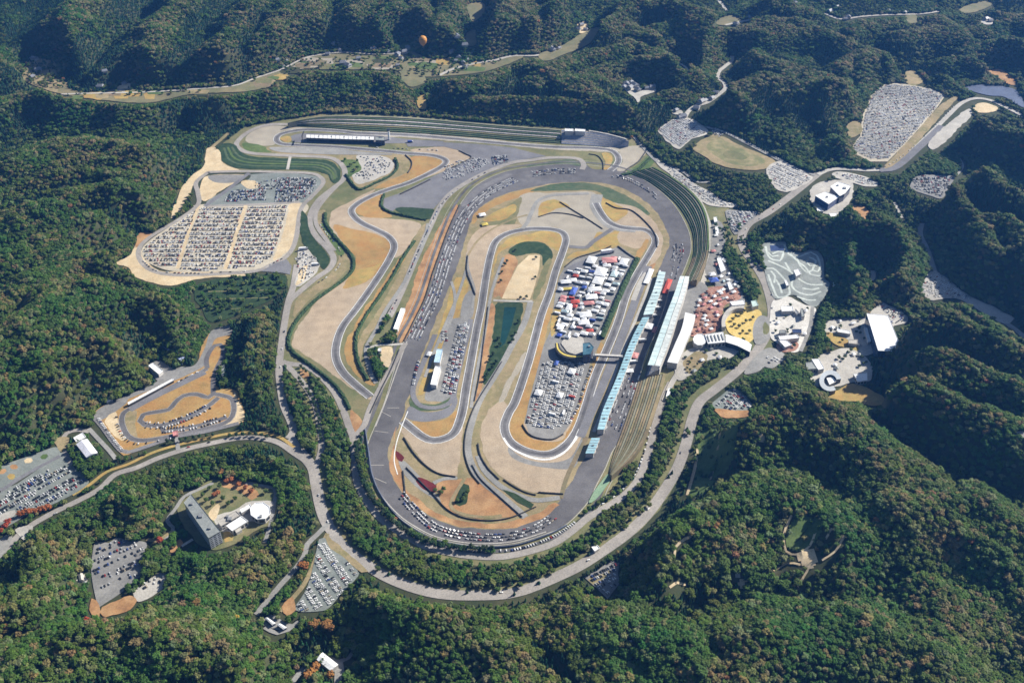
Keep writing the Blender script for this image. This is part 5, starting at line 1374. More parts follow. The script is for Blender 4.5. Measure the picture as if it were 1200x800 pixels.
quad_roof_building('woodland_lodge', [(951,421),(959.5,420.5),(966,432),(959,433.5)], 9, M_WALL, M_ROOFW, 'white slanting roof beside the ring-shaped building', over=.3)
quad_roof_building('woodland_lodge', [(944,425),(952,424),(957.5,432),(945.5,433)], 9, M_WALL, M_GREYR, 'grey-roofed block at the far left of the ring-shaped building', over=.3, floors=1)
quad_roof_building('woodland_lodge', [(1000,438),(1016,437),(1016.5,446),(1005,447.5)], 7, M_WALL, M_ROOFW, 'broad white roof right of the ring-shaped building', over=.3, floors=1)
def arc_building(name, cu, cv, r0, r1, a0, a1, h, wall, roof, label, sq=.72, n=22):
    A = [(cu + r1 * math.cos(R(a0 + (a1 - a0) * k / n)), cv + sq * r1 * math.sin(R(a0 + (a1 - a0) * k / n))) for k in range(n + 1)]
    B = [(cu + r0 * math.cos(R(a0 + (a1 - a0) * k / n)), cv + sq * r0 * math.sin(R(a0 + (a1 - a0) * k / n))) for k in range(n + 1)]
    return ribbon_building(name, A, B, h, wall, roof, label, seg=n + 1)
arc_building('ring_building', 973, 446, 7.5, 13, 60, 350, 9, M_GLASS, mat('pale_grey_roof', (.42,.45,.48), (.36,.39,.42), .1, rough=.5), 'open ring-shaped building with pale grey roof', sq=.95)
quad_roof_building('ring_hall', [(968.5,443),(976,442),(980,447),(972,451)], 6, M_WALL, M_ROOFW, 'small white hall inside the ring-shaped building', over=.3)
bb = quad_roof_building('blue_hall', [(955,229.5),(967.5,225),(983,231),(971,239.5)], 15, M_NAVY, M_ROOFW, 'white-roofed hall with royal blue glass front on the terrace above the ring road', floors=3, windows=mat('royal_blue_glass', (.03,.09,.30), (.05,.12,.34), .1, rough=.2, spec=.5), units=1)
quad_roof_building('blue_hall_rear_block', [(973,219),(982,213.5),(997.5,218),(990,227),(984,230)], 18, M_NAVY, M_ROOFW, 'taller white and purple-blue block behind the royal blue glass front', floors=3, units=2)
quad_roof_building('entrance_canopy', [(956,243.5),(962,244),(965,248),(958,247.5)], 5, M_WALL, M_ROOFW, 'small white canopy at the lower left of the blue glass hall', over=.2)
quad_roof_building('entrance_canopy', [(971,250),(981,250),(980,254),(974,255)], 5, M_WALL, M_ROOFW, 'white canopy in front of the blue glass hall', over=.2)

# plaza buildings
quad_roof_building('dome_pavilion', [(820 + 8 * math.cos(k * math.pi / 5), 398 + 7 * math.sin(k * math.pi / 5)) for k in range(10)], 9, M_WALL, M_ROOFW, 'round white pavilion at the foot of the concourse hall', over=.3)
quad_roof_building('ribbed_hall', [(826,392),(847.5,389),(850.5,401),(829.5,403)], 10, M_WALL, M_ROOFW, 'white hall with grey ribs on its roof beside the round plaza', floors=1, units=0)
rh = bpy.data.objects['ribbed_hall']
for k in range(5):
    p, q = P(829 + k * 4.1, 393.3 - k * .5, 10.5) - rh.location, P(831.5 + k * 4.1, 400.5 - k * .5, 10.5) - rh.location
    MB().prism([(p.x - .8, p.y), (p.x + .8, p.y), (q.x + .8, q.y), (q.x - .8, q.y)], 10.9, 11.5).build('roof_rib', M_GREYR, rh)
ribbon_building('swooping_hall', [(851,401),(864,405),(873,409.5),(879,412.5)], [(850,391.5),(866,396),(876,400),(881,404)], 10, M_GLASS, M_ROOFW, 'white swooping roof curving along the bottom of the round plaza')
arc_building('plaza_arcade', 868, 378, 18, 22.5, 165, 282, 8, M_WALL, M_CONC, 'curved pale arcade round the upper left of the yellow plaza', sq=.95)
quad_roof_building('plaza_gatehouse', [(855,353.5),(872,352),(873,357),(858,358)], 9, M_WALL, M_ROOFW, 'white gatehouse roof at the top of the round plaza', over=.3)
quad_roof_building('plaza_house', [(880,353),(886,352),(889,358),(882,360)], 8, M_WALL, mat('mint_roof', (.5,.62,.58), (.44,.55,.52), .1), 'mint-roofed house between round plaza and ring road', over=.3)
for (q, h, m_, l_) in (([(915,359),(929,359),(930,364.5),(916,365)], 8, M_ROOFW, 'white house at the top left of the white paved yard'), ([(938,362),(941,361.5),(943,371),(939.5,371.5)], 8, M_GREYR, 'narrow grey house at the top right of the white paved yard'),
    ([(928,386),(939,386),(939.5,390),(929,390)], 7, M_NAVY, 'navy-roofed house in the white paved yard'), ([(913,387),(921,387),(921,390.5),(914,390.5)], 7, M_GREYR, 'small grey-roofed house left of the navy-roofed one'),
    ([(912,394),(934,392),(937,396),(914,398.5)], 8, M_ROOFW, 'long white roof across the bottom of the white paved yard'), ([(912,398.5),(922,399),(928,404),(920,407)], 7, M_ROOFW, 'white slanted roof above the red paving by the yard'),
    ([(930,317),(936,315),(939,321),(933,324)], 8, M_ROOFW, 'white hut in the middle of the mint-coloured course'), ([(919,329),(922,328),(925,334),(921.5,335)], 6, M_ROOFW, 'small white hut on the left loop of the mint-coloured course'),
    ([(976,331),(980,330),(981,334),(977,334.5)], 6, M_CYAN, 'small pale blue hut right of the mint-coloured course'), ([(932,362),(936,366),(934,369),(931,366)], 5, M_STEEL, 'tiny grey kiosk near the top right of the paved yard')):
    quad_roof_building('yard_house', q, h, M_WALL, m_, l_, cat='house', over=.3)
# sheds of the lower left woods
quad_roof_building('barn', [(378,763.5),(396.5,778),(387.5,785.5),(371,772)], 8, M_WALL, M_ROOFW, 'large white barn roof in the woods at the bottom', pitch=1.2)
quad_roof_building('shed', [(310,723.5),(314,723),(323,729.5),(319,732)], 5, M_NAVY, M_ROOFW, 'upper of two white sheds at the end of the forest road', over=.3, pitch=.8)
quad_roof_building('shed', [(324,731),(329,730),(336,734.5),(332,737)], 5, M_NAVY, M_ROOFW, 'lower of two white sheds at the end of the forest road', over=.3, pitch=.8)
quad_roof_building('cottage', [(91,671.5),(97,671),(98.5,679),(93,680)], 5, M_WALL, M_CONC, 'pale cottage in the trees left of the hotel car park', over=.3, pitch=1.5)
quad_roof_building('cottage', [(97,681),(102,681),(103,686),(98,687)], 4, M_WALL, M_GREYR, 'small grey cottage just below the pale one left of the hotel car park', over=.3, pitch=1)
quad_roof_building('cottage', [(770,681),(776,680),(779,685),(773,686.5)], 5, M_WALL, M_ROOFW, 'lone white cottage in the woods below the ring road', over=.3, pitch=1)
quad_roof_building('cottage', [(884,536.5),(887,536),(888,543),(885,544)], 5, M_WALL, M_ROOFW, 'narrow white hut among the trees right of the ring road', over=.3, pitch=1)
quad_roof_building('gatehouse', [(693,641),(700,638.5),(703,642),(697,646)], 5, M_WALL, M_ROOFW, 'white gatehouse on the inner side of the ring road bend', over=.3)
quad_roof_building('shed', [(232,619),(236,615),(238,617),(234,621)], 4, M_NAVY, M_STEEL, 'small blue-grey shed in the hotel shadow', over=.2) if False else None
quad_roof_building('toilet_block', [(836,255),(840,254.5),(841,260),(837,260.5)], 4, M_WALL, M_ROOFW, 'upper of two white huts outside the terraces', over=.2)
quad_roof_building('toilet_block', [(838,266),(842,265.5),(843,274),(839,275)], 4, M_WALL, M_ROOFW, 'lower and longer of two white huts outside the terraces', over=.2)
quad_roof_building('market_hall', [(840,303),(845,302),(851,316),(845,319)], 5, M_WALL, M_ROOFW, 'long white hall among the stalls below the tree belt', over=.3)
quad_roof_building('market_hall', [(852,331),(856,330),(860,338),(855,340)], 5, M_WALL, M_ROOFW, 'short white hall above the red-brown stalls', over=.3)
quad_roof_building('stand_kiosk', [(783,455),(787,454),(784,466),(780,467)], 4, M_WALL, M_ROOFW, 'white kiosk beside the brown terraces', over=.2)

# village houses
M_TILE = mat('grey_tile', (.16,.17,.20), (.21,.22,.25), .2, rough=.5)
VILLAGE = {'the field edge at far left': [(41,71),(45,84),(38,92),(118,104),(126,98),(146,99)],
 'the valley left of the balloon': [(326,76),(332,79),(336,74),(384,65),(398,60),(402,76),(408,79),(420,70),(438,60),(392,57)],
 'the valley beside the balloon': [(466,66),(470,70),(474,63),(478,58),(466,78),(455,62)],
 'the village right of the balloon': [(530,66),(536,62),(541,60),(545,66),(548,72),(538,70),(550,60),(543,75),(534,73),(552,67),(528,70),(545,80)],
 'the road village behind the circuit hills': [(646,57),(651,55),(655,58),(648,60),(681,31),(686,36),(678,36)],
 'the hamlet between the wooded hills': [(734,101),(739,99),(743,102),(738,105),(747,107),(731,104),(758,105),(764,104)],
 'the valley road above the sports ground': [(792,131),(800,138),(816,128),(826,119),(834,117),(797,139),(822,121),(838,110)],
 'the far hamlets at upper right': [(972,15),(980,13),(990,24),(994,22),(1155,24),(1160,26),(1040,14),(1090,12),(1060,16),(878,22),(862,30),(926,27)]}
wall_m = MB().box(-5, 5, -4, 4, 0, 4.6)
hp = empty('house', (0, 0, 0), 0)
wall_m.build('wall', M_WALL, hp)
MB().poly([(-6, -5, 4.5), (6, -5, 4.5), (6, 5, 4.5), (-6, 5, 4.5), (-4, 0, 7.6), (4, 0, 7.6)], [(0, 1, 5, 4), (1, 2, 5), (2, 3, 4, 5), (3, 0, 4), (3, 2, 1, 0)]).build('roof', M_TILE, hp)
first = True
for pl, spots in VILLAGE.items():
    for (u, v) in spots:
        o = hp if first else copy_tree(hp)
        first = False
        p = P(u, v)
        o.location = (p.x, p.y, gz(p.x, p.y) if FLAT[int((p.y - GY0) / GS), int((p.x - GX0) / GS)] else float(height(np.array([p.x]), np.array([p.y]))[0]))
        o.rotation_euler = (0, 0, random.uniform(0, 3.1)); s = random.uniform(.9, 1.5); o.scale = (s, s, s * .9)
        tag(o, f'pale house with grey tiled roof in {pl}', 'house', f'houses in {pl}')

# hot-air balloon low over the far valley
bp = P(496, 56, 52)
bl = empty('hot_air_balloon', (bp.x, bp.y, 52), 0, 'orange hot-air balloon hanging low over the far valley', 'balloon')
bl.scale = (1.15, 1.15, 1.15)
prof = [(.5, 3.2), (1.6, 4.2), (4.4, 7), (7.0, 11), (8.3, 15), (8.2, 18.5), (6.6, 22), (3.6, 24.3), (0.05, 25)]
mb = MB(); n = 20
vs = [(r_ * math.cos(2 * math.pi * k / n), r_ * math.sin(2 * math.pi * k / n), z) for r_, z in prof for k in range(n)]
mb.poly(vs, [(j * n + k, j * n + (k + 1) % n, (j + 1) * n + (k + 1) % n, (j + 1) * n + k) for j in range(len(prof) - 1) for k in range(n)])
mb.build('envelope', mat('orange_fabric', (.62,.30,.07), (.55,.25,.06), .1, rough=.6), bl)
MB().frustum((-.8, .8, -.8, .8), (-1, 1, -1, 1), 0, 1.4).build('basket', M_BARK, bl)
mb = MB()
for sx in (-1, 1):
    for sy in (-1, 1): mb.frustum((sx * .9 - .06, sx * .9 + .06, sy * .9 - .06, sy * .9 + .06), (sx * .6 - .06, sx * .6 + .06, sy * .6 - .06, sy * .6 + .06), 1.4, 3.3)
mb.build('rope', M_DARK, bl)

# ------------------------------------------------------------------ hedges and barriers
def hedge(px, w, h, label, m=None, name='hedge', cat='hedge', rough=.5):
    l = smooth_line(W(px), 3.0)
    r_ = np.random.default_rng(len(l))
    n = len(l); rows = []
    for d, z in ((w / 2, 0), (w / 2, h * .65), (w * .25, h), (-w * .25, h), (-w / 2, h * .65), (-w / 2, 0)):
        o_ = offset_line(l, d)
        k = rough if z else 0
        rows.append([(x + r_.normal() * k, y + r_.normal() * k, z + (r_.normal() * k if z else 0)) for x, y in o_])
    zb = float(np.max([gz(x, y) for x, y in l[::4]]))
    vs = [p for q in rows for p in q]
    fs = [(j * n + i, j * n + i + 1, (j + 1) * n + i + 1, (j + 1) * n + i)[::-1] for j in range(5) for i in range(n - 1)]
    c = l[n // 2]
    o = new_mesh_obj(name, [(x - c[0], y - c[1], z) for x, y, z in vs], fs, m or M_HEDGE)
    if o.data.polygons[2 * (n - 1)].normal.z < 0: o.data.flip_normals()
    o.location = (c[0], c[1], zb)
    return tag(o, label, cat)
hedge([(747,304),(735,328),(724,352),(713,378),(705,397)], 9, 5, 'dark hedge bank between paddock and main straight')
hedge([(486,283),(474,300),(462,321),(446,346),(430,369),(419,390),(417,405),(420,424),(431,446)], 5, 3, 'long dark hedge between the left track section and the service road')
hedge([(381,250),(382,262),(392,277),(404,290),(413,302),(414,315),(404,327),(388,339),(370,352),(355,367),(343,384),(338,402),(344,414)], 6, 3, 'dark winding hedge along the outer edge of the left gravel bed')
hedge([(344,414),(358,424),(374,436),(390,449),(402,464),(410,480)], 5, 3, 'dark hedge along the lower edge of the left gravel bed')
hedge([(405,205),(420,222),(440,215),(458,206),(466,196),(463,186)], 5, 3, 'green hedge round the gravel yard above the left curves')
hedge([(450,228),(447,240),(455,248),(478,254),(500,258)], 5, 3, 'dark hedge round the left end of the grey pad')
hedge([(728,206),(740,203),(752,196),(762,186)], 6, 3, 'green hedge where back straight and oval turn meet')
hedge([(548,300),(547,318),(552,332),(557,346)], 2.0, 1.5, 'dark curved barrier at the left of the upper infield', M_DARK, 'track_barrier', 'barrier', .1)
hedge([(656,237),(672,247),(690,258),(706,268.5)], 2.0, 1.5, 'straight dark barrier slanting across the upper infield', M_DARK, 'track_barrier', 'barrier', .1)
hedge([(631,254.5),(648,250),(668,251.5),(684,256)], 2.0, 1.5, 'short curved dark barrier left of the slanting one', M_DARK, 'track_barrier', 'barrier', .1)
hedge([(473,513),(484,530),(498,545),(514,555),(534,559)], 2.0, 1.5, 'dark curved barrier below the small gravel bed', M_DARK, 'track_barrier', 'barrier', .1)
hedge([(560,520),(563,534),(572,549),(585,562)], 2.0, 1.5, 'dark curved barrier at the lower left of the big gravel bed', M_DARK, 'track_barrier', 'barrier', .1)
hedge([(590,562),(602,570),(616,577),(628,580)], 2.0, 1.5, 'dark barrier along the bottom of the big gravel bed', M_DARK, 'track_barrier', 'barrier', .1)
hedge([(631,577),(645,578),(660,579)], 2.0, 1.5, 'short dark barrier at the lower right of the big gravel bed', M_DARK, 'track_barrier', 'barrier', .1)
hedge([(612,498),(620,509),(632,514),(648,515),(660,509)], 1.8, 1.8, 'dark fence round the lower end of the paddock', M_DARK, 'fence', 'fence', .05)
hedge([(662,313),(676,303),(702,295),(716,289)], 1.8, 2, 'dark fence along the upper left edge of the paddock', M_DARK, 'fence', 'fence', .05)
hedge([(724,289),(736,298),(746,304)], 2.2, 2, 'dark fence at the upper right corner of the paddock', M_DARK, 'fence', 'fence', .05)
hedge([(469,228),(486,220),(504,211)], 2, 2.2, 'dark wall along the upper left edge of the grey pad', M_DARK, 'wall', 'wall', .05)
hedge([(538,177),(546,181),(552,185),(538,193),(522,200)], 1.8, 1.5, 'dark barrier at the tip of the back gravel bed', M_DARK, 'track_barrier', 'barrier', .05)
hedge([(475,182),(482,189),(482,196),(478,203)], 2.0, 1.5, 'small dark curved barrier left of the back dry grass', M_DARK, 'track_barrier', 'barrier', .05)
hedge([(757,178),(748,190),(736,198),(730,204)], 2.0, 1.5, 'dark curved barrier beyond the right back gravel bed', M_DARK, 'track_barrier', 'barrier', .05)
hedge([(710,238),(722,244),(740,247),(758,262),(768,276),(770,290)], 2.0, 1.5, 'dark curved barrier inside the right upper turn', M_DARK, 'track_barrier', 'barrier', .05)
hedge([(690,181),(700,183),(706,190),(707,199)], 1.6, 1.5, 'small dark barrier beside the yellow grass of the back turn', M_DARK, 'track_barrier', 'barrier', .05)
hedge([(539,240),(526,268.5),(515,298.5),(507.5,320),(498,350),(486.5,374),(473.5,400)], 1.6, 1.6, 'dark wall along the outer edge of the oval left straight', M_DARK, 'wall', 'wall', .05)
hedge([(428,503),(432,530),(436,556),(446,580),(464,604),(484,620),(512,634),(555,641),(600,640),(640,628),(664,616)], 1.6, 2.4, 'dark wall round the lower turn of the oval', mat('blue_grey_wall', (.10,.12,.18), (.13,.15,.2), .1), 'wall', 'wall', .05)
hedge([(588,424),(574,447),(562,466),(553,484),(546,507),(544.5,530),(551,552),(562,567)], 1.4, 1.4, 'dark fence along the left side of the central service road', M_DARK, 'fence', 'fence', .05)
hedge([(553,545),(562,560),(576,574),(594,590),(612,606)], 1.4, 1.4, 'dark fence along the right side of the lower service road', M_DARK, 'fence', 'fence', .05)
hedge([(476,548),(490,562),(508,580),(524,597),(545,607),(575,610),(600,606),(628,594)], 1.6, 1.4, 'dark curved fence above the lower orange strip', M_DARK, 'fence', 'fence', .05)
hedge([(472,552),(474,570),(475,583)], 2.2, 1.2, 'short dark strip crossing the lower orange strip', M_DARK, 'fence', 'fence', .05)
hedge([(556,470),(562,440),(567,400),(572,360)], 1.4, 1.3, 'dark fence beside the orange strip left of the pond', M_DARK, 'fence', 'fence', .05)
hedge([(434,484),(446,458),(457,436),(468,410)], 1.4, 1.3, 'dark fence between the oval and its left service road', M_DARK, 'fence', 'fence', .05)
hedge([(334,428),(336,446),(338,466),(341,486)], 3, 2, 'narrow hedge between the two left roads', None, 'hedge')
# ================================================================== CARS, TRUCKS, TENTS, SINGLE TREES
CARS = []   # x, y, z, heading, colour index, place
PAINT = [('white', (.85, .85, .84)), ('silver', (.45, .46, .47)), ('black', (.018, .018, .02)), ('dark grey', (.09, .095, .1)), ('blue', (.05, .09, .28)), ('red', (.38, .04, .03)), ('beige', (.42, .36, .27))]
MIX = np.array([.36, .2, .17, .12, .06, .05, .04])
def mix(**k):
    m = MIX.copy()
    for c, f in k.items(): m[[p[0].replace(' ', '_') for p in PAINT].index(c)] *= f
    return m / m.sum()
def lot(poly, a, b, place, period=14.5, pitch=2.75, fill=.9, m=None, rows=(0, 5.3), world=None):
    """rows of parked cars parallel to the traced direction a-b inside the outline"""
    m = mix() if m is None else m
    pw = np.array([(p.x, p.y) for p in W(poly)])
    A, B = P(*a), P(*b)
    d = np.array([B.x - A.x, B.y - A.y]); d /= np.linalg.norm(d); n = np.array([-d[1], d[0]])
    o = np.array([A.x, A.y]); rel = pw - o
    s0, s1 = (rel @ d).min(), (rel @ d).max(); t0, t1 = (rel @ n).min(), (rel @ n).max()
    head = math.atan2(n[1], n[0])
    for t in np.arange(t0 + 2.6, t1, period):
        for k, r_ in enumerate(rows):
            ss = np.arange(s0, s1, pitch) + rng.uniform(-.2, .2)
            q = o + ss[:, None] * d + (t + r_) * n
            ok = inside(pw, q[:, 0], q[:, 1]) & (rng.random(len(ss)) < fill)
            for x, y in q[ok]:
                CARS.append((x + rng.normal() * .12, y + rng.normal() * .3, gz(x, y), head + (math.pi if rng.random() < .5 else 0) + rng.normal() * .03, rng.choice(len(PAINT), p=m), place))
def along(px, place, pitch=8, offs=(0,), fill=.8, m=None, across=False):
    m = mix() if m is None else m
    l = smooth_line(W(px), 3)
    for f in offs:
        o_ = offset_line(l, f)
        s = np.concatenate([[0], np.cumsum(np.linalg.norm(np.diff(o_, axis=0), axis=1))])
        for t in np.arange(rng.uniform(0, pitch), s[-1], pitch):
            if rng.random() > fill: continue
            x, y = np.interp(t, s, o_[:, 0]), np.interp(t, s, o_[:, 1])
            i = min(int(np.searchsorted(s, t)), len(o_) - 1); i0 = max(i - 1, 0)
            h = math.atan2(o_[i][1] - o_[i0][1], o_[i][0] - o_[i0][0]) if i != i0 else 0
            CARS.append((x, y, gz(x, y), h + (math.pi / 2 if across else 0) + rng.normal() * .03, rng.choice(len(PAINT), p=m), place))
dark = mix(white=.6, black=1.5)
light = mix(white=3.4, black=.4, dark_grey=.3, silver=1.4, blue=.6, red=.7)
# big left car park
for q in ([(180,282),(213,259),(231,246),(220,272),(207,312),(184,311),(170,303),(168,293)], [(236,244),(286,243),(275,277),(262,314),(240,318),(211,316),(224,272)], [(291,243),(338,241),(332,262),(320,300),(300,312),(268,315),(279,277)]):
    lot(q, (170,280), (340,280), 'the big gravel car park at left', period=14.6, fill=.86, m=mix(white=.8, black=1.3))
lot([(272,224),(312,221),(312,235),(262,237)], (260,230), (340,230), 'the upper gravel car park at left', period=12, m=dark)
lot([(325,208),(366,208),(373,214),(366,226),(352,236),(322,237),(324,222)], (260,230), (340,230), 'the upper gravel car park at left', period=12, m=dark)
lot([(296,215),(326,209),(322,222),(304,224)], (260,230), (340,230), 'the upper gravel car park at left', period=12, fill=.35, m=dark)
along([(240,321),(200,320),(180,316),(168,306)], 'the ring lane of the big gravel car park', 7, m=dark, fill=.6); along([(240,320),(300,317),(330,304)], 'the ring lane of the big gravel car park', 8, m=dark, fill=.6)
# on the oval
along([(604,211),(576,224),(556,240),(540,262),(523,305),(517,325),(507,353),(496,375),(485,398)], 'the rows parked on the oval left straight', 5.3, (-9.5, -4, 2.5, 8), .95, mix(white=2.6, black=.8))
along([(469,580),(489,602),(512,620),(548,629),(592,630),(628,620),(652,604)], 'the rows parked round the lower oval turn', 5.4, (-3.5, 1.5, 6.5), .85, mix(white=1.5))
along([(622,205),(648,201.5),(674,201)], 'the rows parked on the upper oval turn', 5.5, (-8, -2, 5, 10), .8, mix(white=1.5))
along([(712,207),(732,210),(756,222),(770,234)], 'the rows parked on the upper oval turn', 5.5, (0, 7), .65, mix())
along([(795,286),(796,296),(792,308)], 'the cluster parked on the right oval turn', 6, (-9, -4, 2, 7), .75, dark)
along([(792,312),(788,326)], 'the cluster parked on the right oval turn', 7, (-3, 5), .6, mix())
along([(516,243),(503,269),(490,298),(480,322)], 'the line on the left service road', 5.8, (-1.5,), .85, dark); along([(570,203),(548,215),(530,228),(516,243)], 'the line on the left service road', 9, (-1.5,), .7, dark)
along([(465,352),(458,366)], 'the line on the left service road', 8, (0,), .7, mix())
along([(750,432),(741,456),(732,482),(722,508)], 'the rows beside the blue-roofed pit building', 6, (-16, -10, -3, 3), .6, mix())
along([(772,335),(768,346)], 'the rows beside the blue-roofed pit building', 7, (6,), .6, light)
# paddock rows
along([(700,425),(690,452),(682,478),(670,500)], 'the lower paddock rows', 4, (-6,), .7, mix(), across=True)
for k in range(6):
    a0 = np.array((640 + k * 8.6, 424 - k * .2)); a1 = np.array((620 + k * 8.2, 496 + 6 * math.sin(k * .6)))
    along([tuple(a0), tuple((a0 + a1) / 2), tuple(a1)], 'the lower paddock rows', 3.6, (-3, 3), .72, light, across=True)
for k in range(4):
    a0 = np.array((536 + k * 3.6, 380)); a1 = np.array((514 + k * 5, 462))
    if k == 0: a0, a1 = np.array((520., 388)), np.array((521., 400))
    along([tuple(a0), tuple(a1)], 'the inner car park with two workshops', 3.4, (-2, 3), .75, mix(), across=True)
along([(546,378),(543,388),(540,400)], 'the inner car park with two workshops', 3.4, (0, 5), .8, light, across=True)
along([(492,420),(487,435),(484,452)], 'the inner car park with two workshops', 3.4, (0,), .8, mix(), across=True)
# plaza, gravel yard, upper loops
lot([(520,196),(545,186),(562,185),(575,190),(560,200),(540,208),(520,212)], (520,200), (560,188), 'the asphalt plaza on the back straight', period=13, fill=.55, m=light)
lot([(576,184),(594,182),(596,190),(578,194)], (576,190), (596,186), 'the asphalt plaza on the back straight', period=10, fill=.85)
lot([(422,183),(446,184),(458,191),(452,202),(434,210),(420,212),(416,206),(428,196)], (420,190), (450,186), 'the gravel yard above the left curves', period=13, fill=.3)
along([(375,262),(386,277),(396,288),(401,300),(398,312),(388,322),(370,334)], 'the line along the winding spectator road', 9, (-1,), .75, dark)
lot([(345,303),(354,293),(366,298),(374,305),(368,320),(354,332),(350,318)], (346,310), (370,310), 'the gravel yard beside the spectator road', period=12, fill=.35)
along([(420,172),(460,174),(500,176),(520,177)], 'the verge of the back straight', 9, (0,), .4, dark)
# right side
lot([(772,152),(790,141),(802,139),(814,144),(828,156),(810,163),(797,173),(786,167),(777,159)], (772,150), (800,172), 'the small far car park beyond the oval turn', period=11, fill=.95, m=light)
lot([(1022,113),(1035,102),(1050,100),(1072,102),(1090,106),(1105,113),(1097,126),(1078,148),(1058,170),(1040,186),(1022,187),(1002,178),(1000,172),(1011,158),(1013,138)], (1010,150), (1080,142), 'the large far car park at upper right', period=12.5, fill=.95, m=light)
lot([(900,200),(911,191),(926,195),(944,204),(950,210),(938,218),(920,224),(908,216)], (910,192), (945,208), 'the car park above the blue glass hall', period=14, fill=.9, m=light)
lot([(1070,212),(1080,207),(1116,208),(1110,220),(1103,231),(1090,228),(1072,221)], (1070,214), (1110,212), 'the hillside car park at far right', period=13, fill=.75)
lot([(980,203),(1000,205),(1023,212),(1026,217),(1010,216),(992,210)], (980,203), (1024,213), 'the roadside strip right of the blue glass hall', period=12, fill=.85, m=light)
lot([(852,249),(864,248),(888,250),(872,264),(864,273),(858,270)], (852,250), (862,272), 'the small car park beside the ring road', period=13, fill=.85, m=light)
lot([(778,193),(790,200),(812,216),(836,230),(850,238),(860,241),(846,242),(826,236),(808,222),(790,208)], (790,200), (836,230), 'the lane outside the upper terraces', period=8, fill=.6, m=light)
lot([(836,152),(848,156),(846,162),(832,157)], (836,152), (850,158), 'the shady strip beside the sports ground', period=8, fill=.8)
along([(840,150),(858,158),(880,168),(900,178),(922,190)], 'the road beside the sports ground', 6, (-6,), .8, light, across=True)
lot([(918,183),(934,180),(938,190),(928,192)], (918,186), (936,186), 'the car park above the blue glass hall', period=11, fill=.7, m=light)
lot([(1078,340),(1084,331),(1094,320),(1104,324),(1116,336),(1138,352),(1120,350),(1108,348),(1092,350)], (1084,330), (1130,352), 'the quarry road yard at far right', period=11, fill=.7, m=light)
along([(1110,322),(1126,334),(1146,346),(1168,358),(1186,370)], 'the quarry road verge at far right', 4, (7, 13), .75, light, across=True)
lot([(1031,356),(1040,359),(1058,369),(1060,376),(1046,380),(1040,372)], (1034,358), (1058,372), 'the yard behind the huge white-roofed hall', period=11, fill=.75)
lot([(836,476),(846,466),(858,457),(870,463),(880,477),(866,480),(846,479)], (836,476), (858,457), 'the small shaded car park below the ring road', period=12, fill=.85)
lot([(895,424),(905,412),(914,414),(916,420),(904,430)], (895,424), (910,412), 'the yard below the white paved yard', period=14, fill=.25)
# road traffic and roadside lines
along([(562,648),(600,648),(630,640),(655,629),(676,615)], 'the line parked on the lower perimeter road', 3.6, (4.5,), .9, light, across=True)
along([(702,596),(724,582),(740,567),(751,549),(760,522),(765,500)], 'the line parked on the lower perimeter road', 6.5, (3.2,), .75, light)
along([(402,620),(440,664)], 'the ring road', 60, (-3,), .8); along([(560,697),(640,679),(720,632),(780,566),(808,500),(860,437)], 'the ring road', 120, (-3,), .8, dark); along([(900,330),(903,352),(900,390)], 'the ring road', 40, (3,), .9)
along([(333,382),(329,412),(328,440),(336,484)], 'the left loop road', 45, (2,), .9, dark); along([(365,560),(376,594),(384,616)], 'the ring road', 50, (2,), .9)
along([(1000,199),(1040,196),(1080,166),(1120,125)], 'the far access road', 14, (3,), .7, light); along([(870,285),(871,270),(890,255),(925,231)], 'the ring road', 24, (-3,), .7)
along([(815,124),(845,108),(848,92)], 'the valley road', 16, (2,), .6, light)
# kart circuit and left lots
along([(170,498),(186,499),(205,495),(228,486),(246,476)], 'the rows on the kart circuit', 4.2, (5, -5), .75, mix(), across=True)
along([(190,505),(228,500),(266,489)], 'the rows on the kart circuit', 4.2, (4, -4), .75, mix(), across=True)
along([(112,490),(120,502),(132,518),(142,530)], 'the line along the left edge of the kart circuit', 4.2, (3,), .85, light, across=True)
along([(140,487),(142,500),(150,513),(162,518),(184,515),(205,511)], 'the line round the lower kart bend', 5.5, (-4,), .75, dark, across=True)
along([(205,452),(220,444),(236,436)], 'the line in the kart pit lane', 4.5, (3,), .8, dark)
for q, f in (([(0,588),(40,566),(74,546),(86,550),(78,558),(40,580),(0,604)], .88), ([(18,596),(50,578),(86,556),(100,562),(84,576),(52,592),(30,600)], .9)):
    lot(q, (0,600), (90,550), 'the sloping car park at the left edge', period=14, fill=f, m=dark)
lot([(0,583),(20,571),(40,560),(56,550),(60,553),(40,566),(0,588)], (0,600), (90,550), 'the sloping car park at the left edge', period=14, fill=.5, m=mix())
lot([(112,640),(126,638),(140,632),(158,636),(170,640),(168,656),(166,668),(160,676),(140,680),(118,690),(110,672)], (112,668), (170,642), 'the grey car park below the hotel', period=15.5, fill=.42, m=mix(white=.6, black=2))
along([(160,690),(175,681),(192,676)], 'the sandy strip of the hotel car park', 3.2, (0, -6), .6, mix(black=2), across=True)
lot([(374,636),(384,634),(400,652),(419,672),(410,685),(398,697),(385,711),(376,714),(353,715),(348,711),(356,700),(364,684),(369,664)], (378,636), (412,684), 'the triangular car park below the ring road', period=15.5, fill=.86, m=light)
lot([(688,676),(702,668),(716,659),(724,662),(722,674),(724,682),(716,693),(711,698),(700,688)], (686,678), (718,662), 'the small car park in the woods below the ring road', period=12.5, fill=.75)
along([(6,648),(20,636),(50,612),(80,596)], 'the west road', 50, (2,), .7); along([(215,527),(250,519),(300,513)], 'the west road', 28, (2,), .7, dark)

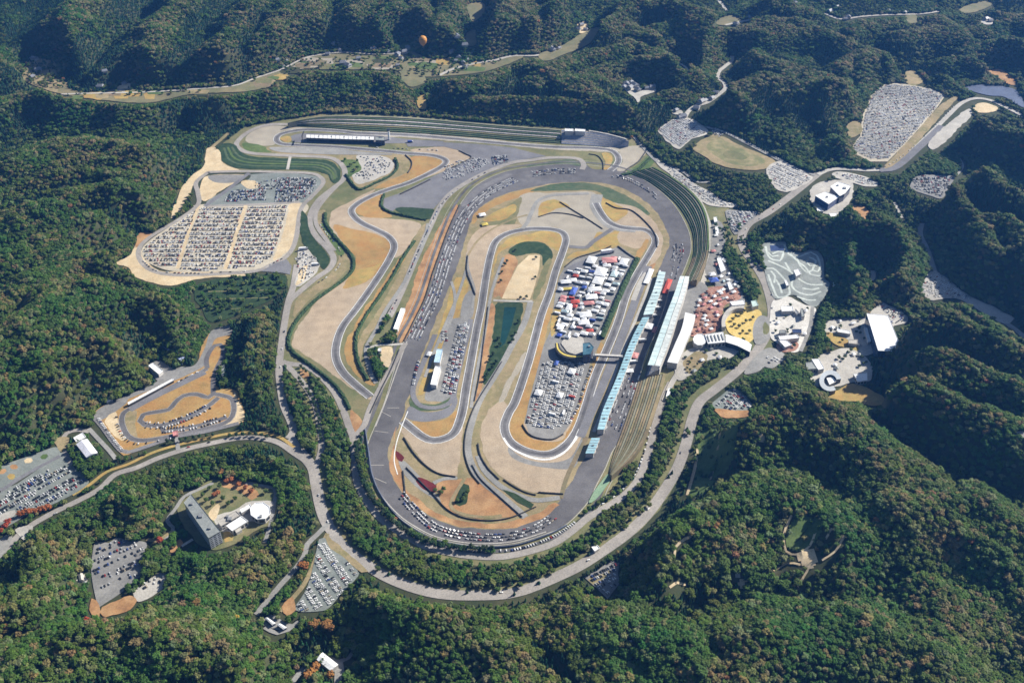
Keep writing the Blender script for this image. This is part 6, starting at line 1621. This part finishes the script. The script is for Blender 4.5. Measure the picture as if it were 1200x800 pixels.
print('cars', len(CARS))
C_PAINT = [mat('car_paint_' + n.replace(' ', '_'), c, tuple(x * .93 for x in c), .5, rough=.3, spec=.5) for n, c in PAINT]
def car_shape(mb, full=False, s=1.0):
    # lower body, cabin with glass, roof; wheels and lamps on the near ones
    pr = [(-2.15, .32), (-2.2, .62), (-2.1, .86), (-1.55, .95), (.95, .9), (1.95, .78), (2.18, .58), (2.15, .32)]
    n = len(pr)
    vs = [(x, y * (.86 if z < .4 else 1), z) for y in (-.86, .86) for x, z in pr]
    mb.poly(vs, [tuple(range(n)), tuple(range(2 * n - 1, n - 1, -1))] + [(i, n + i, n + (i + 1) % n, (i + 1) % n) for i in range(n)], 0)
    mb.frustum((-1.9, 1.05, -.8, .8), (-1.45, .25, -.62, .62), .9, 1.42, 1)
    mb.frustum((-1.47, .3, -.64, .64), (-1.35, .15, -.56, .56), 1.421, 1.5, 0)
    if full:
        for x in (-1.35, 1.35):
            for y in (-.8, .8): mb.wheel(x, y, .33, .33, .22, 2)
        for y in (-.6, .6): mb.box(2.12, 2.2, y - .18, y + .18, .58, .72, 3)
        for y in (-.62, .62): mb.box(-2.22, -2.15, y - .15, y + .15, .62, .8, 4)
    return mb
M_LAMP = mat('lamp_glass', (.6, .6, .58), (.5, .5, .5), 1, rough=.2); M_TAIL = mat('tail_lamp', (.3, .02, .02), (.25, .02, .02), 1, rough=.3)
def zcam(x, y, z): return y * c_ + (CAM_H - z) * s_
def pix(x, y, z):
    q = zcam(x, y, z); return 600 + 1200 * x / q, 400 - 1200 * (y * s_ - (CAM_H - z) * c_) / q
near, rest_c = [], []
for i in sorted(range(len(CARS)), key=lambda i: zcam(*CARS[i][:3])):
    u_, v_ = pix(*CARS[i][:3])
    if len(near) < 296 and 3 < u_ < 1197 and v_ < 797: near.append(i)
    else: rest_c.append(i)
protos = {}
for i in near:
    x, y, z, h, ci, pl = CARS[i]
    if ci not in protos:
        o = car_shape(MB(), True).build('parked_car', [C_PAINT[ci], M_GLASS, M_TYRE, M_LAMP, M_TAIL]); protos[ci] = o
    else:
        o = protos[ci].copy(); COL.objects.link(o)
    o.location = (x, y, z); o.rotation_euler = (0, 0, h); s = random.uniform(.94, 1.08); o.scale = (s, s, s * random.uniform(.97, 1.15))
    tag(o, f'{PAINT[ci][0]} car in {pl}', 'car', f'{PAINT[ci][0]} cars in {pl}')
t = car_shape(MB()); tv = np.array(t.v); nv = len(tv)
V = np.zeros((len(rest_c), nv, 3), np.float32); FA, MI = [], []
for k, i in enumerate(rest_c):
    x, y, z, h, ci, pl = CARS[i]
    c, s = math.cos(h), math.sin(h); q = random.uniform(.95, 1.06); hz_ = random.choice((1, 1, 1.05, 1.25))
    V[k, :, 0] = x + q * (c * tv[:, 0] - s * tv[:, 1]); V[k, :, 1] = y + q * (s * tv[:, 0] + c * tv[:, 1]); V[k, :, 2] = z + q * hz_ * tv[:, 2]
    b = k * nv
    FA += [tuple(j + b for j in f) for f in t.f]; MI += [ci if m_ == 0 else len(PAINT) for m_ in t.m]
o = new_mesh_obj('parked_cars', V.reshape(-1, 3), FA, C_PAINT + [M_GLASS], None, MI)
tag(o, 'thousands of small parked cars filling the lots and oval lanes farther off', 'cars', kind='stuff')

# --- trucks and tents
def truck_proto(colour, m):
    t = empty('transporter_truck', (0, 0, 0))
    MB().box(-6.2, 3.4, -1.25, 1.25, 1.15, 4.0).build('trailer', m, t)
    c = MB().frustum((3.7, 5.9, -1.2, 1.2), (3.7, 5.6, -1.15, 1.15), .6, 3.1).build('cab', M_WHITE if colour != 'white' else M_STEEL, t)
    MB().poly([(5.86, -1.05, 1.8), (5.86, 1.05, 1.8), (5.68, 1.0, 2.8), (5.68, -1.0, 2.8)], [(0, 1, 2, 3)]).build('windscreen', M_GLASS, c)
    ch = MB().box(-6, 5.4, -.9, .9, .55, 1.12)
    for x in (-5, -3.8, 2.2, 4.7):
        for y in (-1.05, 1.05): ch.wheel(x, y, .52, .52, .35)
    ch.build('chassis', M_TYRE, t)
    return t
def tent_proto(m):
    t = empty('marquee', (0, 0, 0))
    MB().poly([(-.5, -.5, .55), (.5, -.5, .55), (.5, .5, .55), (-.5, .5, .55), (-.5, -.5, .62), (.5, -.5, .62), (.5, .5, .62), (-.5, .5, .62), (-.12, 0, 1.0), (.12, 0, 1.0)],
              [(0, 1, 5, 4), (1, 2, 6, 5), (2, 3, 7, 6), (3, 0, 4, 7), (4, 5, 9, 8), (5, 6, 9), (6, 7, 8, 9), (7, 4, 8)]).build('canopy', m, t)
    for sx in (-1, 1):
        for sy in (-1, 1): MB().box(sx * .47 - .012, sx * .47 + .012, sy * .47 - .012, sy * .47 + .012, 0, .56).build('leg', M_STEEL, t)
    return t
TM = {'white': M_ROOFW, 'red': M_RED, 'faded red': M_PINK, 'blue': M_BLUE, 'yellow': M_YELC, 'grey': M_GREYR, 'mint': M_CYAN, 'red-brown': M_BRICK}
TP, KP = {}, {}
def place(kind, u, v, h, colour, size, label, group=None):
    D, mk = (TP, lambda: tent_proto(TM[colour])) if kind == 'tent' else (KP, lambda: truck_proto(colour, TM[colour]))
    if colour not in D: D[colour] = mk(); o = D[colour]
    else: o = copy_tree(D[colour])
    p = P(u, v); o.location = (p.x, p.y, gz(p.x, p.y)); o.rotation_euler = (0, 0, h); o.scale = size
    noun = 'tent' if kind == 'tent' else 'truck'
    tag(o, label, 'tent' if kind == 'tent' else 'truck', group)
A_, B_ = P(700, 430), P(735, 350); TH = math.atan2(B_.y - A_.y, B_.x - A_.x)
# singled-out big ones of the paddock
BIG = [('truck', 712, 297, .25, 'white', 2.0, 'largest white truck at the very top of the paddock'), ('tent', 693, 307, TH, 'white', (22, 16, 7), 'white tent standing alone right of the empty paddock asphalt'),
 ('tent', 714, 307, .05, 'faded red', (26, 17, 7), 'faded red marquee near the top of the paddock'), ('tent', 711, 313, .05, 'white', (14, 9, 6), 'small white tent just below the faded red marquee'), ('tent', 731, 309, TH, 'white', (20, 14, 7), 'white tent at the upper right corner of the paddock'),
 ('tent', 704, 321, TH, 'white', (26, 20, 8), 'largest white marquee of the upper paddock'), ('tent', 701, 331, TH, 'white', (22, 18, 7), 'white marquee below the largest one'), ('tent', 720, 323, TH, 'mint', (18, 12, 6), 'pale mint tent among the trucks'),
 ('tent', 663, 332, .1, 'white', (18, 11, 6), 'white tent at the left edge of the upper paddock'), ('tent', 671, 330, .1, 'white', (14, 10, 6), 'white tent second from the left edge of the upper paddock'), ('tent', 664, 340, .1, 'yellow', (22, 7, 5), 'flat yellow awning at the left edge of the paddock'),
 ('tent', 672, 343, TH, 'blue', (22, 10, 6), 'blue awning at the left of the paddock'), ('tent', 697, 341, .1, 'white', (22, 12, 7), 'wide white tent in the middle of the paddock'), ('tent', 693, 350, .1, 'white', (20, 14, 7), 'white tent with a red neighbour in the paddock'),
 ('tent', 690, 357, .1, 'faded red', (18, 10, 6), 'faded red awning in the middle of the paddock'), ('tent', 674, 355, .1, 'red', (15, 10, 5), 'red awning at the left of the paddock'), ('tent', 667, 362, TH, 'white', (15, 10, 5), 'white tent at the left edge below the red awning'),
 ('tent', 686, 371, .1, 'white', (20, 14, 7), 'large white tent above the crescent building'), ('tent', 684, 380, .1, 'white', (18, 12, 7), 'lower large white tent above the crescent building'), ('tent', 691, 389, .1, 'red', (12, 8, 5), 'red tent right above the crescent building'),
 ('tent', 657, 385, TH, 'white', (14, 10, 5), 'white tent at the paddock edge left of the crescent building'), ('tent', 631, 462, TH, 'white', (13, 11, 6), 'square white tent at the left of the lower paddock'), ('tent', 652, 427, TH, 'blue', (11, 6, 5), 'small blue tent below the crescent building'),
 ('tent', 670, 437, TH, 'white', (13, 11, 6), 'square white tent in the middle of the lower paddock'), ('tent', 656, 465, TH, 'white', (12, 9, 6), 'square white tent low in the middle of the lower paddock'),
 ('tent', 782, 337, TH, 'red', (44, 9, 5), 'long red awning on the oval start straight'), ('truck', 771, 354, .1, 'white', 1.2, 'uppermost white truck on the start straight'), ('truck', 769, 362, .1, 'white', 1.25, 'second white truck from the top on the start straight'),
 ('truck', 765, 371, .1, 'white', 1.2, 'third white truck from the top on the start straight'), ('tent', 760, 384, TH, 'white', (16, 15, 6), 'square white tent on the start straight'), ('tent', 767, 388, TH, 'faded red', (16, 6, 5), 'narrow faded red awning on the start straight'),
 ('truck', 752, 400, .1, 'white', 1.3, 'white truck on the start straight beside the grandstand'), ('tent', 744, 418, TH, 'faded red', (14, 10, 5), 'faded red tent at the end of the main grandstand'), ('truck', 742, 425, .1, 'white', 1.2, 'lowest white truck on the start straight'),
 ('tent', 737, 436, .1, 'white', (13, 8, 5), 'small white tent below the lowest white truck'), ('truck', 773, 320, TH, 'white', .9, 'white truck at the upper end of the pit buildings'), ('tent', 760, 325, TH, 'white', (46, 9, 4), 'long white awning between pit lane and main straight'),
 ('tent', 836, 331, .2, 'blue', (16, 13, 8), 'bright blue tent among the stalls'), ('tent', 834, 324, .2, 'white', (12, 10, 7), 'white tent just above the bright blue one'), ('truck', 481, 167, .05, 'blue', 1.0, 'blue and white truck alone on the back straight'),
 ('tent', 568, 264, .3, 'yellow', (12, 9, 4), 'pale yellow tent beside the upper infield gravel'), ('tent', 565, 253, .3, 'white', (13, 11, 5), 'white tent beside the oval left straight top'), ('tent', 503, 416, TH, 'white', (10, 7, 4), 'white tent left of the ice-blue workshop'),
 ('truck', 356, 293, .2, 'white', 1.3, 'white truck beside the spectator road yard'), ('truck', 370, 311, .1, 'white', 1.1, 'lower white truck in the spectator road yard')]
for k, u_, v_, h, c, s, l in BIG: place(k, u_, v_, h, c, (s, s, s) if not isinstance(s, tuple) else s, l)
# the many small ones, in loose rows along the paddock
pad_up = np.array([(p.x, p.y) for p in W([(656,330),(664,318),(690,312),(728,300),(740,306),(728,330),(714,364),(703,394),(650,398),(648,384),(654,352)])])
pad_lo = np.array([(p.x, p.y) for p in W([(636,424),(690,424),(680,462),(670,492),(625,496),(626,462)])])
dv = np.array([math.cos(TH), math.sin(TH)]); nv_ = np.array([-dv[1], dv[0]])
used = [np.array(P(b[1], b[2])[:2]) for b in BIG]
def fill_pad(poly, across, along_, kinds, word, dens):
    o = poly.mean(0); rel = poly - o
    for t in np.arange((rel @ nv_).min(), (rel @ nv_).max(), across):
        for s in np.arange((rel @ dv).min(), (rel @ dv).max(), along_):
            q = o + dv * (s + rng.uniform(-2, 2)) + nv_ * (t + rng.uniform(-1.5, 1.5))
            if not inside(poly, np.array([q[0]]), np.array([q[1]]))[0] or rng.random() > dens: continue
            if min(np.linalg.norm(q - w) for w in used) < 9: continue
            used.append(q)
            u_, v_ = pix(q[0], q[1], 0)
            k = 'truck' if rng.random() < kinds else 'tent'
            c = str(rng.choice(['white', 'grey', 'faded red', 'blue', 'mint', 'red'], p=[.72, .14, .05, .03, .04, .02]))
            l = f'{c} {"transporter truck" if k == "truck" else "canopy tent"} in the {word} paddock rows'
            place(k, u_, v_, TH + (math.pi / 2 if k == 'tent' or rng.random() < .7 else 0), c, (1, 1, 1) if k == 'truck' else (rng.uniform(6, 13), rng.uniform(6, 9), rng.uniform(4, 6)), l, l.replace(' in ', 's in '))
fill_pad(pad_up, 12, 9.5, .45, 'upper', .92)
fill_pad(pad_lo, 16, 12, .6, 'lower', .34)
# market stalls
for k in range(260):
    if k < 160: u_, v_ = rng.uniform(810, 866), rng.uniform(338, 394); w = 'the red-brown market square'; ok = inside(np.array([(822,343),(842,338),(862,340),(866,348),(850,356),(845,372),(841,386),(818,393),(810,390),(815,366)], float), np.array([u_]), np.array([v_]))[0]; cs = ['red-brown', 'faded red', 'white', 'grey']; pr = [.45, .2, .25, .1]
    else:
        u_, v_ = rng.uniform(832, 872), rng.uniform(262, 350); w = 'the lane beside the tree belt'; ok = inside(np.array([(834,276),(844,278),(848,300),(860,322),(868,342),(858,348),(846,330),(834,306)], float), np.array([u_]), np.array([v_]))[0]; cs = ['white', 'faded red', 'grey', 'mint']; pr = [.55, .2, .15, .1]
    q = np.array(P(u_, v_)[:2])
    if not ok or min(np.linalg.norm(q - z) for z in used) < 6.5: continue
    used.append(q); c = str(rng.choice(cs, p=pr))
    place('tent', u_, v_, rng.uniform(-.3, .3) + .4, c, (rng.uniform(5, 9), rng.uniform(5, 7), rng.uniform(3.4, 4.6)), f'small {c} stall tent in {w}', f'{c} stall tents in {w}')

# --- trees one can tell apart
def lone(u, v, d, h, col, label, group=None, k=0):
    p = P(u, v); i, j = int((p.x - GX0) / GS), int((p.y - GY0) / GS)
    z = gz(p.x, p.y) if FLAT[j, i] else float(height(np.array([p.x]), np.array([p.y]))[0])
    nm = 'shrub' if 'shrub' in label else 'autumn_tree' if any(q in label for q in ('red', 'orange', 'bronze', 'scarlet', 'maple')) and 'green' not in label else 'garden_tree'
    tree(p.x, p.y, z, d, h, CROWNS_B[k % 6], col, label, group, nm)
ORANGE, REDC, YEL, GRN, DK = (.34, .15, .03), (.26, .05, .025), (.36, .24, .04), (.055, .09, .022), (.028, .055, .02)
lone(278, 732, 12, 11, YEL, 'bright orange-yellow tree alone in the lower left woods')
lone(103, 731, 11, 10, REDC, 'bright red tree in the woods below the hotel car park')
lone(357, 667, 16, 12, (.25,.10,.03), 'rust-red tree between the two forest roads')
for u_, v_, d in ((366,738,13),(371,737,14),(385,744,14),(372,742,11),(390,746,11)): lone(u_, v_, d, 11, (.24,.12,.04), 'orange tree clump above the white barn', 'orange trees above the white barn', u_)
for u_, v_, d in ((366,790,13),(362,795,12),(371,784,10),(388,794,10)): lone(u_, v_, d, 11, (.30,.14,.04), 'orange tree below the white barn', 'orange trees below the white barn', u_)
for k, (u_, v_) in enumerate(((2,624),(8,618),(11,614),(25,605),(30,603),(36,602),(42,601),(48,599),(53,598),(58,596))): lone(u_, v_, 9.5, 8, REDC if k < 3 else (.28,.09,.03), 'red maple in the row along the west road' if k < 3 else 'orange maple in the row along the west road', ('red' if k < 3 else 'orange') + ' maples along the west road', k)
for k, (u_, v_) in enumerate(((107,544),(111,545),(115,545.5),(119,546),(123,547))): lone(u_, v_, 8, 6, (.36,.06,.02), 'scarlet tree in the short row below the lavender-roofed hall', 'scarlet trees below the lavender-roofed hall', k)
lone(188, 636, 10, 9, REDC, 'dark red tree beside the road to the hotel car park')
for k, (u_, v_) in enumerate(((266,566),(272,564),(280,570),(288,574),(295,578),(252,582),(256,580))): lone(u_, v_, 8, 7, (.28,.10,.04), 'bronze tree in the hotel garden', 'bronze trees in the hotel garden', k)
for k, (u_, v_) in enumerate(((238,582),(242,588),(250,592),(262,586),(268,592),(258,572),(276,586),(300,572),(312,578),(246,574))): lone(u_, v_, 7, 7, GRN, 'green tree in the hotel garden', 'green trees in the hotel garden', k)
for k, (u_, v_) in enumerate(((604,294),(594,307),(592,311),(588,320),(587,330),(628,303),(627,326),(610,350),(617,349))): lone(u_, v_, 6, 5, DK, 'dark shrub on the sandy infield yard', 'dark shrubs on the sandy infield yard', k)
for k, (u_, v_) in enumerate(((548,577),(546,582),(543,586),(517,578),(520,574),(510,576),(536,588))): lone(u_, v_, 7, 5.5, GRN, 'green shrub on the lower infield soil', 'green shrubs on the lower infield soil', k)
for k, (u_, v_) in enumerate(((862,372),(868,370),(874,378),(866,384),(860,382),(878,390),(870,390),(872,366),(882,374),(858,376))): lone(u_, v_, 6.5, 5.5, (.11,.11,.04), 'olive tree on the yellow round plaza', 'olive trees on the yellow round plaza', k)
for k, (u_, v_) in enumerate(((574,423),(578,416),(582,425),(577,432),(571,440),(586,405),(604,392),(601,400),(608,378),(569,446),(584,398))): lone(u_, v_, 7, 6, DK, 'dark bank tree beside the infield pond', 'dark bank trees beside the infield pond', k)
yard_q = np.array([(906,358),(914,354),(926,350),(944,360),(952,366),(948,384),(940,398),(932,410),(914,410),(906,396)], float)
mus_q = np.array([(967,388),(974,378),(990,376),(1008,376),(1012,392),(1014,408),(1000,406),(984,402)], float)
ctr_q = np.array([(960,422),(976,414),(992,410),(1010,416),(1018,428),(1000,436),(984,440)], float)
gar_q = np.array([(796,422),(812,412),(836,406),(860,408),(848,420),(830,424),(818,434),(800,442)], float)
for q, n_, w in ((yard_q, 26, 'the white paved yard'), (mus_q, 24, 'the yard left of the huge white-roofed hall'), (ctr_q, 22, 'the terrace of the ring-shaped building'), (gar_q, 34, 'the garden below the concourse hall')):
    for k in range(n_):
        u_, v_ = rng.uniform(q[:, 0].min(), q[:, 0].max()), rng.uniform(q[:, 1].min(), q[:, 1].max())
        if not inside(q, np.array([u_]), np.array([v_]))[0]: continue
        s_p = np.array(P(u_, v_)[:2])
        if min(np.linalg.norm(s_p - z) for z in used) < 5: continue
        used.append(s_p)
        if k % 3: lone(u_, v_, rng.uniform(4, 7), rng.uniform(3.5, 6), DK if k % 2 else GRN, f'small {"dark" if k % 2 else "green"} tree in {w}', f'{"dark" if k % 2 else "green"} trees in {w}', k)
        else: place('tent', u_, v_, rng.uniform(0, 1.5), 'white' if k % 2 else 'grey', (rng.uniform(5, 9), rng.uniform(4, 7), 4), f'small {"white" if k % 2 else "grey"} tent in {w}', f'{"white" if k % 2 else "grey"} tents in {w}')
# young trees in rows along the roads
rows = [([(393,611),(411,632),(435,651),(461,668),(492,681),(526,687.5),(575,689),(602,686),(632,676)], 12, 5, 'verge inside the ring road', (.06,.085,.03)), ([(698,641),(726,620),(748,598),(766,574),(783,544),(794,512),(800,486)], 13, 5, 'verge inside the ring road', (.06,.085,.03)),
        ([(418,522),(421,548),(430,575),(444,596),(466,618),(488,632),(512,641),(545,645),(580,646)], 5.5, 7.5, 'bank of the lower oval turn', DK), ([(350,446),(362,462),(370,480),(374,500),(376,520)], 9, 6, 'inner loop road at left', (.04,.07,.025)),
        ([(352,431),(362,440),(378,458),(391,480),(400,500)], 9, 6, 'inner loop road at left', (.035,.065,.022)), ([(270,512),(300,511),(320,515)], 9, 6, 'west road', DK), ([(196,520),(220,516),(250,511)], 9, 6, 'west road', DK), ([(683,677),(700,667),(714,657)], 7, 6, 'lower ring road bend', DK)]
for px, pitch, d, w, c in rows:
    l = smooth_line(W(px), 2); s = np.concatenate([[0], np.cumsum(np.linalg.norm(np.diff(l, axis=0), axis=1))])
    for k, t in enumerate(np.arange(0, s[-1], pitch)):
        x, y = np.interp(t, s, l[:, 0]) + rng.normal() * .8, np.interp(t, s, l[:, 1]) + rng.normal() * .8
        tree(x, y, gz(x, y), d * rng.uniform(.85, 1.2), d * rng.uniform(1, 1.4), CROWNS_B[k % 6], tuple(q * rng.uniform(.8, 1.2) for q in c), f'young roadside tree in the row on the {w}', f'young trees in the row on the {w}', 'young_tree')
# ================================================================== AIR
hz_m = bpy.data.materials.new('haze_air'); hz_m.use_nodes = True
nt = hz_m.node_tree
for n in list(nt.nodes):
    if n.type == 'BSDF_PRINCIPLED': nt.nodes.remove(n)
pv_ = nt.nodes.new('ShaderNodeVolumePrincipled')
pv_.inputs['Color'].default_value = (0.10, 0.34, 1.0, 1)
pv_.inputs['Density'].default_value = 0.000043
pv_.inputs['Anisotropy'].default_value = 0.2
nt.links.new(pv_.outputs[0], [n for n in nt.nodes if n.type == 'OUTPUT_MATERIAL'][0].inputs['Volume'])
ex = float(max(abs(xs[0]), abs(xs[-1]), abs(ys[0]), abs(ys[-1]))) + 50
top = max(CAM_H, float(TZ.max()) + 30) + 30
hb = MB().box(-ex, ex, -ex, ex, float(TZ.min()) - 1.5, top).build('haze', hz_m)
hb['kind'] = 'stuff'
